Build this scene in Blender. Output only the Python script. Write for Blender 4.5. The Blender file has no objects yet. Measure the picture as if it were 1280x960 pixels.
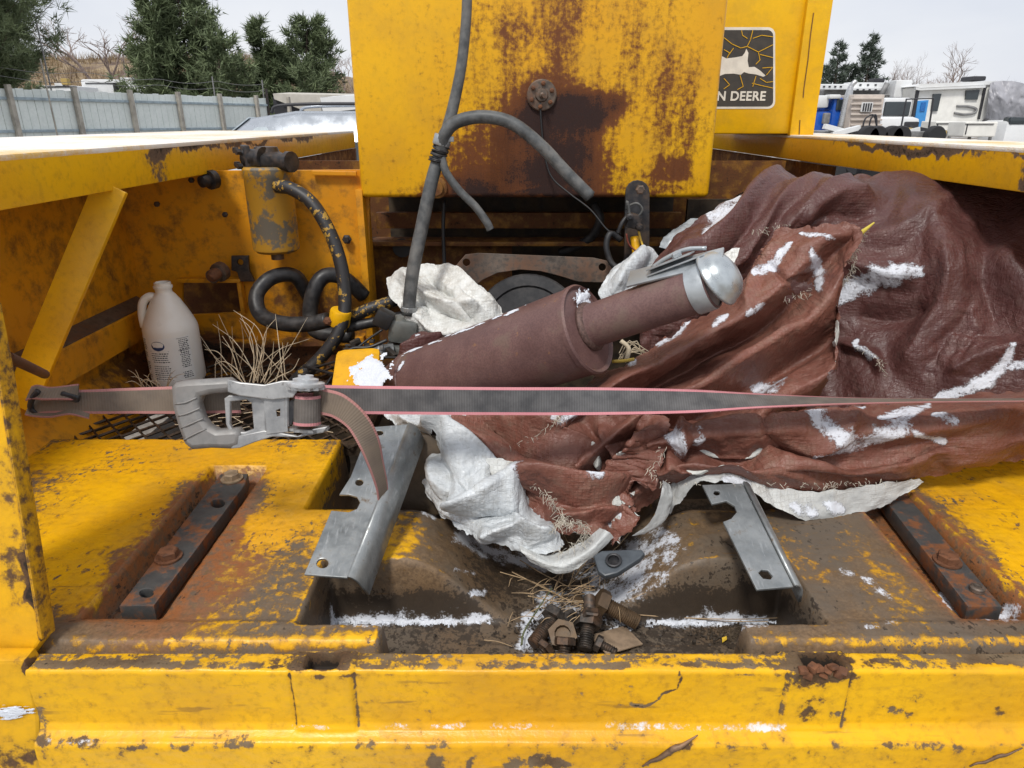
import bpy, bmesh, math, random
import numpy as np
from mathutils import Vector, Matrix

random.seed(7)
rng = np.random.default_rng(7)
scn = bpy.context.scene
COL = scn.collection
PI = math.pi

# ------------------------------------------------------------------ camera
EYE = 0.70            # camera above the machine's deck (deck top = z 0, ground = z -1.2)
GROUND = -1.20
FPX = 860.0           # focal length in pixels of a 1280 px wide picture
TH = math.radians(21.0)
CT, ST = math.cos(TH), math.sin(TH)
cam_d = bpy.data.cameras.new('camera')
cam_d.sensor_width = 36.0
cam_d.lens = 36.0 * FPX / 1280.0
cam_d.clip_start = 0.02
cam_d.clip_end = 4000.0
cam = bpy.data.objects.new('camera', cam_d)
COL.objects.link(cam)
cam.location = (0, 0, EYE)
cam.rotation_euler = (PI / 2 - TH, 0, 0)
scn.camera = cam

# ------------------------------------------------------------------ light
world = bpy.data.worlds.new('World')
scn.world = world
world.use_nodes = True
SUN_EL, SUN_ROT = math.radians(55), math.radians(200)
wn, wl = world.node_tree.nodes, world.node_tree.links
wn.clear()
w_out = wn.new('ShaderNodeOutputWorld')
w_bg = wn.new('ShaderNodeBackground')
w_sky = wn.new('ShaderNodeTexSky')
w_sky.sky_type = 'NISHITA'
w_sky.sun_disc = False
w_sky.sun_elevation = SUN_EL
w_sky.sun_rotation = SUN_ROT
w_sky.air_density = 1.2
w_sky.dust_density = 3.0
w_tc = wn.new('ShaderNodeTexCoord')
w_map = wn.new('ShaderNodeMapping')
w_map.inputs['Scale'].default_value = (1.0, 1.0, 3.2)
w_n = wn.new('ShaderNodeTexNoise')
w_n.inputs['Scale'].default_value = 2.6
w_n.inputs['Detail'].default_value = 5
w_n.inputs['Roughness'].default_value = 0.5
w_r = wn.new('ShaderNodeMapRange')
w_r.inputs['From Min'].default_value = 0.35
w_r.inputs['From Max'].default_value = 0.68
w_r.inputs['To Min'].default_value = 0.0
w_r.inputs['To Max'].default_value = 1.0
w_cl = wn.new('ShaderNodeMix')
w_cl.data_type = 'RGBA'
w_cl.inputs[6].default_value = (6.0, 6.25, 6.9, 1)      # thin blue-grey cloud
w_cl.inputs[7].default_value = (7.2, 7.3, 7.6, 1)      # bright cloud
w_mx = wn.new('ShaderNodeMix')
w_mx.data_type = 'RGBA'
w_mx.inputs[0].default_value = 0.9                        # overcast: cloud over most of the blue
wl.new(w_tc.outputs['Generated'], w_map.inputs['Vector'])
wl.new(w_map.outputs[0], w_n.inputs['Vector'])
wl.new(w_n.outputs['Fac'], w_r.inputs['Value'])
wl.new(w_r.outputs[0], w_cl.inputs[0])
wl.new(w_sky.outputs[0], w_mx.inputs[6])
wl.new(w_cl.outputs[2], w_mx.inputs[7])
wl.new(w_mx.outputs[2], w_bg.inputs['Color'])
w_bg.inputs['Strength'].default_value = 0.075
wl.new(w_bg.outputs[0], w_out.inputs['Surface'])

sun_d = bpy.data.lights.new('sun', 'SUN')
sun_d.energy = 1.5
sun_d.angle = math.radians(11)
sun_d.color = (1.0, 0.965, 0.91)
sun = bpy.data.objects.new('sun', sun_d)
COL.objects.link(sun)
# light comes from behind and left of the camera, high
_sd = Vector((-math.sin(math.radians(20)) * math.cos(SUN_EL), -math.cos(math.radians(20)) * math.cos(SUN_EL), math.sin(SUN_EL)))
sun.rotation_euler = _sd.to_track_quat('Z', 'Y').to_euler()
sun.location = (0, 0, 30)

scn.view_settings.view_transform = 'Standard'
scn.view_settings.look = 'None'
scn.view_settings.exposure = 0.80
scn.view_settings.gamma = 1.0
scn.view_settings.use_curve_mapping = False
scn.render.engine = 'CYCLES'
scn.cycles.max_bounces = 6
scn.cycles.diffuse_bounces = 3
scn.cycles.glossy_bounces = 3
scn.cycles.transparent_max_bounces = 6

# ------------------------------------------------------------------ picture point -> place
def ray(px, py):
    a = (px - 640.0) / FPX
    b = (480.0 - py) / FPX
    return Vector((a, CT + b * ST, -ST + b * CT))     # per unit of depth
O = Vector((0, 0, EYE))
def onz(px, py, z=0.0):
    r = ray(px, py); return O + r * ((z - EYE) / r.z)
def ony(px, py, y):
    r = ray(px, py); return O + r * (y / r.y)
def onx(px, py, x):
    r = ray(px, py); return O + r * (x / r.x)
def ond(px, py, d):
    return O + ray(px, py) * d
def onplane(px, py, p0, n):
    r = ray(px, py); return O + r * ((p0 - O).dot(n) / r.dot(n))
def ony_np(PX, PY, Y):
    a = (PX - 640.0) / FPX; b = (480.0 - PY) / FPX
    ry = CT + b * ST; rz = -ST + b * CT
    s = Y / ry
    return np.stack([a * s, Y, EYE + rz * s], -1)

# ------------------------------------------------------------------ numpy noise
def _hash(ix, iy, seed):
    h = (ix.astype(np.int64) * 374761393 + iy.astype(np.int64) * 668265263 + seed * 1442695041) & 0xFFFFFFFF
    h = ((h ^ (h >> 13)) * 1274126177) & 0xFFFFFFFF
    return h ^ (h >> 16)
def perlin(x, y, seed=0):
    x = np.asarray(x, float); y = np.asarray(y, float)
    ix = np.floor(x); iy = np.floor(y)
    fx = x - ix; fy = y - iy
    u = fx * fx * fx * (fx * (fx * 6 - 15) + 10); v = fy * fy * fy * (fy * (fy * 6 - 15) + 10)
    def g(dx, dy):
        a = (_hash(ix + dx, iy + dy, seed) % 4096) / 4096.0 * 2 * PI
        return np.cos(a) * (fx - dx) + np.sin(a) * (fy - dy)
    n0 = g(0, 0) * (1 - u) + g(1, 0) * u
    n1 = g(0, 1) * (1 - u) + g(1, 1) * u
    return (n0 * (1 - v) + n1 * v) * 1.5
def fbm(x, y, seed=0, oct=4, gain=0.5):
    s = 0.0; a = 1.0; f = 1.0
    for k in range(oct):
        s = s + a * perlin(x * f, y * f, seed + k * 17); a *= gain; f *= 2.03
    return s
def ridged(x, y, seed=0, oct=3):
    s = 0.0; a = 1.0; f = 1.0
    for k in range(oct):
        s = s + a * (1 - np.abs(perlin(x * f, y * f, seed + k * 31)) * 2); a *= 0.5; f *= 2.1
    return s
def facets(x, y, seed=0, q=.55, g=.9):
    """creased sheet: the upper envelope of randomly tilted patches - flat facets that meet in sharp folds"""
    ix = np.floor(x); iy = np.floor(y); best = np.full(np.shape(x), -9.0)
    for a in (-1, 0, 1):
        for b in (-1, 0, 1):
            h1 = _hash(ix + a, iy + b, seed); h2 = _hash(ix + a, iy + b, seed + 101)
            jx = (h1 % 1024) / 1024.0; jy = ((h1 >> 10) % 1024) / 1024.0; an = (h2 % 1024) / 1024.0 * 2 * PI; gm = g * (.3 + .7 * ((h2 >> 10) % 1024) / 1024.0)
            dx_ = x - (ix + a + jx); dy_ = y - (iy + b + jy)
            best = np.maximum(best, gm * (np.cos(an) * dx_ + np.sin(an) * dy_) - q * (dx_ * dx_ + dy_ * dy_) * 1.6)
    return best
def sstep(a, b, x):
    t = np.clip((x - a) / (b - a), 0, 1); return t * t * (3 - 2 * t)

# ------------------------------------------------------------------ objects
def tag(o, label=None, cat=None, group=None, kind=None):
    if label: o['label'] = label
    if cat: o['category'] = cat
    if group: o['group'] = group
    if kind: o['kind'] = kind
    return o
def empty(name, loc=(0, 0, 0), label=None, cat=None, group=None):
    o = bpy.data.objects.new(name, None); COL.objects.link(o)
    o.location = loc; o.empty_display_size = 0.1
    return tag(o, label, cat, group)
def link_mesh(name, me, mat, parent=None, smooth=False):
    if mat is not None and not me.materials: me.materials.append(mat)
    if smooth is True:
        me.shade_smooth()
    elif smooth:
        me.shade_smooth()
        try: me.set_sharp_from_angle(angle=math.radians(smooth))
        except Exception: pass
    o = bpy.data.objects.new(name, me); COL.objects.link(o)
    if parent is not None:
        o.parent = parent
        o.matrix_parent_inverse = world_of(parent).inverted()
    return o
def world_of(o):
    m = Matrix.LocRotScale(o.location, o.rotation_euler, o.scale)
    if o.parent is not None:
        return world_of(o.parent) @ o.matrix_parent_inverse @ m
    return m
def mesh(name, verts, faces, mat, parent=None, smooth=False):
    me = bpy.data.meshes.new(name)
    me.from_pydata([tuple(v) for v in verts], [], faces); me.update()
    return link_mesh(name, me, mat, parent, smooth)
def copy_tree(o, parent=None):
    c = o.copy(); COL.objects.link(c)
    if parent is not None: c.parent = parent
    for ch in [x for x in bpy.data.objects if x.parent is o]:
        copy_tree(ch, c)
    return c

class MB:
    """collects shapes for one mesh"""
    def __init__(s): s.v = []; s.f = []
    def add(s, vs, fs):
        b = len(s.v); s.v += [Vector(v) for v in vs]; s.f += [tuple(b + i for i in f) for f in fs]; return s
    def box(s, c, size, rot=None, bev=0.0):
        bm = bmesh.new(); bmesh.ops.create_cube(bm, size=1.0)
        bmesh.ops.scale(bm, vec=size, verts=bm.verts)
        if bev > 0: bmesh.ops.bevel(bm, geom=bm.edges[:], offset=bev, segments=2, affect='EDGES', profile=0.6)
        m = Matrix.Translation(Vector(c)) @ (rot.to_4x4() if rot is not None else Matrix())
        bm.transform(m); s.bm(bm); bm.free(); return s
    def bm(s, bm):
        bm.verts.ensure_lookup_table()
        for i, v in enumerate(bm.verts): v.index = i
        s.add([v.co.copy() for v in bm.verts], [tuple(v.index for v in f.verts) for f in bm.faces]); return s
    def beam(s, a, b, w, h, up=(0, 0, 1), bev=0.0):
        a = Vector(a); b = Vector(b); d = (b - a); L = d.length; d.normalize()
        u = Vector(up); x = d.cross(u)
        if x.length < 1e-6: x = d.cross(Vector((1, 0, 0)))
        x.normalize(); z = x.cross(d)
        R = Matrix((x, d, z)).transposed()
        return s.box((a + b) / 2, (w, L, h), R, bev)
    def tube(s, pts, r, seg=10, n=None, cap=True, ref=(0.3, 0.2, 0.9)):
        P = [Vector(p) for p in pts]
        if n: P = [Vector(p) for p in crom(np.array([tuple(p) for p in P]), n)]
        k = len(P)
        rr = r if hasattr(r, '__len__') else [r] * k
        if len(rr) != k: rr = list(np.interp(np.linspace(0, 1, k), np.linspace(0, 1, len(rr)), rr))
        T = [(P[min(i + 1, k - 1)] - P[max(i - 1, 0)]).normalized() for i in range(k)]
        x = T[0].cross(Vector(ref)); x.normalize()
        vs, fs = [], []
        for i in range(k):
            x = (x - T[i] * x.dot(T[i])).normalized(); y = T[i].cross(x)
            for j in range(seg):
                a = 2 * PI * j / seg
                vs.append(P[i] + (x * math.cos(a) + y * math.sin(a)) * rr[i])
        for i in range(k - 1):
            for j in range(seg):
                j2 = (j + 1) % seg
                fs.append((i * seg + j, i * seg + j2, (i + 1) * seg + j2, (i + 1) * seg + j))
        if cap:
            fs.append(tuple(range(seg - 1, -1, -1))); fs.append(tuple((k - 1) * seg + j for j in range(seg)))
        return s.add(vs, fs)
    def lathe(s, prof, base, axis, seg=32, sx=1.0, ref=None):
        """prof: (radius, height) along axis from base"""
        a = Vector(axis).normalized(); r0 = Vector(ref) if ref else (Vector((0, 0, 1)) if abs(a.z) < 0.9 else Vector((1, 0, 0)))
        x = a.cross(r0).normalized(); y = a.cross(x)
        base = Vector(base); vs, fs = [], []
        for r, h in prof:
            for j in range(seg):
                t = 2 * PI * j / seg
                vs.append(base + a * h + (x * math.cos(t) * sx + y * math.sin(t)) * r)
        k = len(prof)
        for i in range(k - 1):
            for j in range(seg):
                j2 = (j + 1) % seg
                fs.append((i * seg + j, (i + 1) * seg + j, (i + 1) * seg + j2, i * seg + j2))
        if prof[0][0] > 1e-5: fs.append(tuple(range(seg)))
        if prof[-1][0] > 1e-5: fs.append(tuple((k - 1) * seg + j for j in range(seg - 1, -1, -1)))
        return s.add(vs, fs)
    def build(s, name, mat, parent=None, smooth=False):
        me = bpy.data.meshes.new(name)
        me.from_pydata([tuple(v) for v in s.v], [], s.f)
        bm = bmesh.new(); bm.from_mesh(me); bmesh.ops.recalc_face_normals(bm, faces=bm.faces); bm.to_mesh(me); bm.free()
        me.update()
        return link_mesh(name, me, mat, parent, smooth)

def crom(P, n):
    P = np.asarray(P, float); k = len(P)
    if k == 2: 
        t = np.linspace(0, 1, n).reshape((-1,) + (1,) * (P.ndim - 1)); return P[0][None] * (1 - t) + P[1][None] * t
    t = np.linspace(0, k - 1, n); i = np.clip(np.floor(t).astype(int), 0, k - 2); u = (t - i)
    u = u.reshape((-1,) + (1,) * (P.ndim - 1))
    Q = np.concatenate([(2 * P[0] - P[1])[None], P, (2 * P[-1] - P[-2])[None]])
    p0, p1, p2, p3 = Q[i], Q[i + 1], Q[i + 2], Q[i + 3]
    return 0.5 * ((2 * p1) + (-p0 + p2) * u + (2 * p0 - 5 * p1 + 4 * p2 - p3) * u ** 2 + (-p0 + 3 * p1 - 3 * p2 + p3) * u ** 3)

def plate(name, outlines, p0, xa, ya, thick, mat, parent=None, bev=0.0012, smooth=40):
    """outlines (2-D, first is the outside, the others are holes) cut from a plate lying in the plane p0, xa, ya; grows away along -normal"""
    cu = bpy.data.curves.new('tmp', 'CURVE'); cu.dimensions = '2D'; cu.fill_mode = 'BOTH'
    for ol in outlines:
        sp = cu.splines.new('POLY'); sp.points.add(len(ol) - 1)
        for i, q in enumerate(ol): sp.points[i].co = (q[0], q[1], 0, 1)
        sp.use_cyclic_u = True
    cu.extrude = max(thick / 2 - bev, 1e-5); cu.bevel_depth = bev; cu.bevel_resolution = 1; cu.offset = -bev
    ob = bpy.data.objects.new('tmp', cu); COL.objects.link(ob)
    me = bpy.data.meshes.new_from_object(ob.evaluated_get(bpy.context.evaluated_depsgraph_get()))
    bpy.data.objects.remove(ob); bpy.data.curves.remove(cu)
    xa = Vector(xa).normalized(); ya = Vector(ya); ya = (ya - xa * ya.dot(xa)).normalized(); n = xa.cross(ya)
    R = Matrix((xa, ya, n)).transposed().to_4x4()
    me.transform(Matrix.Translation(Vector(p0) - n * (thick / 2)) @ R)
    me.name = name; me.materials.clear()
    return link_mesh(name, me, mat, parent, smooth)
def plate_px(name, pxs, holes, p0, n, thick, mat, parent=None, bev=0.0012, smooth=40):
    """the same, outlines given where they are seen in the picture on the plane through p0 with normal n (towards the viewer)"""
    n = Vector(n).normalized(); p0 = Vector(p0)
    xa = Vector((1, 0, 0)); xa = (xa - n * xa.dot(n)).normalized(); ya = n.cross(xa)
    def cv(ol):
        r = []
        for q in ol:
            w = onplane(q[0], q[1], p0, n) - p0
            r.append((w.dot(xa), w.dot(ya)))
        return r
    return plate(name, [cv(pxs)] + [cv(h) for h in holes], p0, xa, ya, thick, mat, parent, bev, smooth)
def circ(cx, cy, rx, ry=None, n=14, rot=0.0):
    ry = ry or rx
    c, s_ = math.cos(rot), math.sin(rot)
    return [(cx + rx * math.cos(2 * PI * k / n) * c - ry * math.sin(2 * PI * k / n) * s_, cy + rx * math.cos(2 * PI * k / n) * s_ + ry * math.sin(2 * PI * k / n) * c) for k in range(n)]
def arc(cx, cy, r, a0, a1, n=8):
    return [(cx + r * math.cos(math.radians(a0 + (a1 - a0) * k / n)), cy + r * math.sin(math.radians(a0 + (a1 - a0) * k / n))) for k in range(n + 1)]
def rrect(x0, y0, x1, y1, r, n=5):
    return arc(x1 - r, y1 - r, r, 0, 90, n) + arc(x0 + r, y1 - r, r, 90, 180, n) + arc(x0 + r, y0 + r, r, 180, 270, n) + arc(x1 - r, y0 + r, r, 270, 360, n)

def grid_obj(name, P, mat, parent=None, keep=None, attrs=None, smooth=True, flip=False):
    """P: (nv, nu, 3) array"""
    nv, nu = P.shape[:2]
    idx = np.arange(nv * nu).reshape(nv, nu)
    q = np.stack([idx[:-1, :-1], idx[:-1, 1:], idx[1:, 1:], idx[1:, :-1]], -1)
    if flip: q = q[..., ::-1]
    if keep is not None: q = q[keep]
    q = q.reshape(-1, 4)
    used = np.unique(q); remap = -np.ones(nv * nu, int); remap[used] = np.arange(len(used))
    V = P.reshape(-1, 3)[used]; q = remap[q]
    me = bpy.data.meshes.new(name)
    me.vertices.add(len(V)); me.vertices.foreach_set('co', V.astype(np.float32).ravel())
    me.loops.add(q.size); me.loops.foreach_set('vertex_index', q.astype(np.int32).ravel())
    me.polygons.add(len(q)); me.polygons.foreach_set('loop_start', np.arange(0, q.size, 4, dtype=np.int32))
    try: me.polygons.foreach_set('loop_total', np.full(len(q), 4, np.int32))
    except Exception: pass
    me.update(calc_edges=True); me.validate()
    for k, a in (attrs or {}).items():
        at = me.attributes.new(k, 'FLOAT', 'POINT'); at.data.foreach_set('value', np.asarray(a, np.float32).reshape(-1)[used])
    return link_mesh(name, me, mat, parent, smooth)

# ------------------------------------------------------------------ node materials
class NT:
    def __init__(s, name):
        s.m = bpy.data.materials.new(name); s.m.use_nodes = True
        s.t = s.m.node_tree; s.t.nodes.clear()
        s.out = s.t.nodes.new('ShaderNodeOutputMaterial'); s.b = s.t.nodes.new('ShaderNodeBsdfPrincipled')
        s.t.links.new(s.b.outputs[0], s.out.inputs[0])
        s._pos = None
    def n(s, typ, **kw):
        nd = s.t.nodes.new('ShaderNode' + typ)
        for k, v in kw.items(): setattr(nd, k, v)
        return nd
    def put(s, sock, v):
        if isinstance(v, bpy.types.NodeSocket): s.t.links.new(v, sock)
        elif v is not None:
            if sock.type == 'RGBA' and len(v) == 3: v = (*v, 1)
            sock.default_value = v
    def math(s, op, a, b=None, c=None, clamp=False):
        nd = s.n('Math', operation=op, use_clamp=clamp); s.put(nd.inputs[0], a)
        if b is not None: s.put(nd.inputs[1], b)
        if c is not None: s.put(nd.inputs[2], c)
        return nd.outputs[0]
    def vmath(s, op, a, b=None):
        nd = s.n('VectorMath', operation=op); s.put(nd.inputs[0], a)
        if b is not None: s.put(nd.inputs[1], b)
        return nd.outputs['Value'] if op in ('LENGTH', 'DISTANCE', 'DOT_PRODUCT') else nd.outputs[0]
    @property
    def pos(s):
        if s._pos is None: s._pos = s.n('NewGeometry').outputs['Position']
        return s._pos
    def objpos(s): return s.n('TexCoord').outputs['Object']
    def attr(s, name): return s.n('Attribute', attribute_name=name).outputs['Fac']
    def noise(s, scale, detail=4, rough=0.55, vec=None, dist=0.0, color=False):
        nd = s.n('TexNoise'); s.put(nd.inputs['Vector'], vec if vec is not None else s.pos)
        nd.inputs['Scale'].default_value = scale; nd.inputs['Detail'].default_value = detail
        nd.inputs['Roughness'].default_value = rough; nd.inputs['Distortion'].default_value = dist
        return nd.outputs['Color' if color else 'Fac']
    def voro(s, scale, feature='F1', vec=None, rand=1.0):
        nd = s.n('TexVoronoi', feature=feature); s.put(nd.inputs['Vector'], vec if vec is not None else s.pos)
        nd.inputs['Scale'].default_value = scale; nd.inputs['Randomness'].default_value = rand
        return nd.outputs['Distance']
    def scaled(s, sc, vec=None): return s.vmath('MULTIPLY', vec if vec is not None else s.pos, sc)
    def mr(s, v, a, b, c=0.0, d=1.0, smooth=True):
        nd = s.n('MapRange', interpolation_type='SMOOTHSTEP' if smooth else 'LINEAR')
        s.put(nd.inputs['Value'], v); s.put(nd.inputs['From Min'], a); s.put(nd.inputs['From Max'], b); s.put(nd.inputs['To Min'], c); s.put(nd.inputs['To Max'], d)
        return nd.outputs[0]
    def mix(s, f, a, b, blend='MIX'):
        nd = s.n('Mix', data_type='RGBA', blend_type=blend); s.put(nd.inputs[0], f); s.put(nd.inputs[6], a); s.put(nd.inputs[7], b); return nd.outputs[2]
    def ramp(s, v, stops):
        nd = s.n('ValToRGB'); s.put(nd.inputs[0], v); e = nd.color_ramp.elements
        while len(e) < len(stops): e.new(0.5)
        for k, (p, c) in enumerate(stops): e[k].position = p; e[k].color = (*c, 1)
        return nd.outputs[0]
    def bump(s, h, strength=0.3, dist=0.002, nrm=None):
        nd = s.n('Bump'); s.put(nd.inputs['Height'], h); nd.inputs['Strength'].default_value = strength; nd.inputs['Distance'].default_value = dist
        if nrm is not None: s.put(nd.inputs['Normal'], nrm)
        return nd.outputs[0]
    def set(s, color=None, rough=None, metal=None, normal=None, spec=None, **kw):
        for k, v in (('Base Color', color), ('Roughness', rough), ('Metallic', metal), ('Normal', normal), ('Specular IOR Level', spec)):
            if v is not None: s.put(s.b.inputs[k], v)
        for k, v in kw.items(): s.put(s.b.inputs[k.replace('_', ' ')], v)
        return s.m
    def blobs(s, bl):
        acc = None
        wob = s.vmath('MULTIPLY', s.vmath('SUBTRACT', s.noise(5, 4, 0.6, color=True), (0.5, 0.5, 0.5)), (0.16, 0.16, 0.16))
        p = s.vmath('ADD', s.pos, wob)
        for (c, r, a) in bl:
            d = s.vmath('LENGTH', s.vmath('DIVIDE', s.vmath('SUBTRACT', p, tuple(c)), tuple(r)))
            v = s.mr(d, 0.35, 1.15, a, 0.0)
            acc = v if acc is None else s.math('ADD', acc, v)
        return acc

def simple(name, col, rough=0.6, metal=0.0, var=0.25, nscale=30, bump=0.15, bdist=0.001, dirt=None, dirt_amt=0.5, spec=None, trans=None):
    """a plain material with mottling, optional dirt colour and fine relief"""
    t = NT(name)
    n1 = t.noise(nscale, 6, 0.6); n2 = t.noise(nscale * 0.17, 3, 0.5)
    c = t.mix(t.mr(n1, 0.3, 0.7), tuple(x * (1 - var) for x in col), tuple(min(1, x * (1 + var)) for x in col))
    if dirt:
        f = t.math('MULTIPLY', t.mr(t.math('ADD', t.math('MULTIPLY', n1, 0.6), t.math('MULTIPLY', n2, 0.7)), 0.55, 0.85), dirt_amt)
        c = t.mix(f, c, dirt)
    nrm = t.bump(n1, bump, bdist)
    r = t.mr(n1, 0.2, 0.8, max(0.02, rough - 0.12), min(1, rough + 0.12))
    return t.set(c, r, metal, nrm, spec)

SNOWC = (0.70, 0.735, 0.80)
def snow_mask(t, a):
    """thin granular dusting: a = how much snow lies here"""
    g1 = t.noise(34, 5, 0.7); g2 = t.noise(240, 3, 0.7)
    m = t.math('ADD', a, t.math('ADD', t.math('MULTIPLY', t.math('SUBTRACT', g1, .5), 2.6), t.math('MULTIPLY', t.math('SUBTRACT', g2, .5), 1.1)))
    return t.math('MULTIPLY', t.math('MULTIPLY', t.mr(m, 0.45, 0.95), t.mr(a, 0.02, 0.25)), .88)
YEL = (0.79, 0.435, 0.006)
YEL2 = (0.70, 0.345, 0.008)
def paint(name, base=YEL, base2=YEL2, amt=0.0, blobs=None, fine=55, grime=0.25, streak=0.0, rust_a=(0.045, 0.02, 0.010), rust_b=(0.20, 0.075, 0.022), dark=(0.012, 0.009, 0.007), attr=None, rough=0.42, dark_at=0.95, dust=0.0, spec=0.35, chips=1.0, specks=0.0, grime_col=(0.23, 0.105, 0.018), soft_lo=0.0, edge=(0.38, 0.66), snow=None, orange=None, rust_c=None, rust_rough=0.78, n1w=0.45, scratch=0.0, film=0.3):
    """worn machine paint: sound paint, faded and dirty paint, rust where it wore through, oil-dark where it is worst"""
    t = NT(name)
    n1 = t.noise(7, 6, 0.62); n2 = t.noise(fine, 5, 0.68); n3 = t.noise(fine * 4, 3, 0.6); big = t.noise(2.3, 3, 0.5)
    m = t.blobs(blobs) if blobs else None
    base_m = amt
    if m is not None: base_m = t.math('ADD', m, amt)
    if attr: base_m = t.math('ADD', base_m, t.attr(attr)) if not (isinstance(base_m, (int, float))) else t.math('ADD', t.attr(attr), base_m)
    det = t.math('ADD', t.math('MULTIPLY', t.math('SUBTRACT', n1, 0.5), n1w), t.math('MULTIPLY', t.math('SUBTRACT', n2, 0.5), 1.6 * chips))
    if streak:
        st = t.noise(1.0, 5, 0.65, vec=t.scaled((38, 38, 3.2)))
        det = t.math('ADD', det, t.math('MULTIPLY', t.math('SUBTRACT', st, 0.5), streak))
    tt = t.math('ADD', det, base_m)
    if specks:
        sp = t.noise(95, 3, 0.6, vec=t.scaled((1.0, 0.6, 1.0)))
        tt = t.math('ADD', tt, t.math('MULTIPLY', t.mr(sp, 0.54, 0.63), t.math('MULTIPLY', t.mr(n1, 0.40, 0.62), specks)))
    rust = t.mr(tt, edge[0], edge[1])
    soft = t.mr(tt, soft_lo, 0.62)
    drk = t.math('MULTIPLY', t.mr(t.math('ADD', tt, t.math('MULTIPLY', t.math('SUBTRACT', n3, 0.5), 0.8)), dark_at, dark_at + 0.3), 0.9)
    y = t.mix(t.mr(big, 0.3, 0.7), base, base2)
    y = t.mix(t.math('MULTIPLY', t.mr(n2, 0.45, 0.75), 0.35), y, tuple(c * 0.72 for c in base2))
    fm = t.noise(9, 9, 0.72)
    y = t.mix(t.math('MULTIPLY', t.mr(fm, .42, .68), film), y, (.42, .245, .035))
    y = t.mix(t.math('MULTIPLY', soft, grime * 2.2, clamp=True), y, grime_col)
    r = t.ramp(t.math('ADD', t.math('MULTIPLY', n2, 0.55), t.math('MULTIPLY', n3, 0.45)), [(0.3, rust_a), (0.55, tuple((a + b) / 2 for a, b in zip(rust_a, rust_b))), (0.75, rust_b)])
    if rust_c: r = t.mix(t.mr(t.math('ADD', t.math('MULTIPLY', n1, .7), t.math('MULTIPLY', big, .4)), .42, .66), r, t.mix(n2, tuple(x * .75 for x in rust_c), tuple(x * 1.2 for x in rust_c)))
    if orange: r = t.mix(t.math('MULTIPLY', t.attr(orange), t.mr(n2, .3, .6)), r, t.mix(n3, (.16, .055, .018), (.33, .125, .040)))
    c = t.mix(rust, y, r)
    if scratch:
        for rot, sc in ((0.35, (5, 150, 60)), (-0.9, (7, 190, 60))):
            mp = t.n('Mapping'); mp.inputs['Rotation'].default_value = (0, 0, rot); mp.inputs['Scale'].default_value = sc; t.put(mp.inputs['Vector'], t.vmath('ADD', t.pos, t.vmath('MULTIPLY', t.noise(3, 2, .5, color=True), (.02, .02, .02))))
            ln = t.noise(1.0, 2, .5, vec=mp.outputs[0])
            f = t.math('MULTIPLY', t.math('MULTIPLY', t.mr(ln, .66, .72), t.mr(n1, .45, .6)), scratch)
            c = t.mix(f, c, (.16, .085, .03))
    c = t.mix(drk, c, dark)
    if dust:
        up = t.n('SeparateXYZ'); t.put(up.inputs[0], t.n('NewGeometry').outputs['Normal'])
        f = t.math('MULTIPLY', t.math('MULTIPLY', t.mr(up.outputs[2], 0.6, 0.95), t.mr(n1, 0.35, 0.65)), dust)
        c = t.mix(f, c, (0.34, 0.25, 0.12))
    sf = None
    if snow:
        sf = snow_mask(t, t.attr(snow)); c = t.mix(sf, c, SNOWC)
    h = t.math('ADD', t.math('MULTIPLY', rust, -0.7), t.math('ADD', t.math('MULTIPLY', n2, 0.5), t.math('MULTIPLY', n3, 0.35)))
    ro = t.math('ADD', t.mr(rust, 0, 1, rough, rust_rough), t.math('MULTIPLY', t.math('SUBTRACT', n2, 0.5), 0.3))
    return t.set(c, ro, 0.0, t.bump(h, 0.45, 0.0016), spec)
# ================================================================== materials of the machine
def W(px, py, y): return tuple(ony(px, py, y))
M = {}
M['paint_clean'] = paint('paint_clean', amt=0.02, grime=0.1, fine=70, rough=0.36)
M['paint_beam'] = paint('paint_beam', scratch=.5, base=(0.80, 0.445, 0.006), base2=(0.68, 0.325, 0.008), attr='wear', amt=0.05, grime=0.16, fine=60, rough=0.34, rust_a=(0.03, 0.018, 0.010), rust_b=(0.15, 0.075, 0.03), streak=0.2, specks=.14, chips=1.15, edge=(.34, .56), snow='snow', rust_c=(.20, .145, .085))
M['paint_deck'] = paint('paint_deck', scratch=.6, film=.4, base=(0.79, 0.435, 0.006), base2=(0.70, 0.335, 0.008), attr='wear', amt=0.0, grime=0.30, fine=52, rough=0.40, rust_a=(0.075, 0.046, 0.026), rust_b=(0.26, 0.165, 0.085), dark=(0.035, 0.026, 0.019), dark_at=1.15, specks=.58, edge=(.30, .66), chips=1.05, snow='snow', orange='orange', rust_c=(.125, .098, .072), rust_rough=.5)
M['paint_post'] = paint('paint_post', amt=0.16, grime=0.12, fine=38, rough=0.4, rust_a=(0.03, 0.015, 0.009), rust_b=(0.17, 0.09, 0.04),
    blobs=[(W(14, 600, .8), (.05, .2, .06), .25), (W(20, 720, .78), (.05, .2, .07), .35), (W(46, 760, .77), (.016, .2, .10), .75), (W(20, 945, .72), (.08, .2, .05), .42), (W(36, 850, .73), (.012, .2, .12), .5)])
M['paint_edge'] = paint('paint_edge', amt=.42, grime=.3, fine=60, rust_a=(.03, .018, .012), rust_b=(.16, .09, .045))
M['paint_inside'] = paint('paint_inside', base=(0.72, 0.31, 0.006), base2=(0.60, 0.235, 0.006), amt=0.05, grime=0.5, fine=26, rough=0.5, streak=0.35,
    blobs=[(W(300, 455, 2.0), (.5, .2, .07), .65), (W(400, 400, 2.05), (.22, .2, .16), .45), (W(110, 300, 1.8), (.3, .3, .2), .18), (W(340, 230, 2.0), (.14, .2, .12), .3), (W(230, 460, 1.9), (.5, .3, .08), .5)])
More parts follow.
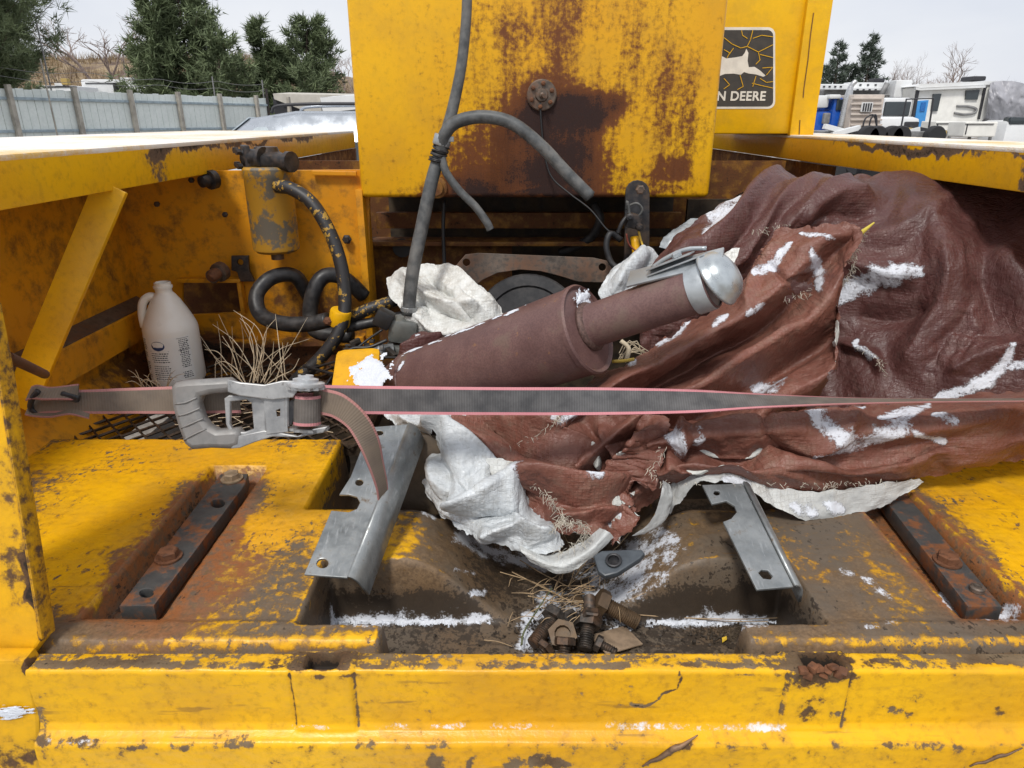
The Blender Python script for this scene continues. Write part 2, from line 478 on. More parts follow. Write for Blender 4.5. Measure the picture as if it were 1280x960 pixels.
M['paint_cavity'] = paint('paint_cavity', base=(0.45, 0.20, 0.008), base2=(0.3, 0.12, 0.008), amt=0.58, grime=0.6, fine=22, rough=0.6, dark_at=0.75)  # oily paint darkened further to deepen the cavity's shade
M['paint_tank'] = paint('paint_tank', amt=0.0, grime=0.52, soft_lo=.05, grime_col=(0.16, 0.050, 0.012), edge=(.30, .80), fine=62, rough=0.36, streak=0.75, n1w=.5, dark_at=0.80, rust_a=(0.040, 0.014, 0.010), rust_b=(0.23, 0.072, 0.012), dark=(0.020, 0.010, 0.010), specks=.10, chips=.72,
    blobs=[(W(690, 170, 2), (.21, .3, .20), .66), (W(700, 165, 2), (.13, .3, .10), .30), (W(650, 238, 2), (.24, .3, .08), .42), (W(720, 225, 2), (.20, .3, .12), .40), (W(700, 15, 2), (.10, .3, .17), .42), (W(640, 40, 2), (.05, .3, .13), .30),
           (W(735, 140, 2), (.12, .3, .06), .52), (W(665, 150, 2), (.07, .3, .08), .4), (W(845, 160, 2), (.11, .3, .25), .30), (W(840, 218, 2), (.09, .3, .06), .34), (W(570, 200, 2), (.10, .3, .14), .26), (W(800, 60, 2), (.14, .3, .22), .22), (W(690, 247, 2), (.55, .3, .018), .35), (W(600, 80, 2), (.09, .3, .2), .20), (W(605, 195, 2), (.12, .3, .14), .30), (W(560, 240, 2), (.2, .3, .03), .3)])
M['paint_fender'] = paint('paint_fender', amt=0.02, grime=0.15, fine=60, rough=0.34, rust_a=(0.06, 0.04, 0.03), rust_b=(0.22, 0.14, 0.09),
    blobs=[(W(0, 212, .98), (.05, .05, .02), .7), ((-.84, 1.85, .64), (.05, .22, .02), .85), ((-.84, 1.72, .61), (.05, .07, .04), .5), ((-.84, 2.6, .64), (.05, .9, .018), .7), ((1.05, 2.0, .630), (.05, .5, .018), 1.0), ((1.05, 1.43, .6), (.05, .07, .08), .95), ((1.05, 1.6, .648), (.02, .5, .01), .6)])
t = NT('fender_top'); n1 = t.noise(3.5, 5, .6); n2 = t.noise(60, 4, .65); n3 = t.noise(300, 2, .6)
sf = t.mr(t.math('ADD', t.math('MULTIPLY', n1, .9), t.math('ADD', t.math('MULTIPLY', n2, .35), t.math('MULTIPLY', n3, .2))), .50, .80)
M['fender_top'] = t.set(t.mix(t.math('MULTIPLY', sf, .9), t.mix(n2, (.78, .52, .16), (.72, .42, .07)), (.80, .80, .79)), t.mr(sf, 0, 1, .4, .75), 0, t.bump(t.math('ADD', sf, n3), .4, .002))
M['cab_paint'] = paint('cab_paint', base=(0.82, 0.47, 0.003), base2=(0.78, 0.42, 0.003), amt=-0.08, grime=0.03, fine=30, rough=0.35)
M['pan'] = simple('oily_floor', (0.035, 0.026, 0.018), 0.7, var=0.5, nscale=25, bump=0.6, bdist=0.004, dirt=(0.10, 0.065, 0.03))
M['steel_dark'] = simple('dark_steel', (0.035, 0.035, 0.038), 0.5, 0.4, var=0.4, nscale=60, dirt=(0.11, 0.065, 0.035), dirt_amt=0.6)
M['rust'] = simple('rusty_iron', (0.15, 0.058, 0.024), 0.8, 0.0, var=0.45, nscale=90, bump=0.5, dirt=(0.045, 0.022, 0.012), dirt_amt=0.7)
M['rust_grey'] = simple('worn_iron', (0.13, 0.105, 0.085), 0.55, 0.45, var=0.4, nscale=70, bump=0.35, dirt=(0.16, 0.075, 0.04), dirt_amt=0.8)
M['rubber'] = simple('rubber', (0.018, 0.018, 0.02), 0.5, var=0.4, nscale=60, dirt=(0.07, 0.06, 0.05), dirt_amt=0.35)
M['hose_grey'] = simple('grey_hose', (0.075, 0.080, 0.082), 0.55, var=0.35, nscale=40, dirt=(0.17, 0.16, 0.145), dirt_amt=0.6)
M['galv'] = simple('galvanised', (0.40, 0.43, 0.45), 0.42, 0.55, var=0.22, nscale=30, bump=0.12, dirt=(0.16, 0.14, 0.11), dirt_amt=0.45)
M['snow'] = simple('snow', (0.68, 0.715, 0.78), 0.65, var=0.08, nscale=350, bump=0.7, bdist=0.003)
M['wire'] = simple('wire_black', (0.015, 0.015, 0.016), 0.45, var=0.2)
M['grate'] = simple('grate_steel', (0.05, 0.034, 0.022), 0.6, 0.3, var=0.5, nscale=80, dirt=(0.16, 0.09, 0.05))
t = NT('painted_hose')   # black hose with over-sprayed yellow paint flaking off
n1 = t.noise(26, 5, 0.65); n2 = t.noise(90, 3, 0.6)
f = t.mr(t.math('ADD', t.math('MULTIPLY', n1, 0.7), t.math('MULTIPLY', n2, 0.4)), 0.60, 0.64)
M['hose_painted'] = t.set(t.mix(f, (0.02, 0.019, 0.02), (0.36, 0.21, 0.03)), 0.5, 0, t.bump(t.math('ADD', f, n2), 0.4, 0.001))
t = NT('wear_bar')
n1 = t.noise(16, 6, 0.65); n2 = t.noise(70, 4, 0.6)
f = t.mr(t.math('ADD', t.math('MULTIPLY', n1, 0.8), t.math('MULTIPLY', n2, 0.3)), 0.52, 0.64)
M['wear_bar'] = t.set(t.mix(f, t.mix(n2, (0.035, 0.037, 0.04), (0.10, 0.10, 0.095)), t.mix(n2, (0.09, 0.035, 0.014), (0.27, 0.10, 0.035))), t.mr(f, 0, 1, 0.5, 0.8), 0.2, t.bump(n2, 0.4, 0.001))

machine = empty('loader', (0.075, 1.5, 0), 'large worn yellow earthmoving machine with open rear deck, fenders and upright tank', 'machine')

# ================================================================== deck casting (pockets, slots, humps as one relief)
XC = 0.075
def Bx(v, a, b, w=0.008): return sstep(a - w / 2, a + w / 2, v) * (1 - sstep(b - w / 2, b + w / 2, v))
FLO = -0.118
def deck_h(x, y):
    u = np.abs(x - XC)
    slot = Bx(u, .604, .724, .005) * Bx(y, .842, 1.328, .005)
    pocket = (1 - sstep(.383, .395, u))
    yf = .972 + 0.012 * np.clip(u / .39, 0, 1)
    front = sstep(yf - .012, yf + .012, y)
    hump = FLO * (1 - sstep(.055, .262, u))
    hump = hump - 0.02 * sstep(1.0, 1.2, y) * (1 - sstep(.1, .3, u))
    inside = hump * front + FLO * (1 - front)
    lip = sstep(.250, .268, u) * (1 - sstep(.822, .836, y))
    inside = inside * (1 - lip)
    h = np.where(u < .40, inside * pocket, 0.0)
    h = h - .046 * slot
    bead = sstep(.250, .268, u) * Bx(y, .790, .832, .014) * 0.004
    h = h + bead - 0.020 * (1 - sstep(.776, .792, y)) * sstep(.2, .27, u)
    notch = Bx(u, .22, .469, .012) * sstep(1.150, 1.162, y)
    h = h * (1 - notch) - 0.17 * notch
    back = sstep(1.462, 1.474, y)
    h = h - 0.06 * back * (1 - notch)
    return h
def polyd0(PX, PY, pl):
    pl = np.asarray(pl, float); best = np.full(PX.shape, 1e9)
    for a, b in zip(pl[:-1], pl[1:]):
        ab = b - a; u = np.clip(((PX - a[0]) * ab[0] + (PY - a[1]) * ab[1]) / (ab @ ab + 1e-9), 0, 1)
        best = np.minimum(best, np.hypot(PX - a[0] - u * ab[0], PY - a[1] - u * ab[1]))
    return best
def snow_field(PX, PY, strokes):
    m = np.zeros(PX.shape)
    for pl, w, a in strokes: m = np.maximum(m, a * np.clip(1.35 - polyd0(PX, PY, pl) / w, 0, 1))
    return m
DECK_SNOW = [([(416, 776), (612, 773)], 8, 1), ([(812, 777), (955, 775)], 9, .9), ([(800, 682), (830, 672), (836, 690)], 20, .75), ([(800, 690), (790, 715), (765, 742)], 32, .8), ([(735, 705), (735, 730), (760, 745)], 30, .7), ([(815, 718), (800, 738)], 22, .6), ([(690, 745), (665, 775), (655, 804)], 15, .9), ([(700, 804), (720, 765), (775, 775)], 22, .6),
    ([(575, 670), (610, 690), (655, 702)], 12, .85), ([(660, 705), (695, 702)], 12, .8), ([(570, 712), (592, 716)], 4, .7), ([(590, 742), (605, 740)], 6, .8), ([(530, 640), (542, 646)], 6, .8), ([(1050, 712), (1085, 725), (1115, 748)], 6, .55), ([(1085, 782), (1120, 778)], 5, .55), ([(1178, 745), (1205, 769), (1258, 771)], 6, .95), ([(1262, 757), (1269, 768)], 8, 1), ([(930, 670), (936, 672)], 5, .6)]
dx = np.arange(-1.13, 1.29, 0.004); dy = np.concatenate([np.arange(.766, .86, .003), np.arange(.86, 1.48, .0042)])
DX, DY = np.meshgrid(dx, dy)
DZ = deck_h(DX, DY)
def projpx(P):
    x, y, z = P[..., 0], P[..., 1], P[..., 2] - EYE
    d = y * CT - z * ST; v = y * ST + z * CT
    return 640 + FPX * x / d, 480 - FPX * v / d
# convexity -> rubbed edges
lap = np.zeros_like(DZ)
S = DZ.copy()
for _ in range(3): S[1:-1, 1:-1] = (S[:-2, 1:-1] + S[2:, 1:-1] + S[1:-1, :-2] + S[1:-1, 2:]) / 4
conv = np.clip((DZ - S) * 900, -1, 1)
PXd, PYd = projpx(np.stack([DX, DY, DZ], -1))
wear = np.full(DX.shape, 0.50)
def soft_ell(px, py, rx, ry, rot=0.0):
    c, s_ = math.cos(math.radians(rot)), math.sin(math.radians(rot))
    a = (PXd - px) * c + (PYd - py) * s_; b = -(PXd - px) * s_ + (PYd - py) * c
    return 1 - sstep(0.45, 1.1, np.sqrt((a / rx) ** 2 + (b / ry) ** 2))
yel = np.zeros(DX.shape)
for e in [(220, 572, 230, 40, 0), (130, 630, 130, 75, -28), (90, 715, 55, 70, -20), (372, 600, 46, 75, 20), (345, 655, 60, 34, -30), (1255, 620, 85, 75, 38), (1290, 690, 60, 60, 30), (1200, 590, 110, 50, 20)]:
    yel = np.maximum(yel, soft_ell(*e))
wear = wear - 0.52 * yel
for e in [(505, 665, 40, 32, -60), (620, 775, 30, 34, 0), (980, 690, 90, 34, 35), (450, 795, 34, 10, 0), (965, 795, 40, 12, 0),  (420, 650, 50, 60, 20)]:
    wear = wear - 0.26 * soft_ell(*e)
slotd = Bx(np.abs(DX - XC), .565, .75, .05) * Bx(DY, .80, 1.345, .04)
wear = wear + 0.36 * slotd * (1 - 0.4 * yel)
orange = np.clip(Bx(np.abs(DX - XC), .59, .74, .03) * Bx(DY, .83, 1.34, .03) + .75 * soft_ell(215, 720, 130, 95, -45) + .6 * soft_ell(300, 690, 50, 80, 30) + .3 * soft_ell(1220, 700, 90, 90), 0, 1)
humpz = sstep(470, 540, PXd) * (1 - sstep(1010, 1130, PXd)) * sstep(600, 640, PYd)
wear = wear + 0.34 * humpz
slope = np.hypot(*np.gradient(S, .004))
wear = wear + 0.45 * np.clip(slope - 1.2, 0, 1) * (np.abs(DX - XC) < .42)  # steep pocket faces darkened: oily grime plus painted shade
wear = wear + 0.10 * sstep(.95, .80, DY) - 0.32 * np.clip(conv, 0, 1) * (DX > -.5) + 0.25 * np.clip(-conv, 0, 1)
wear = wear + 0.45 * sstep(-.02, -.09, DZ)  # low pocket areas get the same grime and painted shade
wear = wear + 0.10 * fbm(DX * 6, DY * 6, 3)
DZr = DZ + 0.0012 * fbm(DX * 22, DY * 22, 9, 4) + 0.0007 * fbm(DX * 90, DY * 90, 19, 2)
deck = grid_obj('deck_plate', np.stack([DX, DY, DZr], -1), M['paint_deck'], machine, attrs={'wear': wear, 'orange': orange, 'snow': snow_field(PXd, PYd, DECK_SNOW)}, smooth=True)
tag(deck, 'yellow cast deck worn to brown rust with slots and sloping pockets')

# floor pan under everything, and grate
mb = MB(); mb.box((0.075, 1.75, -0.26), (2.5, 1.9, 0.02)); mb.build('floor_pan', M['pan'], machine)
mb = MB()
y0 = 1.475
for r in range(19):
    yy = y0 + r * 0.031
    pts = []
    for k in range(28):
        x = -1.125 + k * 0.0285
        pts.append((x, yy + (0.0145 if (k + r) % 2 else -0.0145), -0.022 + (0.004 if (k + r) % 2 else 0)))
    mb.tube(pts, 0.0042, 4)
mb.beam((-1.12, 1.485, -.035), (-.36, 1.485, -.035), .02, .03); mb.beam((-.36, 1.48, -.035), (-.36, 2.03, -.035), .02, .03)
mb.beam((-1.12, 1.76, -.045), (-.36, 1.76, -.045), .03, .03)
g = mb.build('floor_grate', M['grate'], machine); tag(g, 'dark expanded metal floor grate', kind='stuff')

# ================================================================== front beam: a profile swept along X with blocks, sockets and dents
prof = [(.772, -.05), (.771, -.006), (.768, -.001), (.755, 0), (.742, 0), (.7365, -.002), (.7345, -.006), (.7345, -.04), (.7345, -.075), (.7335, -.092), (.729, -.101), (.721, -.106), (.7145, -.109), (.7115, -.114), (.711, -.120), (.711, -.16), (.711, -.24), (.711, -.38)]
pa = np.array(prof); seg = np.sqrt((np.diff(pa, axis=0) ** 2).sum(1)); cum = np.concatenate([[0], np.cumsum(seg)])
ts = np.concatenate([np.arange(0, .30, .0022), np.arange(.30, cum[-1], .012)])
py_ = np.interp(ts, cum, pa[:, 0]); pz_ = np.interp(ts, cum, pa[:, 1])
bx = np.arange(-.664, 1.25, .0035)
BX, PYY = np.meshgrid(bx, py_); _, PZZ = np.meshgrid(bx, pz_)
Yb = PYY.copy(); Zb = PZZ.copy()
def xat(px, py): return onz(px, py, 0).x
wearb = np.full(BX.shape, 0.0)
faceband = Bx(PZZ, -.100, -.004, .01)
for (xa, xb, xs0, xs1) in [(xat(362, 838), xat(441, 838), xat(386, 822), xat(424, 822)), (xat(986, 838), xat(1066, 838), xat(1000, 822), xat(1046, 822))]:
    blk = Bx(BX, xa, xb, .004) * sstep(-.106, -.098, PZZ)
    Yb = Yb - 0.0035 * blk * sstep(.76, .74, PYY)
    Zb = Zb + 0.004 * blk * sstep(.73, .745, PYY)
    seam = (np.exp(-((BX - xa) / .0022) ** 2) + np.exp(-((BX - xb) / .0022) ** 2)) * faceband
    Yb = Yb + 0.0035 * seam; wearb += 0.6 * seam
    sock = Bx(BX, xs0, xs1, .005) * Bx(PYY, .742, .766, .004) * sstep(-.01, -.004, PZZ)
    Zb = Zb - 0.028 * sock; wearb += 0.9 * sock
    wearb += 0.3 * Bx(BX, xs0 - .02, xs1 + .02, .02) * sstep(-.03, -.002, PZZ)
PXb, PYb = projpx(np.stack([BX, Yb, Zb], -1))
def ellb(px, py, rx, ry, a, rot=0):
    global wearb
    c, s_ = math.cos(math.radians(rot)), math.sin(math.radians(rot))
    u_ = (PXb - px) * c + (PYb - py) * s_; v_ = -(PXb - px) * s_ + (PYb - py) * c
    wearb = wearb + a * .72 * (1 - sstep(0.1, 1.3, np.sqrt((u_ / (rx * 1.3)) ** 2 + (v_ / (ry * 1.3)) ** 2)))
top = sstep(-.004, -.001, PZZ) * sstep(.735, .740, PYY)
wearb += 0.56 * top + 0.22 * top * fbm(BX * 9, PYY * 60, 4)
edge1 = np.exp(-((PZZ + .0035) / .0035) ** 2); edge2 = np.exp(-((PZZ + .113) / .006) ** 2)
wearb += -0.25 * np.exp(-((PZZ + .002) / .003) ** 2) + 0.34 * np.exp(-((PZZ + .0075) / .003) ** 2) * np.clip(perlin(BX * 20, BX * 0, 5) + .35, 0, 1) + 0.40 * edge2 * np.clip(perlin(BX * 14, BX * 0 + 3, 8) + .5, 0, 1) + .10 * sstep(-.105, -.14, PZZ)
for e in [(1120, 888, 22, 5, .55, 12), (1145, 870, 12, 7, .5), (1250, 890, 9, 8, .6), (1010, 890, 16, 12, .55, -50), (1045, 895, 10, 8, .5), (1160, 910, 10, 5, .5), (672, 950, 20, 9, .9), (700, 955, 14, 6, .8), (545, 952, 12, 10, .9), (588, 955, 7, 9, .8), (640, 955, 12, 8, .8), (850, 935, 30, 6, .5, -30),
          (162, 935, 14, 5, .7), (230, 936, 8, 5, .8), (300, 930, 20, 6, .35), (790, 880, 8, 3, .5, 20), (50, 905, 10, 30, .4), (90, 925, 60, 6, .45), (1020, 845, 40, 12, .75), (1020, 870, 34, 30, .22), (130, 830, 90, 5, .5), (1240, 822, 60, 8, .45)]:
    ellb(*e)
# thin crack in the paint
ck = np.array([(848, 838), (852, 850), (846, 862), (828, 868), (822, 876), (806, 884), (790, 882)], float)
dmin = np.full(BX.shape, 1e9)
for a, b in zip(ck[:-1], ck[1:]):
    ab = b - a; tt = np.clip(((PXb - a[0]) * ab[0] + (PYb - a[1]) * ab[1]) / (ab @ ab), 0, 1)
    dmin = np.minimum(dmin, np.hypot(PXb - a[0] - tt * ab[0], PYb - a[1] - tt * ab[1]))
wearb += 0.8 * np.exp(-(dmin / 1.6) ** 2)
Yb = Yb + 0.0010 * fbm(BX * 7, PZZ * 14, 21, 4) + 0.0004 * fbm(BX * 60, PZZ * 80, 22, 2)
Zb = Zb + top * 0.0010 * fbm(BX * 20, PYY * 60, 23, 3)
bo = grid_obj('front_beam', np.stack([BX, Yb, Zb], -1), M['paint_beam'], machine, attrs={'wear': wearb, 'snow': snow_field(PXb, PYb, [([(415, 909), (362, 908)], 5, .7), ([(470, 909), (690, 907)], 5, .45), ([(760, 908), (980, 909)], 7, .62), ([(60, 925), (120, 928)], 5, .5), ([(1085, 810), (1110, 812)], 4, .8), ([(1230, 812), (1279, 811)], 3, .8), ([(300, 809), (345, 809)], 3, .7), ([(384, 807), (440, 805)], 3, .9), ([(800, 812), (790, 814)], 4, .6)])}, flip=True)  # long strokes on the fillet are pale streaks sharing the snow mask
tag(bo, 'scratched yellow front beam with two socketed blocks')
M['torn'] = simple('torn_metal', (.20, .12, .07), .55, .25, .6, 60, .7, dirt=(.05, .03, .02), dirt_amt=.8)
# split scars on the beam (bare torn metal)
for (a, b, w) in [((803, 958), (872, 920), .010), ((1212, 958), (1278, 936), .006)]:
    pa_, pb_ = ony(*a, .7095), ony(*b, .7095)
    n = 7
    pts = [pa_.lerp(pb_, k / n) + Vector((0, 0, .002 * math.sin(k * 2.1))) for k in range(n + 1)]
    MB().tube(pts, [.0012, w * .30, w * .42, w * .5, w * .25, .001], 5, 14).build('torn_edge', M['torn'], machine, smooth=True)
mb = MB()
for k in range(9):   # rust flakes hanging out of the broken socket
    p = ony(1004 + k * 6.2, 838 + 5 * math.sin(k * 1.9), .733); mb.box(p, (.012, .012, .007 + .004 * math.sin(k)), Matrix.Rotation(k * 1.1, 3, 'Z') @ Matrix.Rotation(.5 * math.sin(k * 3), 3, 'X'), .002)
mb.build('rust_flakes', M['rust'], machine, smooth=40)

# ================================================================== side post, lower corner plate
pn = Vector((0, -1, 0.19)).normalized()
pp = ony(66, 800, .772)
plate_px('side_post', [(52, 800), (47, 770), (-2, 470), (-20, 380), (-50, 300), (-180, 300), (-180, 834), (28, 836)], [], pp, pn, .028, M['paint_post'], machine, .004)
plate_px('worn_edge', [(53, 801), (48, 770), (-1, 470), (-19, 380), (-23, 380), (-6, 470), (43, 770), (47, 800)], [], pp + pn * .002, pn, .030, M['paint_edge'], machine, .003)
o_ = plate_px('corner_plate', [(38, 838), (50, 900), (52, 1010), (-160, 1010), (-160, 826), (30, 826)], [], ony(40, 840, .738), Vector((0.1, -1, .05)), .03, M['paint_post'], machine, .006)
mb = MB(); mb.beam(ony(18, 449, .93), ony(55, 468, .99), .016, .016); 
mb = MB(); mb.tube([ony(10, 446, .90), ony(56, 468, 1.06)], .0075, 10); mb.build('hook_rod', M['rust'], machine, smooth=40)

# brace
p_t = onx(140, 232, -.845); p_b = onx(24, 508, -1.085)
mb = MB(); d_ = (p_b - p_t); 
mb.beam(p_t, p_b, .066, .014, up=(0.15, -1, .35), bev=.003); mb.build('diagonal_brace', M['paint_clean'], machine, smooth=40)

# ================================================================== fenders
mb = MB(); mb.box((-1.25, 2.51, .6415), (.822, 2.78, .011), bev=.004); mb.build('fender_top', M['fender_top'], machine, smooth=40)
mb = MB(); mb.box((-.846, 2.51, .603), (.012, 2.78, .085), bev=.004); mb.build('fender_lip', M['paint_fender'], machine, smooth=40)
mb = MB(); mb.box((1.19, 2.6, .6415), (.282, 3.0, .011), bev=.004); mb.build('fender_top', M['fender_top'], machine, smooth=40)
mb = MB(); mb.box((1.056, 2.6, .603), (.012, 3.0, .085), bev=.004); mb.build('fender_lip', M['paint_fender'], machine, smooth=40)
mb = MB(); mb.beam((1.062, 1.415, .50), (1.062, 1.415, .645), .030, .012, up=(1, 0, 0), bev=.003); mb.build('fender_lip', M['paint_fender'], machine, smooth=40)

# ================================================================== compartment behind the post
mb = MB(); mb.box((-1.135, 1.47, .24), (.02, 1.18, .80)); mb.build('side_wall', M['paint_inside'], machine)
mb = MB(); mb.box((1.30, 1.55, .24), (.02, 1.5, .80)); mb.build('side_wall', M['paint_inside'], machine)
# ledge along the side wall (top face rubbed bare, front face yellow)
def prism_y(prof, ya, yb):
    vs = [(x, ya, z) for x, z in prof] + [(x, yb, z) for x, z in prof]; k = len(prof)
    fs = [(i, (i + 1) % k, k + (i + 1) % k, k + i) for i in range(k)] + [tuple(range(k - 1, -1, -1)), tuple(range(k, 2 * k))]
    return MB().add(vs, fs)
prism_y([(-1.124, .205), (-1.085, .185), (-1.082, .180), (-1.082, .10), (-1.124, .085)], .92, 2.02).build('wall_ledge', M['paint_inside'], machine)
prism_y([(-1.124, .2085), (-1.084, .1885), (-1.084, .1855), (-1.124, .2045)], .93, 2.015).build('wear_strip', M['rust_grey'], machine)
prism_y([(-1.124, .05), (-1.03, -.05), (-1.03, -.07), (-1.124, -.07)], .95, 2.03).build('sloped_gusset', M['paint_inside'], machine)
YB = 2.045
# back wall with an access opening
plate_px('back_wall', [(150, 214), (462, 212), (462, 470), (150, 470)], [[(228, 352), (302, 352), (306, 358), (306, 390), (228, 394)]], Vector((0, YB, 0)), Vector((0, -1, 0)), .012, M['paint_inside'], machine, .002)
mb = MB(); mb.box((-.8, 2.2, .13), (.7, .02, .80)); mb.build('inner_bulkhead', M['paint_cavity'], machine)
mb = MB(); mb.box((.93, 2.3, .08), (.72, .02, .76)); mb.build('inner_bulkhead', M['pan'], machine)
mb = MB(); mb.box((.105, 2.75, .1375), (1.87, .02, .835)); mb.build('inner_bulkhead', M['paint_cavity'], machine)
def rim(px0, py0, px1, py1, y, w=.012, name='opening_rim', mat=None):
    a = ony(px0, py0, y); b = ony(px1, py1, y); mb = MB()
    mb.box(((a.x + b.x) / 2, y, a.z), (b.x - a.x + w, .03, w), bev=.003); mb.box((b.x, y + .001, (a.z + b.z) / 2), (w, .03, a.z - b.z - w), bev=.003)
    return mb.build(name, mat or M['paint_inside'], machine, smooth=40)
rim(226, 350, 306, 394, YB - .018)
# panel plate standing proud of the back wall
pl = plate_px('cover_panel', [(193, 222), (288, 226), (291, 344), (205, 350)], [], Vector((0, YB - .03, 0)), Vector((-.08, -1, 0)), .025, M['paint_inside'], machine, .003)
mb = MB()
for (px, py) in [(240, 225), (282, 268), (197, 255)]:
    MB().lathe([(.008, 0), (.008, .008), (.004, .010)], ony(px, py, YB - .032), (0, -1, 0), 6).build('panel_bolt', M['steel_dark'], machine)
mb = MB(); c = ony(278, 338, YB - .05)
mb.lathe([(.028, 0), (.028, .02), (.02, .024), (.02, .05)], c, (-.3, -1, -.2), 12); mb.build('drain_fitting', M['rust_grey'], machine, smooth=40)
mb = MB(); c = ony(272, 341, YB - .08); mb.lathe([(.016, 0), (.018, .02), (.010, .034)], c, (-.4, -1, -.3), 12); mb.build('drain_plug', M['rust'], machine, smooth=40)
mb = MB(); c = ony(268, 224, YB - .05); mb.lathe([(.026, 0), (.026, .018), (.016, .02), (.016, .045), (.008, .05)], c, (-.5, -1, -.1), 12); mb.build('hose_fitting', M['steel_dark'], machine, smooth=40)
mb = MB(); c = ony(434, 299, YB - .012); mb.lathe([(.014, 0), (.014, .006), (.008, .008), (.008, .016)], c, (0, -1, 0), 6); mb.build('wall_bolt', M['steel_dark'], machine)
plate_px('stop_bracket', [(289, 320), (310, 320), (311, 338), (318, 352), (300, 352), (296, 340), (289, 338)], [circ(300, 328, 4)], Vector((0, YB - .03, 0)), Vector((0, -1, 0)), .012, M['steel_dark'], machine)
# shelf seam
for a_, b_, w_ in (((390, 216), (446, 217), .012), ((180, 432), (456, 425), .026)): MB().beam(ony(*a_, YB - .014), ony(*b_, YB - .014), w_, w_, bev=.002).build('wall_stiffener', M['paint_inside'], machine)
# upright at the tank's corner
a = ony(461, 250, 2.02); b = ony(466, 442, 2.02)
mb = MB(); mb.box(((a.x + b.x) / 2 - .012, 2.05, (a.z + b.z) / 2 - .03), (.02, .10, a.z - b.z + .12), bev=.003); mb.build('corner_upright', M['paint_inside'], machine, smooth=40)

MB().box((.11, 4.02, .21), (1.90, .02, .86)).build('inner_bulkhead', M['paint_cavity'], machine)
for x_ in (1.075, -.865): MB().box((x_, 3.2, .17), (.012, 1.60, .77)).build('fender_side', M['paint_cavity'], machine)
# oil filter with its head
fc = ony(340, 262, 1.95)
flt = MB().lathe([(.0, -.118), (.052, -.116), (.062, -.108), (.0635, -.10), (.0635, .085), (.0655, .088), (.0655, .108), (.060, .114), (0, .116)], fc, (0, 0, 1), 28)
t = NT('filter_can'); n1 = t.noise(14, 5, .6); n2 = t.noise(70, 4, .6)
f = t.mr(t.math('ADD', n1, t.math('MULTIPLY', t.math('SUBTRACT', n2, .5), .5)), .47, .58)
M['filter'] = t.set(t.mix(f, (.40, .21, .02), (.13, .115, .09)), .5, 0, t.bump(n2, .3, .001))
filt = flt.build('oil_filter', M['filter'], machine, smooth=40)
mb = MB(); h = fc + Vector((0, .01, .130)); mb.lathe([(.050, -.014), (.054, -.008), (.052, .012), (.034, .022), (.030, .034), (0, .036)], h, (0, 0, 1), 20)
mb.box(h + Vector((-.052, -.012, .006)), (.016, .066, .066), Matrix.Rotation(.5, 3, 'Z'), .004); mb.lathe([(.024, 0), (.024, .05), (.030, .052), (.030, .064)], h + Vector((-.052, -.012, .006)), (.9, -.4, 0), 14)
mb.lathe([(.022, 0), (.022, .055), (.027, .057), (.027, .072)], h + Vector((.02, -.02, -.002)), (.9, -.5, 0), 14)
for k in range(4): mb.lathe([(.0085, 0), (.0085, .012)], h + Vector((-.066, -.020, .006)) + Vector((.012 * math.cos(k * 1.57 + .7), -.02 * math.cos(k * 1.57 + .7), .026 * math.sin(k * 1.57 + .7))), (-.7, -.7, 0), 6)
mb.build('filter_head', M['steel_dark'], filt, smooth=40)
mb = MB(); mb.lathe([(.018, 0), (.018, .02), (.03, .022)], fc + Vector((0, 0, -.137)), (0, 0, 1), 12); mb.build('filter_nut', M['rust_grey'], filt, smooth=40)

def hose(name, pts, r, mat, seg=12, n=40, parent=machine, smooth=True):
    return MB().tube([ony(*p) for p in pts], r, seg, n).build(name, mat, parent, smooth)
hose('hydraulic_hose', [(346, 233, 1.88), (364, 236, 1.86), (390, 254, 1.84), (412, 290, 1.82), (426, 330, 1.80), (431, 370, 1.78), (429, 398, 1.76), (418, 425, 1.74), (398, 450, 1.73), (378, 468, 1.72), (366, 480, 1.72)], .0175, M['hose_painted'], 14, 60)
hose('hydraulic_hose', [(386, 370, 2.0), (368, 345, 1.96), (340, 347, 1.92), (321, 368, 1.88), (326, 393, 1.84), (352, 404, 1.80), (385, 405, 1.78), (410, 400, 1.77)], .021, M['rubber'], 14, 60)
hose('hydraulic_hose', [(455, 370, 2.0), (430, 348, 1.97), (406, 345, 1.95), (392, 365, 1.93), (388, 395, 1.92), (398, 415, 1.90), (440, 420, 1.88)], .022, M['rubber'], 14, 50)
hose('hydraulic_hose', [(436, 398, 1.80), (462, 386, 1.80), (500, 374, 1.83), (540, 366, 1.88)], .0165, M['hose_painted'], 14, 30)
hose('hydraulic_hose', [(432, 410, 1.79), (470, 402, 1.80), (520, 392, 1.82)], .014, M['rubber'], 12, 20)
mb = MB(); c = ony(425, 397, 1.765); mb.lathe([(.026, -.022), (.028, -.018), (.028, .018), (.026, .022)], c, Vector((-.25, .1, -1)), 18); mb.build('hose_clamp', M['paint_clean'], machine, smooth=40)
mb = MB(); c = ony(411, 401, 1.755); mb.lathe([(.012, 0), (.012, .012), (.006, .018)], c, (-.1, -1, .1), 6); mb.build('clamp_bolt', M['rust'], machine)

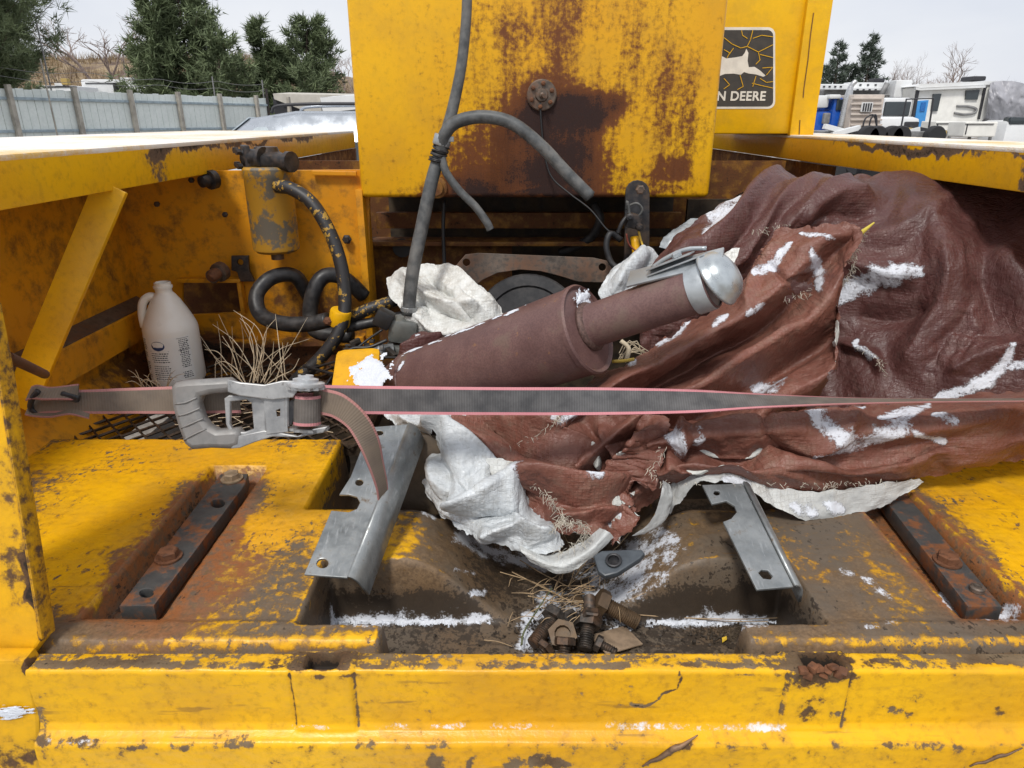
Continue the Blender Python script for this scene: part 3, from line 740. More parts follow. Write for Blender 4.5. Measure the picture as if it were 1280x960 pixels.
# ================================================================== tank in the middle (front face Y = 2.0)
TX0, TX1, TZ0, TZ1 = -.426, .556, .495, 1.25
def rounded_box(name, x0, x1, y0, y1, z0, z1, r, mat, parent):
    bm = bmesh.new(); bmesh.ops.create_cube(bm, size=1.0)
    bmesh.ops.scale(bm, vec=(x1 - x0, y1 - y0, z1 - z0), verts=bm.verts); bmesh.ops.translate(bm, vec=((x0 + x1) / 2, (y0 + y1) / 2, (z0 + z1) / 2), verts=bm.verts)
    bmesh.ops.bevel(bm, geom=bm.edges[:], offset=r, segments=4, affect='EDGES', profile=.5)
    return MB().bm(bm).build(name, mat, parent, smooth=35)
tank = rounded_box('fuel_tank', TX0, TX1, 2.0, 2.75, TZ0, TZ1, .014, M['paint_tank'], machine)
tag(tank, 'yellow tank stained with rust and dark oil round its flange')
mb = MB(); fl = ony(677, 119, 2.0)
mb.lathe([(.040, 0), (.040, .007), (.037, .010), (.018, .011), (.015, .016), (.0, .017)], fl, (0, -1, 0), 28); fo = mb.build('sender_flange', M['rust_grey'], tank, smooth=40)
mb = MB()
for k in range(6):
    a = k * PI / 3 + .4; MB().lathe([(.0062, 0), (.0062, .007), (.003, .009)], fl + Vector((.029 * math.cos(a), -.010, .029 * math.sin(a))), (0, -1, 0), 6).build('flange_bolt', M['rust'], tank)
mb.lathe([(.008, 0), (.008, .012), (.005, .014), (.005, .034)], fl + Vector((0, -.014, 0)), (0.15, -1, -.1), 8)
mb.build('sender_stud', M['rust_grey'], tank, smooth=40)
mb = MB(); c = ony(546, 234, 2.0); mb.lathe([(.03, 0), (.03, .01), (.02, .012), (.02, .03)], c, (0, -1, 0), 14); mb.build('plug', M['paint_cavity'], tank, smooth=40)
# cavity below the tank
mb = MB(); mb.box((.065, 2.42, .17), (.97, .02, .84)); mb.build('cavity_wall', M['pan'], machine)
mb = MB(); a = ony(470, 262, 2.25); b = ony(850, 288, 2.25); mb.box(((a.x + b.x) / 2, 2.25, (a.z + b.z) / 2), (b.x - a.x, .03, .05), bev=.004)
a = ony(462, 297, 2.22); b = ony(870, 304, 2.22); mb.box(((a.x + b.x) / 2, 2.20, (a.z + b.z) / 2), (b.x - a.x, .10, .014), bev=.003)
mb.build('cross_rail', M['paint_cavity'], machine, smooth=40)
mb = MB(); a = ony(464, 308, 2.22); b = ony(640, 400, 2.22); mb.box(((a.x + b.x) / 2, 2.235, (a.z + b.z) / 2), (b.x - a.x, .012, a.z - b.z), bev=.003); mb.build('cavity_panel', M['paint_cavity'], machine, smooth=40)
mb = MB(); mb.lathe([(.03, 0), (.03, .002)], ony(502, 302, 2.19) + Vector((0, 0, -.02)), (0, -1, 0), 16); mb.build('panel_hole', M['wire'], machine)
hose('drain_tube', [(555, 250, 2.15), (554, 290, 2.14), (556, 336, 2.13)], .006, M['wire'], 8, 16)
hose('loop_hose', [(700, 316, 2.2), (735, 300, 2.16), (750, 275, 2.14), (742, 255, 2.16)], .014, M['rubber'], 10, 24)
# pulley plate and pulley
plate_px('pulley_bracket', [(560, 343), (582, 318), (598, 316), (742, 322), (760, 326), (766, 338), (762, 349), (752, 353), (742, 353), (722, 352), (700, 345), (676, 339), (650, 337), (622, 341), (603, 350), (590, 361), (572, 356)], [circ(583, 328, 4.6), circ(753, 334, 4.6)], Vector((0, 1.86, 0)), Vector((0, -1, .22)), .010, M['rust_grey'], machine)
pc = ony(660, 412, 1.86)
mb = MB(); mb.lathe([(.02, .0), (.148, 0), (.152, .004), (.152, .010), (.140, .014), (.140, .026), (.152, .030), (.152, .036), (.148, .040), (.12, .040), (.115, .034), (.05, .034), (.045, .05), (0, .05)], pc, Vector((-.05, -1, .33)), 48)
mb.build('pulley', M['rubber'], machine, smooth=40)
# hanging link at the tank's lower edge
plate_px('hanging_link', arc(797, 240, 15, 180, 360, 8) + [(812, 300), (808, 345), (780, 345), (781, 300)], [], Vector((0, 1.95, 0)), Vector((0, -1, .08)), .014, M['steel_dark'], machine)
mb = MB(); mb.lathe([(.013, 0), (.013, .010), (.009, .012)], ony(800, 237, 1.936), (0, -1, 0), 6); mb.build('link_bolt', M['rust_grey'], machine)
hose('link_rod', [(793, 296, 1.93), (796, 322, 1.91), (798, 350, 1.90)], .012, M['paint_post'], 8, 8)
# solenoid with cables
sp = ony(792, 276, 1.915)
mb = MB(); mb.box(sp, (.038, .03, .04), Matrix.Rotation(.25, 3, 'Y'), .006); mb.lathe([(.010, 0), (.010, .018), (.005, .02), (.005, .03)], sp + Vector((.012, -.012, -.012)), (.1, -1, -.2), 8); mb.lathe([(.010, 0), (.010, .018), (.005, .02), (.005, .03)], sp + Vector((-.014, -.012, .012)), (-.1, -1, .1), 8)
sol = mb.build('solenoid', M['steel_dark'], machine, smooth=40)
hose('cable', [(776, 300, 1.90), (763, 292, 1.89), (758, 308, 1.88), (764, 328, 1.87), (776, 338, 1.86)], .0085, M['rubber'], 10, 26)
hose('cable', [(786, 268, 1.91), (778, 278, 1.90), (772, 292, 1.90)], .006, M['rubber'], 8, 14)
hose('wire', [(783, 292, 1.905), (786, 305, 1.90), (797, 316, 1.89)], .0025, simple('wire_red', (.16, .03, .015), .5), 6, 14)
hose('wire', [(798, 288, 1.905), (801, 300, 1.90), (806, 314, 1.89)], .003, simple('wire_yellow', (.65, .42, .05), .45), 6, 14)
hose('wire', [(784, 258, 1.91), (796, 254, 1.90), (803, 262, 1.90), (797, 272, 1.905)], .003, M['hose_grey'], 6, 18)
hose('wire', [(783, 262, 1.91), (784, 252, 1.905), (787, 268, 1.905)], .004, M['hose_grey'], 6, 14)
hose('sender_wire', [(675, 128, 1.99), (677, 160, 1.985), (681, 195, 1.98), (690, 222, 1.97), (712, 242, 1.95), (738, 262, 1.93), (760, 288, 1.91), (776, 292, 1.90)], .0025, M['wire'], 6, 50)

# ================================================================== standing drain hose with branches (fitting on the floor)
hose('standing_hose', [(584, -30, 1.80), (583, 20, 1.80), (577, 80, 1.79), (566, 135, 1.78), (553, 182, 1.76), (540, 225, 1.74), (527, 285, 1.72), (516, 340, 1.70), (510, 394, 1.69)], [.0115, .0125, .0150, .0165, .0165], M['hose_grey'], 14, 70)
hose('branch_hose', [(551, 190, 1.745), (556, 168, 1.735), (572, 152, 1.73), (604, 146, 1.72), (640, 154, 1.71), (676, 182, 1.70), (708, 216, 1.69), (738, 246, 1.685)], .0150, M['hose_grey'], 14, 60)
hose('branch_hose', [(552, 196, 1.74), (558, 216, 1.735), (574, 238, 1.73), (594, 258, 1.725), (608, 277, 1.72), (613, 287, 1.72)], .0098, M['hose_grey'], 12, 40)
mb = MB()
for (px, py, y) in [(738, 246, 1.685), (613, 286, 1.72)]:
    r_ = .0095 if px > 700 else .006
    a = ony(px, py, y); d_ = (ony(px + 8, py + 9, y) - a).normalized()
    MB().lathe([(r_, 0), (r_, .0015)], a + d_ * .0006, d_, 12).build('hose_bore', M['wire'], machine)
mb = MB(); a = ony(551, 182, 1.75)
mb.lathe([(.020, -.012), (.021, -.010), (.021, .010), (.020, .012)], a + Vector((.004, -.004, .012)), Vector((.3, 0, 1)), 18); mb.box(a + Vector((.026, -.012, .015)), (.014, .012, .012), bev=.002); mb.build('hose_clamp', M['galv'], machine, smooth=40)
mb = MB()
for k in range(7): mb.lathe([(.0195, -.0022), (.0212, 0), (.0195, .0022)], a + Vector((.002 - .0022 * k, -.003, -.002 - .0056 * k)), Vector((.3 + .1 * math.sin(k * 2), .12 * math.cos(k * 3), 1)), 16)
mb.build('tape_wrap', M['rubber'], machine, smooth=True)
mb = MB(); a = ony(511, 386, 1.695)
mb.lathe([(.0195, -.006), (.0205, -.005), (.0205, .005), (.0195, .006)], a, Vector((.1, 0, 1)), 18); mb.build('hose_clamp', M['galv'], machine, smooth=40)
mb = MB(); mb.box(ony(505, 412, 1.70), (.074, .06, .062), Matrix.Rotation(.15, 3, 'Y'), .012); mb.box(ony(502, 436, 1.69), (.078, .062, .026), None, .006); fit = mb.build('pump_housing', simple('cast_aluminium', (.20, .21, .20), .45, .5, nscale=70, dirt=(.08, .075, .06)), machine, smooth=40)
mb = MB(); mb.tube([ony(492, 438, 1.66), ony(452, 442, 1.64)], .018, 12); mb.build('pipe_stub', simple('grey_pipe', (.13, .135, .135), .5, .2), machine, smooth=40)
mb = MB(); mb.lathe([(.020, -.006), (.0205, 0), (.020, .006)], ony(477, 440, 1.652), Vector((1, .05, .1)), 16); mb.box(ony(477, 434, 1.63), (.010, .012, .012), bev=.002); mb.build('hose_clamp', M['galv'], machine, smooth=40)
mb = MB(); mb.box(ony(480, 398, 1.68), (.045, .04, .045), Matrix.Rotation(.5, 3, 'Y'), .008); mb.build('wire_plug', M['wire'], machine, smooth=40)
for pts in ([(478, 412, 1.66), (455, 428, 1.65), (435, 445, 1.63), (418, 466, 1.6), (405, 486, 1.56)], [(484, 425, 1.63), (462, 434, 1.62), (440, 436, 1.62), (420, 450, 1.61)], [(500, 447, 1.6), (450, 447, 1.58), (420, 452, 1.6), (385, 462, 1.64)], [(472, 450, 1.6), (440, 470, 1.55), (380, 458, 1.65)]):
    hose('cable', pts, random.choice([.0045, .003, .0035]), M['wire'], 8, 30)
mb = MB()
for k in range(26):
    a = ony(random.uniform(430, 490), random.uniform(425, 450), random.uniform(1.63, 1.72)); mb.box(a, (random.uniform(.01, .035), random.uniform(.01, .02), random.uniform(.004, .012)), Matrix.Rotation(random.uniform(0, 3), 3, 'Z') @ Matrix.Rotation(random.uniform(-.6, .6), 3, 'Y'), .002)
o_ = mb.build('debris', simple('wet_debris', (.025, .02, .016), .6, var=.6), machine); o_['kind'] = 'stuff'

# ================================================================== wear bars in the slots with their bolts
def hexhead(mb, c, r, h, axis=(0, 0, 1), rot=0.0):
    a = Vector(axis).normalized(); x = a.cross(Vector((0.3, 1, 0.1))).normalized(); y = a.cross(x)
    vs = []
    for (rr, hh) in ((r, 0), (r, h * .82), (r * .86, h)):
        for k in range(6):
            t_ = k * PI / 3 + rot; vs.append(Vector(c) + a * hh + (x * math.cos(t_) + y * math.sin(t_)) * rr)
    fs = [(i * 6 + k, i * 6 + (k + 1) % 6, (i + 1) * 6 + (k + 1) % 6, (i + 1) * 6 + k) for i in range(2) for k in range(6)] + [tuple(range(12, 18)), (5, 4, 3, 2, 1, 0)]
    mb.add(vs, fs)
def wear_bar(pxs, bolts, holes, lab):
    o = plate_px('wear_bar', pxs, [circ(h_[0], h_[1], 9, 5.5) for h_ in holes], Vector((0, 0, -.008)), Vector((0, 0, 1)), .030, M['wear_bar'], machine, .002)
    tag(o, lab)
    for b in bolts:
        mb = MB(); c = onz(b[0], b[1], -.007)
        mb.lathe([(.0225, 0), (.0225, .003)], c, (0, 0, 1), 20); hexhead(mb, c + Vector((0, 0, .003)), b[2], .013, rot=b[3]); mb.build('bolt', b[4], o, smooth=30)
    return o
wear_bar([(149, 757), (192, 757), (306, 606), (310, 592), (276, 592)], [(290, 599, .0165, .2, simple('bolt_tan', (.30, .22, .14), .6, .2, nscale=80)), (211, 697, .0175, .9, M['rust'])], [(272, 629), (183, 741)], 'rusty wear bar set in a slot of the deck')
wear_bar([(1210, 758), (1253, 758), (1128, 612), (1096, 612)], [(1184, 702, .0175, .3, M['rust'])], [], 'grey wear bar half covered by the tarp')
mb = MB(); mb.lathe([(.011, 0), (.011, .006), (.009, .008), (.006, .008), (.005, .006)], onz(1221, 738, -.007), (0, 0, 1), 16); mb.build('bolt', M['rust_grey'], machine, smooth=40)
# ================================================================== ground, hill
t = NT('gravel_yard'); n1 = t.noise(.8, 6, .6); n2 = t.noise(18, 5, .65); n3 = t.noise(.15, 4, .55)
c = t.mix(t.mr(n2, .3, .7), (.13, .11, .09), (.25, .225, .19)); c = t.mix(t.mr(t.math('ADD', t.math('MULTIPLY', n1, .6), t.math('MULTIPLY', n3, .5)), .58, .66), c, (.72, .74, .78))
M['yard'] = t.set(c, .9, 0, t.bump(n2, .5, .02))
gx, gy = np.meshgrid(np.concatenate([np.linspace(-1500, -60, 14), np.linspace(-55, 55, 45), np.linspace(60, 1500, 14)]), np.concatenate([np.linspace(-400, -25, 8), np.linspace(-20, 90, 45), np.linspace(100, 2200, 18)]))
tag(grid_obj('ground', np.stack([gx, gy, GROUND + .05 * fbm(gx * .12, gy * .12, 3, 3)], -1), M['yard'], None), kind='structure')
t = NT('brown_hill'); n1 = t.noise(.10, 6, .65); n2 = t.noise(1.2, 5, .7); st = t.noise(1.0, 4, .6, vec=t.scaled((.35, .35, .05)))
c = t.mix(t.mr(n2, .3, .7), (.20, .145, .085), (.36, .27, .16)); c = t.mix(t.mr(n1, .48, .62), c, (.125, .085, .065)); c = t.mix(t.math('MULTIPLY', t.mr(st, .5, .7), .5), c, (.15, .10, .085))
M['hill'] = t.set(c, .95, 0, t.bump(n2, .8, .4))
hx, hy = np.meshgrid(np.linspace(-330, -20, 80), np.linspace(105, 330, 50))
hz = GROUND - .4 + 21 * sstep(110, 230, hy) * sstep(-18, -75, hx) * (.92 + .10 * fbm(hx * .03, hy * .03, 8, 4))
tag(grid_obj('hill', np.stack([hx, hy, hz], -1), M['hill'], None), kind='structure')

# ================================================================== trees
def leafmat(name, a, b):
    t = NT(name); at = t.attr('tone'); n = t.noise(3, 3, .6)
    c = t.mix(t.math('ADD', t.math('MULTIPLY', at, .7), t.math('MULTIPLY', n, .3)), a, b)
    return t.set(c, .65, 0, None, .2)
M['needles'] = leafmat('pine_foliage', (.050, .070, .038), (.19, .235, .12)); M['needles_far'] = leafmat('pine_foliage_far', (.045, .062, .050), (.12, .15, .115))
M['bark'] = simple('bark', (.09, .065, .05), .9, 0, .4, 12, .6, .02); M['bare'] = simple('bare_wood', (.24, .185, .16), .9, 0, .25, 6)
M['brush'] = leafmat('dry_brush', (.12, .085, .06), (.34, .25, .14))
def pine(base, h, rad, n_br, tuft, n_needle, seed, lab, mat, sparse=0.0, lean=(0, 0), group='pine trees beyond the fence', low=.1, shape=1.0, nl=.34, nw=.028):
    r = np.random.default_rng(seed); rr = random.Random(seed)
    root = empty('pine_tree', tuple(base), lab, 'tree', group)
    b = Vector(base); top = b + Vector((lean[0], lean[1], h))
    tr = MB(); tr.tube([b, b.lerp(top, .5) + Vector((rr.uniform(-.1, .1), 0, 0)), top], [h * .022, h * .014, .02], 8, 12)
    cen, dirs, tone = [], [], []
    for k in range(n_br):
        f = low + (1 - low) * (k + rr.random()) / n_br
        a = rr.uniform(0, 2 * PI); ln = rad * (1 - ((f - low) / (1 - low)) ** 1.25) ** shape * rr.uniform(.62, 1.12) + .12
        o = b.lerp(top, f); d = Vector((math.cos(a), math.sin(a), rr.uniform(-.05, .30) + .35 * f))
        m_ = o + d * ln * .55 + Vector((0, 0, -.05 * ln)); e = o + d * ln + Vector((0, 0, .14 * ln))
        tr.tube([o, m_, e], [.012 * h * (1 - f) * .6 + .012, .012, .006], 4, 6)
        ns = max(2, int(tuft * ln / rad + 2))
        for j in range(ns):
            s_ = .28 + .72 * (j + rr.random()) / ns
            p = o.lerp(m_, s_ * 2) if s_ < .5 else m_.lerp(e, s_ * 2 - 1)
            sp_r = .30 * ln * s_
            p = p + Vector((rr.gauss(0, .35), rr.gauss(0, .35), rr.gauss(.04, .25))) * sp_r
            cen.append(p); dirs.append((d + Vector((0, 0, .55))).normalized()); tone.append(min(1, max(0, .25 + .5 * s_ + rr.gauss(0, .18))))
    tr.build('trunk', M['bark'], root, smooth=True)
    C_ = np.array([tuple(c) for c in cen]); D_n = np.array([tuple(d) for d in dirs]); n = len(C_)
    nd = D_n[:, None, :] * .75 + r.normal(0, .62, (n, n_needle, 3)); nd /= np.linalg.norm(nd, axis=2, keepdims=True)
    L_ = nl * r.uniform(.6, 1.2, (n, n_needle, 1)); base_ = C_[:, None, :] + nd * L_ * .05 + r.normal(0, nl * .18, (n, n_needle, 3))
    sd = np.cross(nd, r.normal(0, 1, (n, n_needle, 3))); sd /= np.linalg.norm(sd, axis=2, keepdims=True) + 1e-9
    A1 = base_ - sd * nw; A2 = base_ + sd * nw; T_ = base_ + nd * L_
    V = np.stack([A1, A2, T_], 2).reshape(-1, 3); F = np.arange(len(V)).reshape(-1, 3)
    me = bpy.data.meshes.new('crown'); me.vertices.add(len(V)); me.vertices.foreach_set('co', V.astype(np.float32).ravel())
    me.loops.add(F.size); me.loops.foreach_set('vertex_index', F.astype(np.int32).ravel()); me.polygons.add(len(F)); me.polygons.foreach_set('loop_start', np.arange(0, F.size, 3, dtype=np.int32))
    me.update(calc_edges=True); me.validate()
    tn = np.repeat(np.array(tone), n_needle * 3); at = me.attributes.new('tone', 'FLOAT', 'POINT'); at.data.foreach_set('value', tn.astype(np.float32))
    o = link_mesh('crown', me, mat, root); o['kind'] = 'stuff'; del o['kind']
    return root
def gp(px, Y):
    p = ony(px, 150, Y); p.z = GROUND; return p
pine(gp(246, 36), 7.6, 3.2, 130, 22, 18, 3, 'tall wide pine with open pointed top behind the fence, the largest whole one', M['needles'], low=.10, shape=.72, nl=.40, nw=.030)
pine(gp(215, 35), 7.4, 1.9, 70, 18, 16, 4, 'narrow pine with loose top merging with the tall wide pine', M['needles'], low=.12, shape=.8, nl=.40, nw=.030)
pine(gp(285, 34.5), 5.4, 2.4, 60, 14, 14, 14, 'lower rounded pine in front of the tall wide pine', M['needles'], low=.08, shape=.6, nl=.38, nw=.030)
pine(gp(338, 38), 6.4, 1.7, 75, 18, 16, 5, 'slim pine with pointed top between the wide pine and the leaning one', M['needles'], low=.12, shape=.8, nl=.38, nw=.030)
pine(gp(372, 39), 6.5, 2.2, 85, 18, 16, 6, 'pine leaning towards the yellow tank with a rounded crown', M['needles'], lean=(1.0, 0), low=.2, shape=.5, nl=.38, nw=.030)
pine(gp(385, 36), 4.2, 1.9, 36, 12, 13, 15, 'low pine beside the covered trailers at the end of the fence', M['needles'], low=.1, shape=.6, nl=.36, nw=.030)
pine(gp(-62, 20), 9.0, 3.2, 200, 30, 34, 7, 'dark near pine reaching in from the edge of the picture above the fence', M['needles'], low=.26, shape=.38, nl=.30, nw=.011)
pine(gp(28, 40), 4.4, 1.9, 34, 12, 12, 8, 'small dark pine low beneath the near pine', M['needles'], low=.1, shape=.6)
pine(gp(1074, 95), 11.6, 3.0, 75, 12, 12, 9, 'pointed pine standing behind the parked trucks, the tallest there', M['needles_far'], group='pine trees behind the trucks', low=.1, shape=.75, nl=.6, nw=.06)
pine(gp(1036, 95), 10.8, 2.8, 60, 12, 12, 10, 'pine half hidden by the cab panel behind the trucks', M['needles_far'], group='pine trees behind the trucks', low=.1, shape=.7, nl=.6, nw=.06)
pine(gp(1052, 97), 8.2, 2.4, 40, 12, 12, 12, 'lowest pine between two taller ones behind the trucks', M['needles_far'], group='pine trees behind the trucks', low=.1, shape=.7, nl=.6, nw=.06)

def bare_tree(base, h, seed, lab, depth=5, spread=.55, group='bare trees', r0=None, mat=None):
    rr = random.Random(seed); root = empty('bare_tree', tuple(base), lab, 'tree', group) if lab else None
    tr, cr = MB(), MB()
    def grow(p, d, L, r, k):
        q = p + d * L * .5 + Vector((rr.uniform(-1, 1), rr.uniform(-1, 1), rr.uniform(-.3, .6))) * L * .07; e = p + d * L
        (tr if k == depth else cr).tube([p, q, e], [r, r * .85, r * .68], 5 if k > 2 else 3, None, cap=False)
        if k == 0: return
        for j in range(rr.choice([2, 3, 3]) if k > 1 else 3):
            nd = (d + Vector((rr.gauss(0, spread), rr.gauss(0, spread), rr.gauss(.12, .25)))).normalized()
            grow(p.lerp(e, rr.uniform(.55, 1.0)) if j else e, nd, L * rr.uniform(.58, .86), r * .62, k - 1)
    grow(Vector(base), Vector((rr.uniform(-.08, .08), 0, 1)), h * .30, r0 or h * .018, depth)
    tr.build('trunk', mat or M['bare'], root, True); cr.build('crown', mat or M['bare'], root)
    return root
bare_tree(gp(138, 62), 12.5, 3, 'wide bare tree with forked trunk in front of the brown hillside', 6, .55)
bare_tree(gp(82, 66), 7.5, 4, 'small bare tree beside the dark near pine', 5, .5)
bare_tree(gp(432, 70), 9.5, 5, 'pale bare tree just beside the yellow tank', 6, .5)
bare_tree(gp(1180, 80), 10.5, 6, 'bare tree with upright twigs rising above the camper roof', 6, .45)
for k, (px, h, lab) in enumerate([(1100, 9.0, 'bare tree nearest the pines behind the trucks'), (1122, 9.6, 'bare tree behind the white box on the lift'), (1143, 8.6, 'bare tree behind the end of the camper'), (1160, 8.8, 'bare tree over the back of the camper roof'), (1212, 6.6, 'low bare tree behind the middle of the camper roof')]):
    bare_tree(gp(px, 105 + 3 * k), h * 1.15, 20 + k, lab, 6, .42, r0=.12)
# scrub and weeds on the hillside and along the horizon
def scrub(name, pts, hgt, n_st, seed, lab, mat):
    r = np.random.default_rng(seed); P = np.array(pts); n = len(P)
    b = P[:, None, :] + np.concatenate([r.normal(0, hgt * .35, (n, n_st, 2)), np.zeros((n, n_st, 1))], 2)
    d = r.normal(0, .3, (n, n_st, 3)); d[..., 2] = 1; L_ = hgt * r.uniform(.5, 1.2, (n, n_st, 1)); tp = b + d * L_
    w = hgt * .035; s_ = np.zeros_like(d); a = r.uniform(0, PI, (n, n_st)); s_[..., 0] = np.cos(a) * w; s_[..., 1] = np.sin(a) * w
    V = np.stack([b - s_, b + s_, tp], 2).reshape(-1, 3); F = np.arange(len(V)).reshape(-1, 3)
    me = bpy.data.meshes.new(name); me.from_pydata(V.tolist(), [], F.tolist()); me.update()
    tn = np.repeat(r.uniform(0, 1, n), n_st * 3); at = me.attributes.new('tone', 'FLOAT', 'POINT'); at.data.foreach_set('value', tn.astype(np.float32))
    o = link_mesh(name, me, mat); tag(o, lab, kind='stuff')
rs = np.random.default_rng(5); pts = []
for k in range(1500):
    x, y = rs.uniform(-230, -40), rs.uniform(112, 235); z = GROUND - .4 + 21 * float(sstep(110, 230, np.array(y))) * float(sstep(-18, -75, np.array(x))) * .9; pts.append((x, y, z))
scrub('hillside_brush', pts, 2.6, 14, 6, 'dry brown brush covering the far hillside', M['brush'])
pts = [(rs.uniform(-60, 190), rs.uniform(150, 190), GROUND) for k in range(700)]
scrub('distant_brush', pts, 5.0, 14, 7, 'grey brown line of bare brush along the horizon', M['brush'])
pts = [(rs.uniform(60, 260), rs.uniform(200, 260), GROUND) for k in range(240)]
scrub('distant_trees', pts, 11.0, 20, 8, 'dark far trees on the horizon beyond the camper', M['needles_far'])

# ================================================================== fence
t = NT('fence_board'); n1 = t.noise(1.2, 5, .6); n2 = t.noise(14, 4, .6)
M['fence'] = t.set(t.mix(t.mr(t.math('ADD', t.math('MULTIPLY', n1, .6), t.math('MULTIPLY', n2, .4)), .3, .7), (.62, .68, .655), (.78, .83, .80)), .6, 0, t.bump(n2, .2, .004))
M['fence_rail'] = simple('fence_rail', (.30, .37, .41), .6, 0, .2, 6); M['fence_post'] = simple('fence_post', (.36, .335, .29), .8, 0, .25, 5, .3, .004)
fence = empty('fence', tuple(gp(170, 22)), 'pale blue-green board fence with timber posts along the yard', 'fence')
fa = Vector((-13.0, 19.2, GROUND)); fb = Vector((-9.35, 28.3, GROUND)); fd = (fb - fa).normalized(); fs_ = fd.cross(Vector((0, 0, 1))); FH = 2.66
if fs_.dot(Vector((0, 0, 0)) - fa) < 0: fs_ = -fs_
yaw = Matrix((fd, Vector((0, 0, 1)).cross(fd), Vector((0, 0, 1)))).transposed()
Ltot = (fb - fa).length; bay = 1.83; bw = bay / 8
proto = None
for k in range(-14, int(Ltot / bw) + 1):
    p = fa + fd * (k * bw + bw / 2)
    hh = FH + .015 * math.sin(k * 2.3)
    if proto is None:
        proto = MB().box((0, 0, 0), (bw * .95, .022, FH), yaw, .004).build('board', M['fence'], fence); o = proto
    else:
        o = proto.copy(); COL.objects.link(o)
    o.location = p + Vector((0, 0, FH / 2)) - fence.location + Vector((0, 0, hh - FH)) + fs_ * (.004 if k % 2 else 0)
    o.matrix_parent_inverse = Matrix()
nb = int(Ltot / bay) + 1
for k in range(-1, nb + 1):
    p = fa + fd * (k * bay)
    MB().box(p + fs_ * .10 + Vector((0, 0, FH / 2 + .04)), (.12, .12, FH + .10), yaw, .01).build('post', M['fence_post'], fence)
    if k < nb:
        for z in (.5, 1.62, 2.42):
            L_ = bay - .14 if k < nb - 1 else Ltot - k * bay - .1
            if L_ > .1: MB().box(p + fd * (L_ / 2 + .07) + fs_ * .045 + Vector((0, 0, z)), (L_, .05, .07), yaw, .006).build('rail', M['fence_rail'], fence)
MB().box(fb + Vector((0, 0, 1.5)) + fs_ * .05, (.07, .07, 3.0), yaw).build('end_post', M['steel_dark'], fence)
mb = MB()
for z, dz in ((2.95, .0), (3.15, .03)):
    pts = [fa + fd * (s_ * Ltot) + Vector((0, 0, z + dz * math.sin(s_ * 9) - .10 * math.sin((s_ * 4 % 1) * PI))) for s_ in np.linspace(-.35, 1.0, 40)]
    mb.tube(pts, .006, 4)
for s_ in (-.30, .13, .74, .995):
    p = fa + fd * (s_ * Ltot) - fs_ * .05
    mb.tube([p + Vector((0, 0, 2.2)), p + Vector((0, 0, 3.3 + (1.2 if s_ == .13 else 0)))], .022, 6)
mb.build('fence_wire', simple('fence_wire', (.22, .22, .22), .6), fence)
MB().tube([fa + fs_ * .3 + fd * .9 + Vector((0, 0, 0)), fa + fs_ * .3 + fd * .9 + Vector((0, 0, 3.4))], .022, 6).build('steel_pipe', M['fence_post'], fence, True)

# ================================================================== vehicles
M['veh_white'] = simple('vehicle_white', (.72, .735, .74), .35, 0, .08, 3, .02, dirt=(.45, .42, .38), dirt_amt=.3); M['veh_cream'] = simple('camper_cream', (.80, .79, .74), .45, 0, .07, 3, .02)
M['veh_blue'] = simple('truck_blue', (.010, .085, .42), .3, 0, .15, 3, .02); M['veh_glass'] = simple('vehicle_glass', (.03, .04, .045), .08, 0, .2, 2, 0, spec=.7); M['tyre'] = simple('tyre', (.022, .022, .024), .85, 0, .3, 20, .3)
M['chrome'] = simple('stack_chrome', (.50, .50, .50), .25, .8, .1, 8, .03); M['cover_grey'] = simple('camper_cover', (.30, .30, .325), .4, 0, .14, 1.2, .4, .04); M['pale_blue'] = simple('door_blue', (.05, .27, .62), .4, 0, .08, 4, .02)
M['tan_panel'] = simple('ribbed_panel', (.52, .455, .40), .5, 0, .08, 4, .02); M['dark_trim'] = simple('dark_trim', (.03, .03, .035), .5, 0, .2, 6); M['grey_metal'] = simple('grey_metal', (.22, .22, .22), .6, .2, .25, 5)
M['ochre'] = simple('ochre_sheet', (.45, .32, .10), .7); M['tan_tarp'] = simple('trailer_cover', (.50, .475, .42), .6, 0, .12, 2, .3, .05)
def pv(px, py, Y): return ony(px, py, Y)
def pb(mb, x0, y0, x1, y1, Y, dep, bev=.02, zb=None):
    """box whose face towards the viewer spans the given picture points at distance Y"""
    a = pv(x0, y0, Y); b = pv(x1, y1, Y); zlo = b.z if zb is None else zb; xm = (a.x + b.x) / 2
    c = pv((x0 + x1) / 2, (y0 + y1) / 2, Y)
    w = abs((pv(x1, (y0 + y1) / 2, Y) - pv(x0, (y0 + y1) / 2, Y)).x)
    mb.box((c.x, Y + dep / 2, (a.z + zlo) / 2), (w, dep, a.z - zlo), bev=bev); return mb
def wheel(parent, c, r, w, axis=(0, -1, 0)):
    o = MB().lathe([(r * .5, -w / 2), (r * .9, -w / 2), (r, -w * .3), (r, w * .3), (r * .9, w / 2), (r * .5, w / 2)], c, axis, 20).build('tyre', M['tyre'], parent, smooth=40)
    MB().lathe([(r * .52, -w * .35), (r * .52, w * .42), (r * .3, w * .3), (r * .12, w * .36), (0, w * .37)], c, axis, 14).build('rim', M['grey_metal'], o, smooth=40)
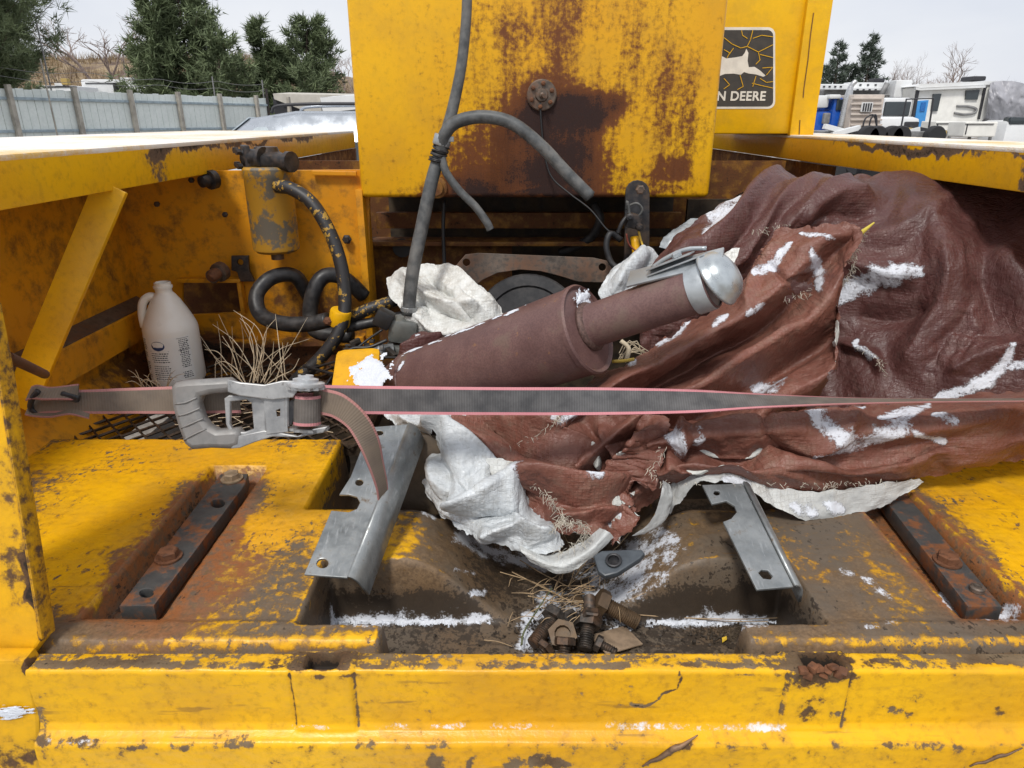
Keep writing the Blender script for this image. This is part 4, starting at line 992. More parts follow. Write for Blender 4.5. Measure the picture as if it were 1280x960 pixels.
# --- silver car in front of the fence
car = empty('parked_car', tuple(gp(390, 9.5)), 'silver estate car with frosted roof parked between machine and fence', 'car')
M['car'] = simple('car_silver', (.36, .39, .43), .25, .35, .06, 6, .02); M['frost'] = simple('frosted_glass', (.42, .48, .52), .5, 0, .15, 20, .2)
cx0 = -5.1; cy0, cy1 = 8.6, 10.4; gz = GROUND + .12
def sect(x, zb, zt, wb, wt):
    m_ = (cy0 + cy1) / 2; h_ = (cy1 - cy0) / 2; zm = zb + (min(zt, gz + 1.15) - zb) * .6
    return [(x, m_ - h_ * wb, zb), (x, m_ - h_ * 1.0 * wb, zm), (x, m_ - h_ * (wb * .97 if zt > gz + 1.2 else wb * .9), min(zt, gz + 1.15) - .01), (x, m_ - h_ * wt, zt - .06), (x, m_ - h_ * wt * .85, zt), (x, m_ + h_ * wt * .85, zt), (x, m_ + h_ * wt, zt - .06), (x, m_ + h_ * (wb * .97 if zt > gz + 1.2 else wb * .9), min(zt, gz + 1.15) - .01), (x, m_ + h_ * wb, zm), (x, m_ + h_ * wb, zb)]
R1 = [sect(cx0 - .25, gz + .45, gz + .85, .75, .7), sect(cx0, gz + .32, gz + 1.02, .95, .85), sect(cx0 + .9, gz + .30, gz + 1.14, 1, .9), sect(cx0 + 1.05, gz + .3, gz + 1.17, 1, .88), sect(cx0 + 1.95, gz + .3, gz + 1.80, 1, .76), sect(cx0 + 2.5, gz + .3, gz + 1.88, 1, .76), sect(cx0 + 3.6, gz + .3, gz + 1.88, 1, .76), sect(cx0 + 4.5, gz + .32, gz + 1.80, .98, .74), sect(cx0 + 4.85, gz + .35, gz + 1.2, .95, .85), sect(cx0 + 4.95, gz + .42, gz + .9, .9, .8)]
V = [p for r_2 in R1 for p in r_2]; F = []
for i in range(len(R1) - 1):
    for j in range(10): F.append((i * 10 + j, i * 10 + (j + 1) % 10, (i + 1) * 10 + (j + 1) % 10, (i + 1) * 10 + j))
F += [tuple(range(9, -1, -1)), tuple((len(R1) - 1) * 10 + j for j in range(10))]
mesh('car_body', V, F, M['car'], car, 45)
def quad(name, pts, mat, parent, th=.012):
    o = mesh(name, pts, [tuple(range(len(pts)))], mat, parent); md = o.modifiers.new('t', 'SOLIDIFY'); md.thickness = th; md.offset = 0; return o
mY = (cy0 + cy1) / 2; hY = (cy1 - cy0) / 2
quad('windscreen', [(cx0 + 1.10, mY - hY * .80, gz + 1.225), (cx0 + 1.10, mY + hY * .80, gz + 1.225), (cx0 + 1.92, mY + hY * .66, gz + 1.805), (cx0 + 1.92, mY - hY * .66, gz + 1.805)], M['frost'], car)
for a, b, c_, d_2 in [(1.30, 2.05, 2.75, 2.75), (2.82, 2.82, 3.75, 3.75), (3.82, 3.82, 4.45, 4.6)]:
    quad('side_window', [(cx0 + a, cy0 + .028, gz + 1.20), (cx0 + b, cy0 + .20, gz + 1.70), (cx0 + c_, cy0 + .20, gz + 1.70), (cx0 + d_2, cy0 + .028, gz + 1.20)], M['frost'] if a < 2 else M['veh_glass'], car)
for s_ in (-.66, .66):
    MB().tube([(cx0 + 2.2, mY + hY * s_, gz + 1.86), (cx0 + 2.35, mY + hY * s_, gz + 1.945), (cx0 + 3.3, mY + hY * s_, gz + 1.96), (cx0 + 4.2, mY + hY * s_, gz + 1.93), (cx0 + 4.35, mY + hY * s_, gz + 1.85)], .020, 8, 24).build('roof_rail', M['dark_trim'] if s_ < 0 else M['car'], car, True)
for s_ in (-1, 1): MB().box((cx0 + 1.35, mY + s_ * (hY + .10), gz + 1.18), (.12, .22, .17), bev=.04).build('door_mirror', M['dark_trim'], car, 40)
for wx in (.55, 3.85):
    for wy in (cy0 + .1, cy1 - .1): wheel(car, (cx0 + wx, wy, gz + .36), .36, .22)
mb = MB()
for (px, py) in [(322, 163), (432, 157), (372, 155)]: mb.box(ony(px, py, cy0 - .03), (.07, .02, .025), bev=.006)
# --- covered wedge trailers at the end of the fence
for (lab, pts, Y, bodyc, topc) in [('dark wedge camper under a white cover at the end of the fence', [(341, 117), (436, 119), (437, 140), (390, 142), (343, 124)], 30, 'dark_trim', 'tan_tarp'), ('white covered trailer beside the yellow tank', [(400, 122), (470, 117), (470, 134), (404, 141)], 26, 'grey_metal', 'veh_white')]:
    root = empty('covered_trailer', tuple(gp(pts[0][0] + 30, Y)), lab, 'trailer', 'covered trailers')
    P_ = [pv(px, py, Y) for px, py in pts]; n_ = len(P_)
    V = [tuple(p) for p in P_] + [(p.x, p.y + 2.2, p.z + .12) for p in P_]
    mesh('cover', V, [tuple(range(n_))[::-1], tuple(range(n_, 2 * n_))] + [(i, (i + 1) % n_, n_ + (i + 1) % n_, n_ + i) for i in range(n_)], M[topc], root)
    mb = MB(); pb(mb, pts[0][0] + 1, 121, pts[1][0], 150, Y + .15, 2.0, .05, GROUND + .45); mb.build('trailer_body', M[bodyc], root)
    for q in (.3, .6): wheel(root, (pv(pts[0][0], 150, Y).x + q * 3, Y + .1, GROUND + .34), .34, .22)
# --- campers beyond the fence
def camper(x0, x1, ytop, Y, lab, mat, extra):
    root = empty('camper', tuple(gp((x0 + x1) / 2, Y)), lab, 'camper', 'white campers beyond the fence')
    mb = MB(); pb(mb, x0, ytop, x1, 150, Y, 2.4, .12, GROUND + .6); mb.build('camper_body', mat, root, smooth=40)
    for (n_, a, b, c_, d_2, m_, dep) in extra:
        mb = MB(); pb(mb, a, b, c_, d_2, Y - dep, dep + .3, .02); mb.build(n_, M[m_], root)
    for q in (.35, .55): 
        p = gp(x0 + (x1 - x0) * q, Y); wheel(root, (p.x, Y + .15, GROUND + .36), .36, .24)
    return root
camper(105, 149, 99, 44, 'white camper with dark framed slide-out showing above the fence', M['veh_white'], [('slide_out', 107, 104, 143, 128, 'veh_white', .35), ('frame_strip', 106, 103.2, 144, 104.6, 'dark_trim', .40), ('frame_strip', 142.5, 104.6, 144, 126, 'dark_trim', .40), ('window', 148, 110, 156, 114, 'veh_glass', .03), ('roof_vent', 150, 97, 165, 100, 'veh_white', 0), ('rear_body', 147, 101, 172, 130, 'veh_white', 0)])
camper(50, 97, 107, 41, 'low white camper nearest the near pine showing above the fence', M['veh_white'], [('awning_strip', 52, 107.5, 92, 109, 'dark_trim', .05), ('roof_vent', 68, 104, 78, 107.5, 'veh_white', 0), ('roof_box', 76, 98, 84, 106, 'ochre', 0)])
camper(172, 200, 106, 46, 'white camper partly behind the tall wide pine', M['veh_white'], [('window', 176, 110, 183, 115, 'veh_glass', .03)])

# --- blue tractor truck with ribbed box
tr_ = empty('blue_truck', tuple(gp(1050, 27)), 'bright blue tractor truck with tall chrome stack behind the fender', 'truck')
mb = MB(); pb(mb, 1018, 138, 1042, 172, 27.2, 2.2, .15, GROUND + .7); pb(mb, 1040, 122, 1066, 165, 27.0, 2.4, .12, GROUND + .7); mb.build('cab', M['veh_blue'], tr_, smooth=40)
mb = MB(); pb(mb, 1019, 119, 1037, 135, 27.1, 2.0, .1); pb(mb, 1037, 118, 1052, 123.5, 26.9, .5, .06); mb.build('cab_roof', M['veh_white'], tr_, smooth=40)
mb = MB(); pb(mb, 1046, 124, 1055, 138, 26.95, .2, .03); mb.build('side_window', M['veh_glass'], tr_)
mb = MB(); pb(mb, 1030, 141, 1038, 155, 26.8, .2, .05); mb.build('door_mirror', M['grey_metal'], tr_)
mb = MB(); mb.tube([pv(1050, 164, 26.7), pv(1060, 122, 26.7), pv(1064, 108, 26.7), pv(1070, 101, 26.7)], [.14, .14, .085, .08], 12, 20); mb.build('exhaust_stack', M['chrome'], tr_, True)
for px in (1026, 1062, 1085): wheel(tr_, tuple(gp(px, 26.9) + Vector((0, 0, .5))), .5, .3)
bx_ = empty('ribbed_box', tuple(gp(1083, 26)), 'off-white ribbed cab box with small barred window behind the blue truck', 'truck box')
mb = MB(); pb(mb, 1064, 118, 1103, 160, 26.2, 2.0, .05, GROUND + 1.0); mb.build('box_wall', M['tan_panel'], bx_, smooth=40)
for k in range(6):
    mb = MB(); pb(mb, 1064, 122 + k * 6.6, 1103, 124.4 + k * 6.6, 26.13, .08, .015); mb.build('rib', M['tan_panel'], bx_)
mb = MB(); pb(mb, 1077, 128, 1091, 140, 26.08, .1, .02); wnd = mb.build('window', M['veh_white'], bx_)
for k in range(4):
    mb = MB(); pb(mb, 1079 + k * 3, 129, 1080.6 + k * 3, 139, 26.05, .05, .005); mb.build('window_bar', M['dark_trim'], wnd)
mb = MB(); pb(mb, 1060, 158, 1110, 166, 26.3, 2.0, .05); mb.build('chassis', M['grey_metal'], bx_)
for s_ in (0, 1):
    mb = MB(); mb.tube([pv(1078 + s_ * 8, 160, 25.8), pv(1082 + s_ * 7, 148, 25.8), pv(1092 + s_ * 3, 144, 25.8), pv(1096, 158, 25.8)], .03, 6, 16); mb.build('air_line', M['dark_trim'], bx_, True)
for px in (1078, 1092): wheel(bx_, tuple(gp(px, 26.2) + Vector((0, 0, .5))), .5, .4)
# --- white truck facing us
wtk = empty('white_truck', tuple(gp(1125, 30)), 'white work truck facing the machine with dark windscreen', 'truck')
mb = MB(); pb(mb, 1104, 122, 1140, 150, 30.0, 1.8, .15, GROUND + .8); mb.build('cab', M['veh_white'], wtk, smooth=40)
mb = MB(); pb(mb, 1106, 127, 1138, 145, 29.93, .12, .04); mb.build('windscreen', M['veh_glass'], wtk)
mb = MB(); pb(mb, 1100, 146, 1151, 168, 28.4, 1.6, .25, GROUND + .6); mb.build('bonnet', M['veh_white'], wtk, smooth=40)
mb = MB(); pb(mb, 1131, 152, 1149, 160, 28.33, .1, .05); mb.build('grille', M['dark_trim'], wtk)
mb = MB(); pb(mb, 1098, 158, 1112, 170, 28.3, .3, .12); mb.build('wheel_arch', M['dark_trim'], wtk, smooth=40)
for px in (1104, 1146): wheel(wtk, tuple(gp(px, 28.9) + Vector((0, 0, .45))), .45, .3)
# --- lift booms and box above the trucks
bm_ = empty('boom_lift', tuple(gp(1090, 34)), 'white lift boom lying flat above the parked trucks with square white box at its end', 'boom lift')
for k, (x0, y0_2, x1, y1_2, Y) in enumerate([(1024, 105, 1060, 112, 34), (1060, 103, 1106, 110, 34), (1066, 109, 1104, 113, 33.6)]):
    mb = MB(); pb(mb, x0, y0_2, x1, y1_2, Y, .5, .03); mb.build('boom', M['veh_white'], bm_)
    for j in range(4):
        mb = MB(); xx = x0 + 5 + j * (x1 - x0 - 8) / 4; pb(mb, xx, y0_2 + 2.2, xx + 2.6, y0_2 + 4.2, Y - .03, .06, .005); mb.build('boom_hole', M['dark_trim'], bm_)
mb = MB(); pb(mb, 1119, 100, 1139, 122, 33, .8, .04); mb.build('basket_box', M['veh_white'], bm_)
mb = MB(); mb.tube([pv(1100, 122, 33.5), pv(1109, 104, 33.5)], .12, 8); mb.tube([pv(1104, 119, 33.4), pv(1150, 119, 33.4)], .05, 8); mb.tube([pv(1106, 124, 33.4), pv(1160, 123, 33.4)], .06, 8); mb.tube([pv(1140, 119, 33.3), pv(1142, 103, 33.3)], .03, 6); mb.build('boom_arm', M['grey_metal'], bm_, True)
mb = MB(); pb(mb, 1092, 98, 1106, 103, 34, .5, .03); mb.build('control_box', M['dark_trim'], bm_)
mb = MB(); pb(mb, 1030, 112, 1100, 124, 34.5, 1.6, .05); pb(mb, 1045, 124, 1085, 170, 34.6, 1.4, .05, GROUND + .5); mb.build('lift_base', M['grey_metal'], bm_)
for px in (1050, 1080): wheel(bm_, tuple(gp(px, 34.4) + Vector((0, 0, .45))), .45, .3)
# --- fifth-wheel camper
rv = empty('camper', tuple(gp(1205, 32)), 'long cream camper with blue door and grey covered nose beyond the trucks', 'camper')
def pq(name, pts, Y, th, mat, parent, bev=0):
    P_ = [pv(px, py, Y) for px, py in pts]; n_ = len(P_); V = [tuple(p) for p in P_] + [(p.x, p.y + th, p.z) for p in P_]
    return mesh(name, V, [tuple(range(n_))[::-1], tuple(range(n_, 2 * n_))] + [(i, (i + 1) % n_, n_ + (i + 1) % n_, n_ + i) for i in range(n_)], mat, parent)
pq('camper_body', [(1144, 110), (1150, 107), (1242, 103), (1246, 110), (1243, 128), (1236, 145), (1228, 150), (1222, 166), (1140, 166)], 32, 2.5, M['veh_cream'], rv)
pq('roof_edge', [(1143, 108), (1150, 105), (1246, 101), (1246, 105.5), (1150, 110)], 31.93, 2.6, M['veh_white'], rv)
pq('awning', [(1145, 109), (1150, 110.5), (1232, 106.5), (1232, 109.5), (1150, 113), (1145, 112)], 31.8, .14, M['veh_white'], rv)
pq('corner_trim', [(1147, 111), (1150, 111), (1143, 147), (1140, 147)], 31.9, .1, M['dark_trim'], rv)
pq('corner_trim', [(1231, 109), (1233.5, 109), (1225, 149), (1223, 149)], 31.9, .1, M['dark_trim'], rv)
dr_ = pq('door', [(1147, 126), (1161, 125), (1154, 164), (1142, 164)], 31.92, .1, M['pale_blue'], rv)
pq('door_window', [(1152, 128), (1158, 127.6), (1156, 139), (1150, 139)], 31.88, .06, simple('door_glass', (.015, .13, .40), .2), dr_)
pq('entry_window', [(1167, 117.5), (1177, 117), (1172, 139), (1164, 139)], 31.92, .1, M['veh_glass'], rv)
pq('side_window', [(1208, 113), (1225, 112), (1222, 124.5), (1207, 124.5)], 31.92, .1, M['veh_glass'], rv)
mb = MB(); mb.tube([pv(1196, 132.5, 31.95), pv(1210, 133, 31.95), pv(1220, 136, 31.95), pv(1218, 141, 31.95), pv(1205, 143, 31.95), pv(1193, 141, 31.95)], .05, 6, 24); mb.build('side_stripe', M['grey_metal'], rv, True)
mb = MB(); pb(mb, 1216, 95, 1233, 101, 32.6, .9, .06); mb.build('roof_unit', M['dark_trim'], rv)
# nose under its cover
g0 = []
for (px, y0_2, y1_2, Y) in [(1238, 104, 148, 31.9), (1246, 101.5, 150, 31.75), (1258, 101, 152, 31.7), (1270, 102, 152, 31.7), (1284, 106, 148, 31.8), (1296, 114, 140, 32.2)]:
    g0.append([(px - (k / 6) * 6, y0_2 + (y1_2 - y0_2) * k / 6, Y - .35 * math.sin(k / 6 * PI)) for k in range(7)])
N_ = np.array(g0); gg = crom(crom(N_, 50).transpose(1, 0, 2), 40)
Pn = ony_np(gg[..., 0], gg[..., 1], gg[..., 2] + .10 * fbm(gg[..., 0] / 9, gg[..., 1] / 16, 5, 3))
front = Pn; backp = Pn[::-1].copy(); backp[..., 1] += 2.2
oN = grid_obj('nose_cover', np.concatenate([front, backp], 0), M['cover_grey'], rv, smooth=True)
for px in (1170, 1185): wheel(rv, tuple(gp(px, 32) + Vector((0, .2, .4))), .4, .3)
for px in (1232,): MB().tube([tuple(gp(px, 32.3)), tuple(gp(px, 32.3) + Vector((0, 0, 1.4)))], .05, 8).build('landing_leg', M['grey_metal'], rv)
# --- utility boxes, frames and tyres in front of it
for (lab, x0, y0_2, x1, y1_2, Y) in [('cream storage box with framed lid in front of the camper', 1169, 151.5, 1192, 168, 24.5), ('large beige tool box on legs in front of the covered nose', 1206, 152, 1246, 171, 22)]:
    root = empty('tool_box', tuple(gp(x0 + 10, Y)), lab, 'tool box', 'boxes on the parked trailers')
    mb = MB(); pb(mb, x0, y0_2, x1, y1_2, Y, .9, .03); mb.build('box_body', M['veh_cream'], root)
    for a in ((x0 + 2, y0_2 + 2.5, x1 - 3, y0_2 + 3.5), (x0 + 2, y0_2 + 3.5, x0 + 3, y1_2 - 3)):
        mb = MB(); pb(mb, *a, Y - .03, .06, .004); mb.build('lid_frame', M['dark_trim'], root)
    for q in (.15, .8):
        p = pv(x0 + (x1 - x0) * q, y1_2, Y + .4); MB().tube([tuple(p + Vector((0, 0, .02))), (p.x, p.y, GROUND)], .05, 8).build('leg', M['grey_metal'], root)
ft = empty('flatbed_trailer', tuple(gp(1120, 21)), 'low grey trailer with tyres and loose steel parked just beyond the fender', 'trailer')
mb = MB(); pb(mb, 1034, 164, 1185, 171, 21, 2.2, .03); mb.build('trailer_bed', M['grey_metal'], ft)
for px in (1082, 1093, 1112, 1122, 1165):
    p = pv(px, 171, 20.8); wheel(ft, (p.x, 20.7, p.z + .02), .28, .3)
for k in range(16):
    x = random.uniform(1034, 1180); p = pv(x, random.uniform(160, 167), 20.9 + random.uniform(0, .8))
    MB().box(p, (random.uniform(.3, .9), .2, random.uniform(.06, .16)), Matrix.Rotation(random.uniform(-.3, .3), 3, 'Y'), .01).build('scrap_steel', random.choice([M['grey_metal'], M['veh_white'], M['ochre'], M['dark_trim']]), ft)
for px in (1050, 1100, 1150): wheel(ft, tuple(gp(px, 21.3) + Vector((0, 0, .4))), .4, .3)
fr = empty('steel_rack', tuple(gp(1150, 23)), 'thin dark steel pipe rack standing in front of the camper', 'rack')
mb = MB(); mb.tube([pv(1125, 166, 23), pv(1133, 124, 23), pv(1167, 123, 23), pv(1160, 166, 23)], .03, 6); mb.build('rack_frame', M['dark_trim'], fr)
for px in (1124, 1160):
    p = pv(px, 166, 23); MB().tube([tuple(p), (p.x, p.y, GROUND)], .03, 6).build('leg', M['dark_trim'], fr)
for (lab, px, Y, w) in [('white parked van at the edge of the yard beyond the tool box', 1275, 30, 3.0)]:
    root = empty('parked_van', tuple(gp(px, Y)), lab, 'van')
    mb = MB(); pb(mb, px - 18, 150, px + 30, 172, Y, 1.8, .25, GROUND + .4); mb.build('van_body', M['veh_white'], root, smooth=40)
    mb = MB(); pb(mb, px - 12, 146, px + 25, 156, Y - .03, .5, .1); mb.build('window', M['veh_glass'], root, smooth=40)
    for q in (-10, 20): wheel(root, tuple(gp(px + q, Y) + Vector((0, -.05, .36))), .36, .24)

# ================================================================== cab panel with decal, behind the tank
cabY = 2.78
pc0 = ony(1036, -20, cabY); 
cabp = empty('x') if False else None
x1c = ony(1030, 60, cabY).x
mb = MB(); mb.box((.80, cabY + .35, 1.05), (2 * (x1c - .80), .7, .80), bev=.010); cab = mb.build('cab_panel', M['cab_paint'], machine, smooth=40)
xe = x1c - .075
mb = MB(); mb.box((xe + .03, cabY - .006, 1.05), (.09, .03, .81), bev=.004); mb.build('panel_edge', M['cab_paint'], cab, smooth=40)
mb = MB(); mb.box((.80, cabY - .004, 1.315), (2 * (x1c - .80) - .14, .02, .05), bev=.004); mb.build('panel_seam', M['cab_paint'], cab, smooth=40)
M['decal_black'] = simple('decal_black', (.045, .038, .03), .45, 0, .2, 30, .05); M['decal_white'] = simple('decal_white', (.70, .66, .58), .5, 0, .1, 30, .05)
def cpl(pts, dy_):
    return [(ony(px, py, cabY - dy_).x, ony(px, py, cabY - dy_).z) for px, py in pts]
def cplate(name, pts, dy_, mat, th=.0008, holes=()):
    return plate(name, [cpl(pts, dy_)] + [cpl(h, dy_) for h in holes], (0, cabY - dy_, 0), (1, 0, 0), (0, 0, 1), th, mat, cab, 0.0001, False)
def rpx(x0, y0_2, x1, y1_2, r):
    return rrect(x0, y0_2, x1, y1_2, r)
cplate('decal', rpx(852, 34, 969, 136, 9), .0015, M['decal_white'], .0008); cplate('decal', rpx(855, 37.5, 966.5, 133, 7), .0026, M['decal_black'], .0008)
deer = [(933, 61), (935.5, 66), (934.5, 76), (936, 84), (943, 83.5), (950, 88), (957, 94.5), (954, 96), (945, 93), (936, 92), (930, 90), (926, 93.5), (917, 92), (906, 92.5), (897, 96), (890, 100), (880, 108), (872, 112), (870, 110), (878, 104), (884, 96), (882, 90), (872, 84), (862, 84), (861, 81), (870, 80), (880, 80), (884, 72), (882, 62), (876, 59), (878, 55), (884, 55), (882, 48), (886, 51), (889, 46), (891, 52), (893, 58), (898, 68), (908, 73), (918, 72), (928, 70), (931, 66)]
cplate('leaping_deer', deer, .0037, M['decal_white'], .0008)
def cline(pts, w=.0022):
    P_ = [ony(px, py, cabY - .0044) for px, py in pts]; mb = MB()
    for a, b in zip(P_[:-1], P_[1:]): mb.beam(a, b + (b - a).normalized() * .001, w, .0012, up=(0, 1, 0))
    return mb
mbc = MB()
for pts in ([(905, 47), (915, 55), (926, 60), (934, 58), (938, 50), (941, 38)], [(934, 58), (948, 65), (958, 60), (966, 56)], [(948, 65), (950, 75), (945, 80)], [(950, 68), (966, 72)], [(958, 94), (966, 84)], [(945, 95), (941, 108)], [(940, 104), (952, 107), (966, 110)], [(925, 94), (929, 108), (922, 112)], [(905, 98), (912, 106), (905, 111)], [(917, 60), (910, 70)], [(941, 48), (952, 44), (966, 46)], [(905, 62), (912, 66), (909, 72)], [(953, 85), (966, 84)], [(950, 98), (958, 103), (966, 102)], [(927, 38), (928, 44), (934, 48)]):
    b_ = len(mbc.v); q = cline(pts, .0020); mbc.add(q.v, q.f)
o_ = mbc.build('decal_crack', M['cab_paint'], cab); o_['kind'] = 'stuff'
fc_ = bpy.data.curves.new('tmp', 'FONT'); fc_.body = 'JOHN DEERE'; fc_.size = .0445; fc_.extrude = .0004; fc_.offset = .0012; fc_.space_character = 1.06; fc_.align_x = 'RIGHT'
fo_ = bpy.data.objects.new('tmp', fc_); COL.objects.link(fo_)
me = bpy.data.meshes.new_from_object(fo_.evaluated_get(bpy.context.evaluated_depsgraph_get())); bpy.data.objects.remove(fo_)
pe_ = ony(956.5, 125.5, cabY - .0040); me.transform(Matrix.Translation(pe_) @ Matrix.Rotation(PI / 2, 4, 'X')); me.materials.clear()
link_mesh('decal_lettering', me, M['decal_white'], cab)
# scratches at the panel's edge
mb = MB()
for pts in ([(1017, 16), (1013, 45), (1010, 75), (1005, 110), (1004, 122)], [(1000, 150), (999, 168)]):
    P_ = [ony(px, py, cabY - .0225) for px, py in pts]; mb.tube(P_, .0022, 4)
mb.build('paint_crack', M['rust'], cab)
# ================================================================== cloth
def tarp_mat(name, col, back, rough=0.42, dirtcol=(0.10, 0.08, 0.06), dirt=0.35, crink=1.0):
    t = NT(name)
    n1 = t.noise(5, 5, 0.6); n2 = t.noise(45, 5, 0.65); n3 = t.noise(420, 2, .5)
    part = t.mr(n1, .40, .62)
    def vee(sc, det, vec=None): return t.math('ABSOLUTE', t.math('SUBTRACT', t.noise(sc, det, .5, vec=vec), .5))
    sk = t.n('Mapping'); sk.inputs['Rotation'].default_value = (0.5, 0.7, 0.9); sk.inputs['Scale'].default_value = (1, 2.6, 1); t.put(sk.inputs['Vector'], t.pos)
    e1, e2, e3 = vee(13, 1.5, sk.outputs[0]), vee(30, 2), vee(70, 2, sk.outputs[0])
    cr = t.math('MULTIPLY', t.mr(e2, 0.0, 0.018, 1, 0), part)
    c = t.mix(t.mr(n1, .3, .7), tuple(x * 0.70 for x in col), tuple(min(1, x * 1.2) for x in col))
    c = t.mix(t.math('MULTIPLY', t.mr(t.math('ADD', t.math('MULTIPLY', n1, .5), t.math('MULTIPLY', n2, .6)), .50, .76), dirt), c, dirtcol)
    c = t.mix(t.math('MULTIPLY', cr, .22), c, tuple(min(1, x * 1.6 + .035) for x in col))
    gm = t.n('NewGeometry')
    c = t.mix(gm.outputs['Backfacing'], c, back)
    w1 = t.n('TexWave', wave_type='BANDS', bands_direction='Z'); t.put(w1.inputs['Vector'], t.pos); w1.inputs['Scale'].default_value = 42; w1.inputs['Distortion'].default_value = 2.0
    w2 = t.n('TexWave', wave_type='BANDS', bands_direction='X'); t.put(w2.inputs['Vector'], t.pos); w2.inputs['Scale'].default_value = 42; w2.inputs['Distortion'].default_value = 2.0
    sf = snow_mask(t, t.attr('snow'))
    c = t.mix(sf, c, SNOWC)
    wvv = t.mr(t.math('MAXIMUM', w1.outputs['Fac'], w2.outputs['Fac']), .86, 1.0)
    h = t.math('ADD', t.math('MULTIPLY', e1, 3.2 * crink), t.math('ADD', t.math('ADD', t.math('MULTIPLY', e2, 2.6 * crink), t.math('MULTIPLY', e3, 1.3 * crink)), t.math('ADD', t.math('MULTIPLY', n3, .16), t.math('MULTIPLY', t.math('MULTIPLY', wvv, t.mr(n1, .4, .6)), .28))))
    h = t.math('ADD', h, t.math('MULTIPLY', sf, 1.2))
    r = t.math('ADD', t.mr(n2, .25, .75, rough - .1, rough + .14), t.math('MULTIPLY', sf, .3))
    return t.set(c, r, 0, t.bump(h, .75, .0030), .42)
M['tarp_brown'] = tarp_mat('brown_tarp', (0.090, 0.034, 0.030), (0.50, 0.51, 0.48), .44, dirtcol=(.13, .085, .07), dirt=.4)  # darker copy for the hump, shade under the fender put into the colour
M['tarp_faded_lit'] = tarp_mat('faded_lit_brown_tarp', (0.190, 0.074, 0.052), (0.52, 0.53, 0.50), .47, dirtcol=(.22, .15, .11), dirt=.55)  # lighter copy of the same tarp: faded and dusty, daylight painted in
M['tarp_white'] = tarp_mat('white_tarp', (0.56, 0.59, 0.61), (0.40, 0.40, 0.38), rough=.42, dirtcol=(.30, .29, .26), dirt=.6, crink=1.15)
M['sack_white'] = tarp_mat('white_sheet', (0.66, 0.67, 0.65), (0.5, 0.5, 0.48), rough=.45, dirtcol=(.33, .30, .25), dirt=.65, crink=1.15)
M['hem'] = tarp_mat('hem', (0.55, 0.565, 0.555), (0.4, 0.4, 0.36), rough=.6, dirtcol=(.28, .25, .2), dirt=.5, crink=.5)

def polyd(PX, PY, pl):
    """distance to a polyline and position (0..1) along it"""
    pl = np.asarray(pl, float)
    L = np.concatenate([[0], np.cumsum(np.hypot(*np.diff(pl, axis=0).T))]); best = np.full(PX.shape, 1e9); tt = np.zeros(PX.shape); sg = np.zeros(PX.shape)
    for i in range(len(pl) - 1):
        a, b = pl[i], pl[i + 1]; ab = b - a; l2 = ab @ ab
        u = np.clip(((PX - a[0]) * ab[0] + (PY - a[1]) * ab[1]) / l2, 0, 1)
        dx_ = PX - a[0] - u * ab[0]; dy_ = PY - a[1] - u * ab[1]; d = np.hypot(dx_, dy_)
        m = d < best; best = np.where(m, d, best); tt = np.where(m, (L[i] + u * (L[i + 1] - L[i])) / L[-1], tt)
        sg = np.where(m, np.sign(ab[0] * dy_ - ab[1] * dx_), sg)
    return best, tt, sg
def fold_field(PX, PY, folds):
    D = np.zeros(PX.shape)
    for f in folds:
        pl, amp, w = f[0], f[1] * 1.55, f[2] * .72; sharp = f[3] if len(f) > 3 else .05; asym = f[4] if len(f) > 4 else 0.0
        d, u, sg = polyd(PX, PY, crom(np.array(pl, float), 4 * len(pl)) if len(pl) > 2 else pl)
        ww = w * (1 + asym * sg)
        p = np.clip(1 - np.sqrt((d / ww) ** 2 + (sharp * .5) ** 2) + sharp * .5, 0, 1) ** 1.25
        D += amp * p * np.clip(np.minimum(u, 1 - u) * 5 + .25, 0, 1)
    return D
def normals(P):
    du = np.gradient(P, axis=1); dv = np.gradient(P, axis=0)
    n = np.cross(dv, du); n /= (np.linalg.norm(n, axis=2, keepdims=True) + 1e-12)
    s = np.sign((n * (np.array([0, 0, EYE]) - P)).sum(2, keepdims=True)); 
    return n * np.where(s.mean() < 0, -1, 1)
class Patch: pass
def _proj_pass(P, A, B, L, lo=None, k=.5):
    d = P[B] - P[A]; l = np.sqrt((d * d).sum(-1, keepdims=True)) + 1e-9
    c = d * ((l - L) / l) * k
    if lo is not None: c = np.where(l < L, c, 0.0)
    P[A] += c; P[B] -= c
def _pairs(nv, nu, du, dv):
    """slices of grid pairs at offset (dv, du), split so that no point is used twice"""
    r = []
    for par in (0, 1):
        if dv == 0:
            st = du * 2
            for o in range(du):
                a0 = par * du + o
                n = len(range(a0, nu - du, st))
                if n > 0: r.append(((slice(None), slice(a0, a0 + st * n - st + 1, st)), (slice(None), slice(a0 + du, a0 + du + st * n - st + 1, st))))
        else:
            st = dv * 2
            for o in range(dv):
                a0 = par * dv + o; n = len(range(a0, nv - dv, st))
                if n <= 0: continue
                ra, rb = slice(a0, a0 + st * n - st + 1, st), slice(a0 + dv, a0 + dv + st * n - st + 1, st)
                if du == 0: r.append(((ra, slice(None)), (rb, slice(None))))
                elif du > 0: r.append(((ra, slice(0, nu - du)), (rb, slice(du, nu))))
                else: r.append(((ra, slice(-du, nu)), (rb, slice(0, nu + du))))
    return r
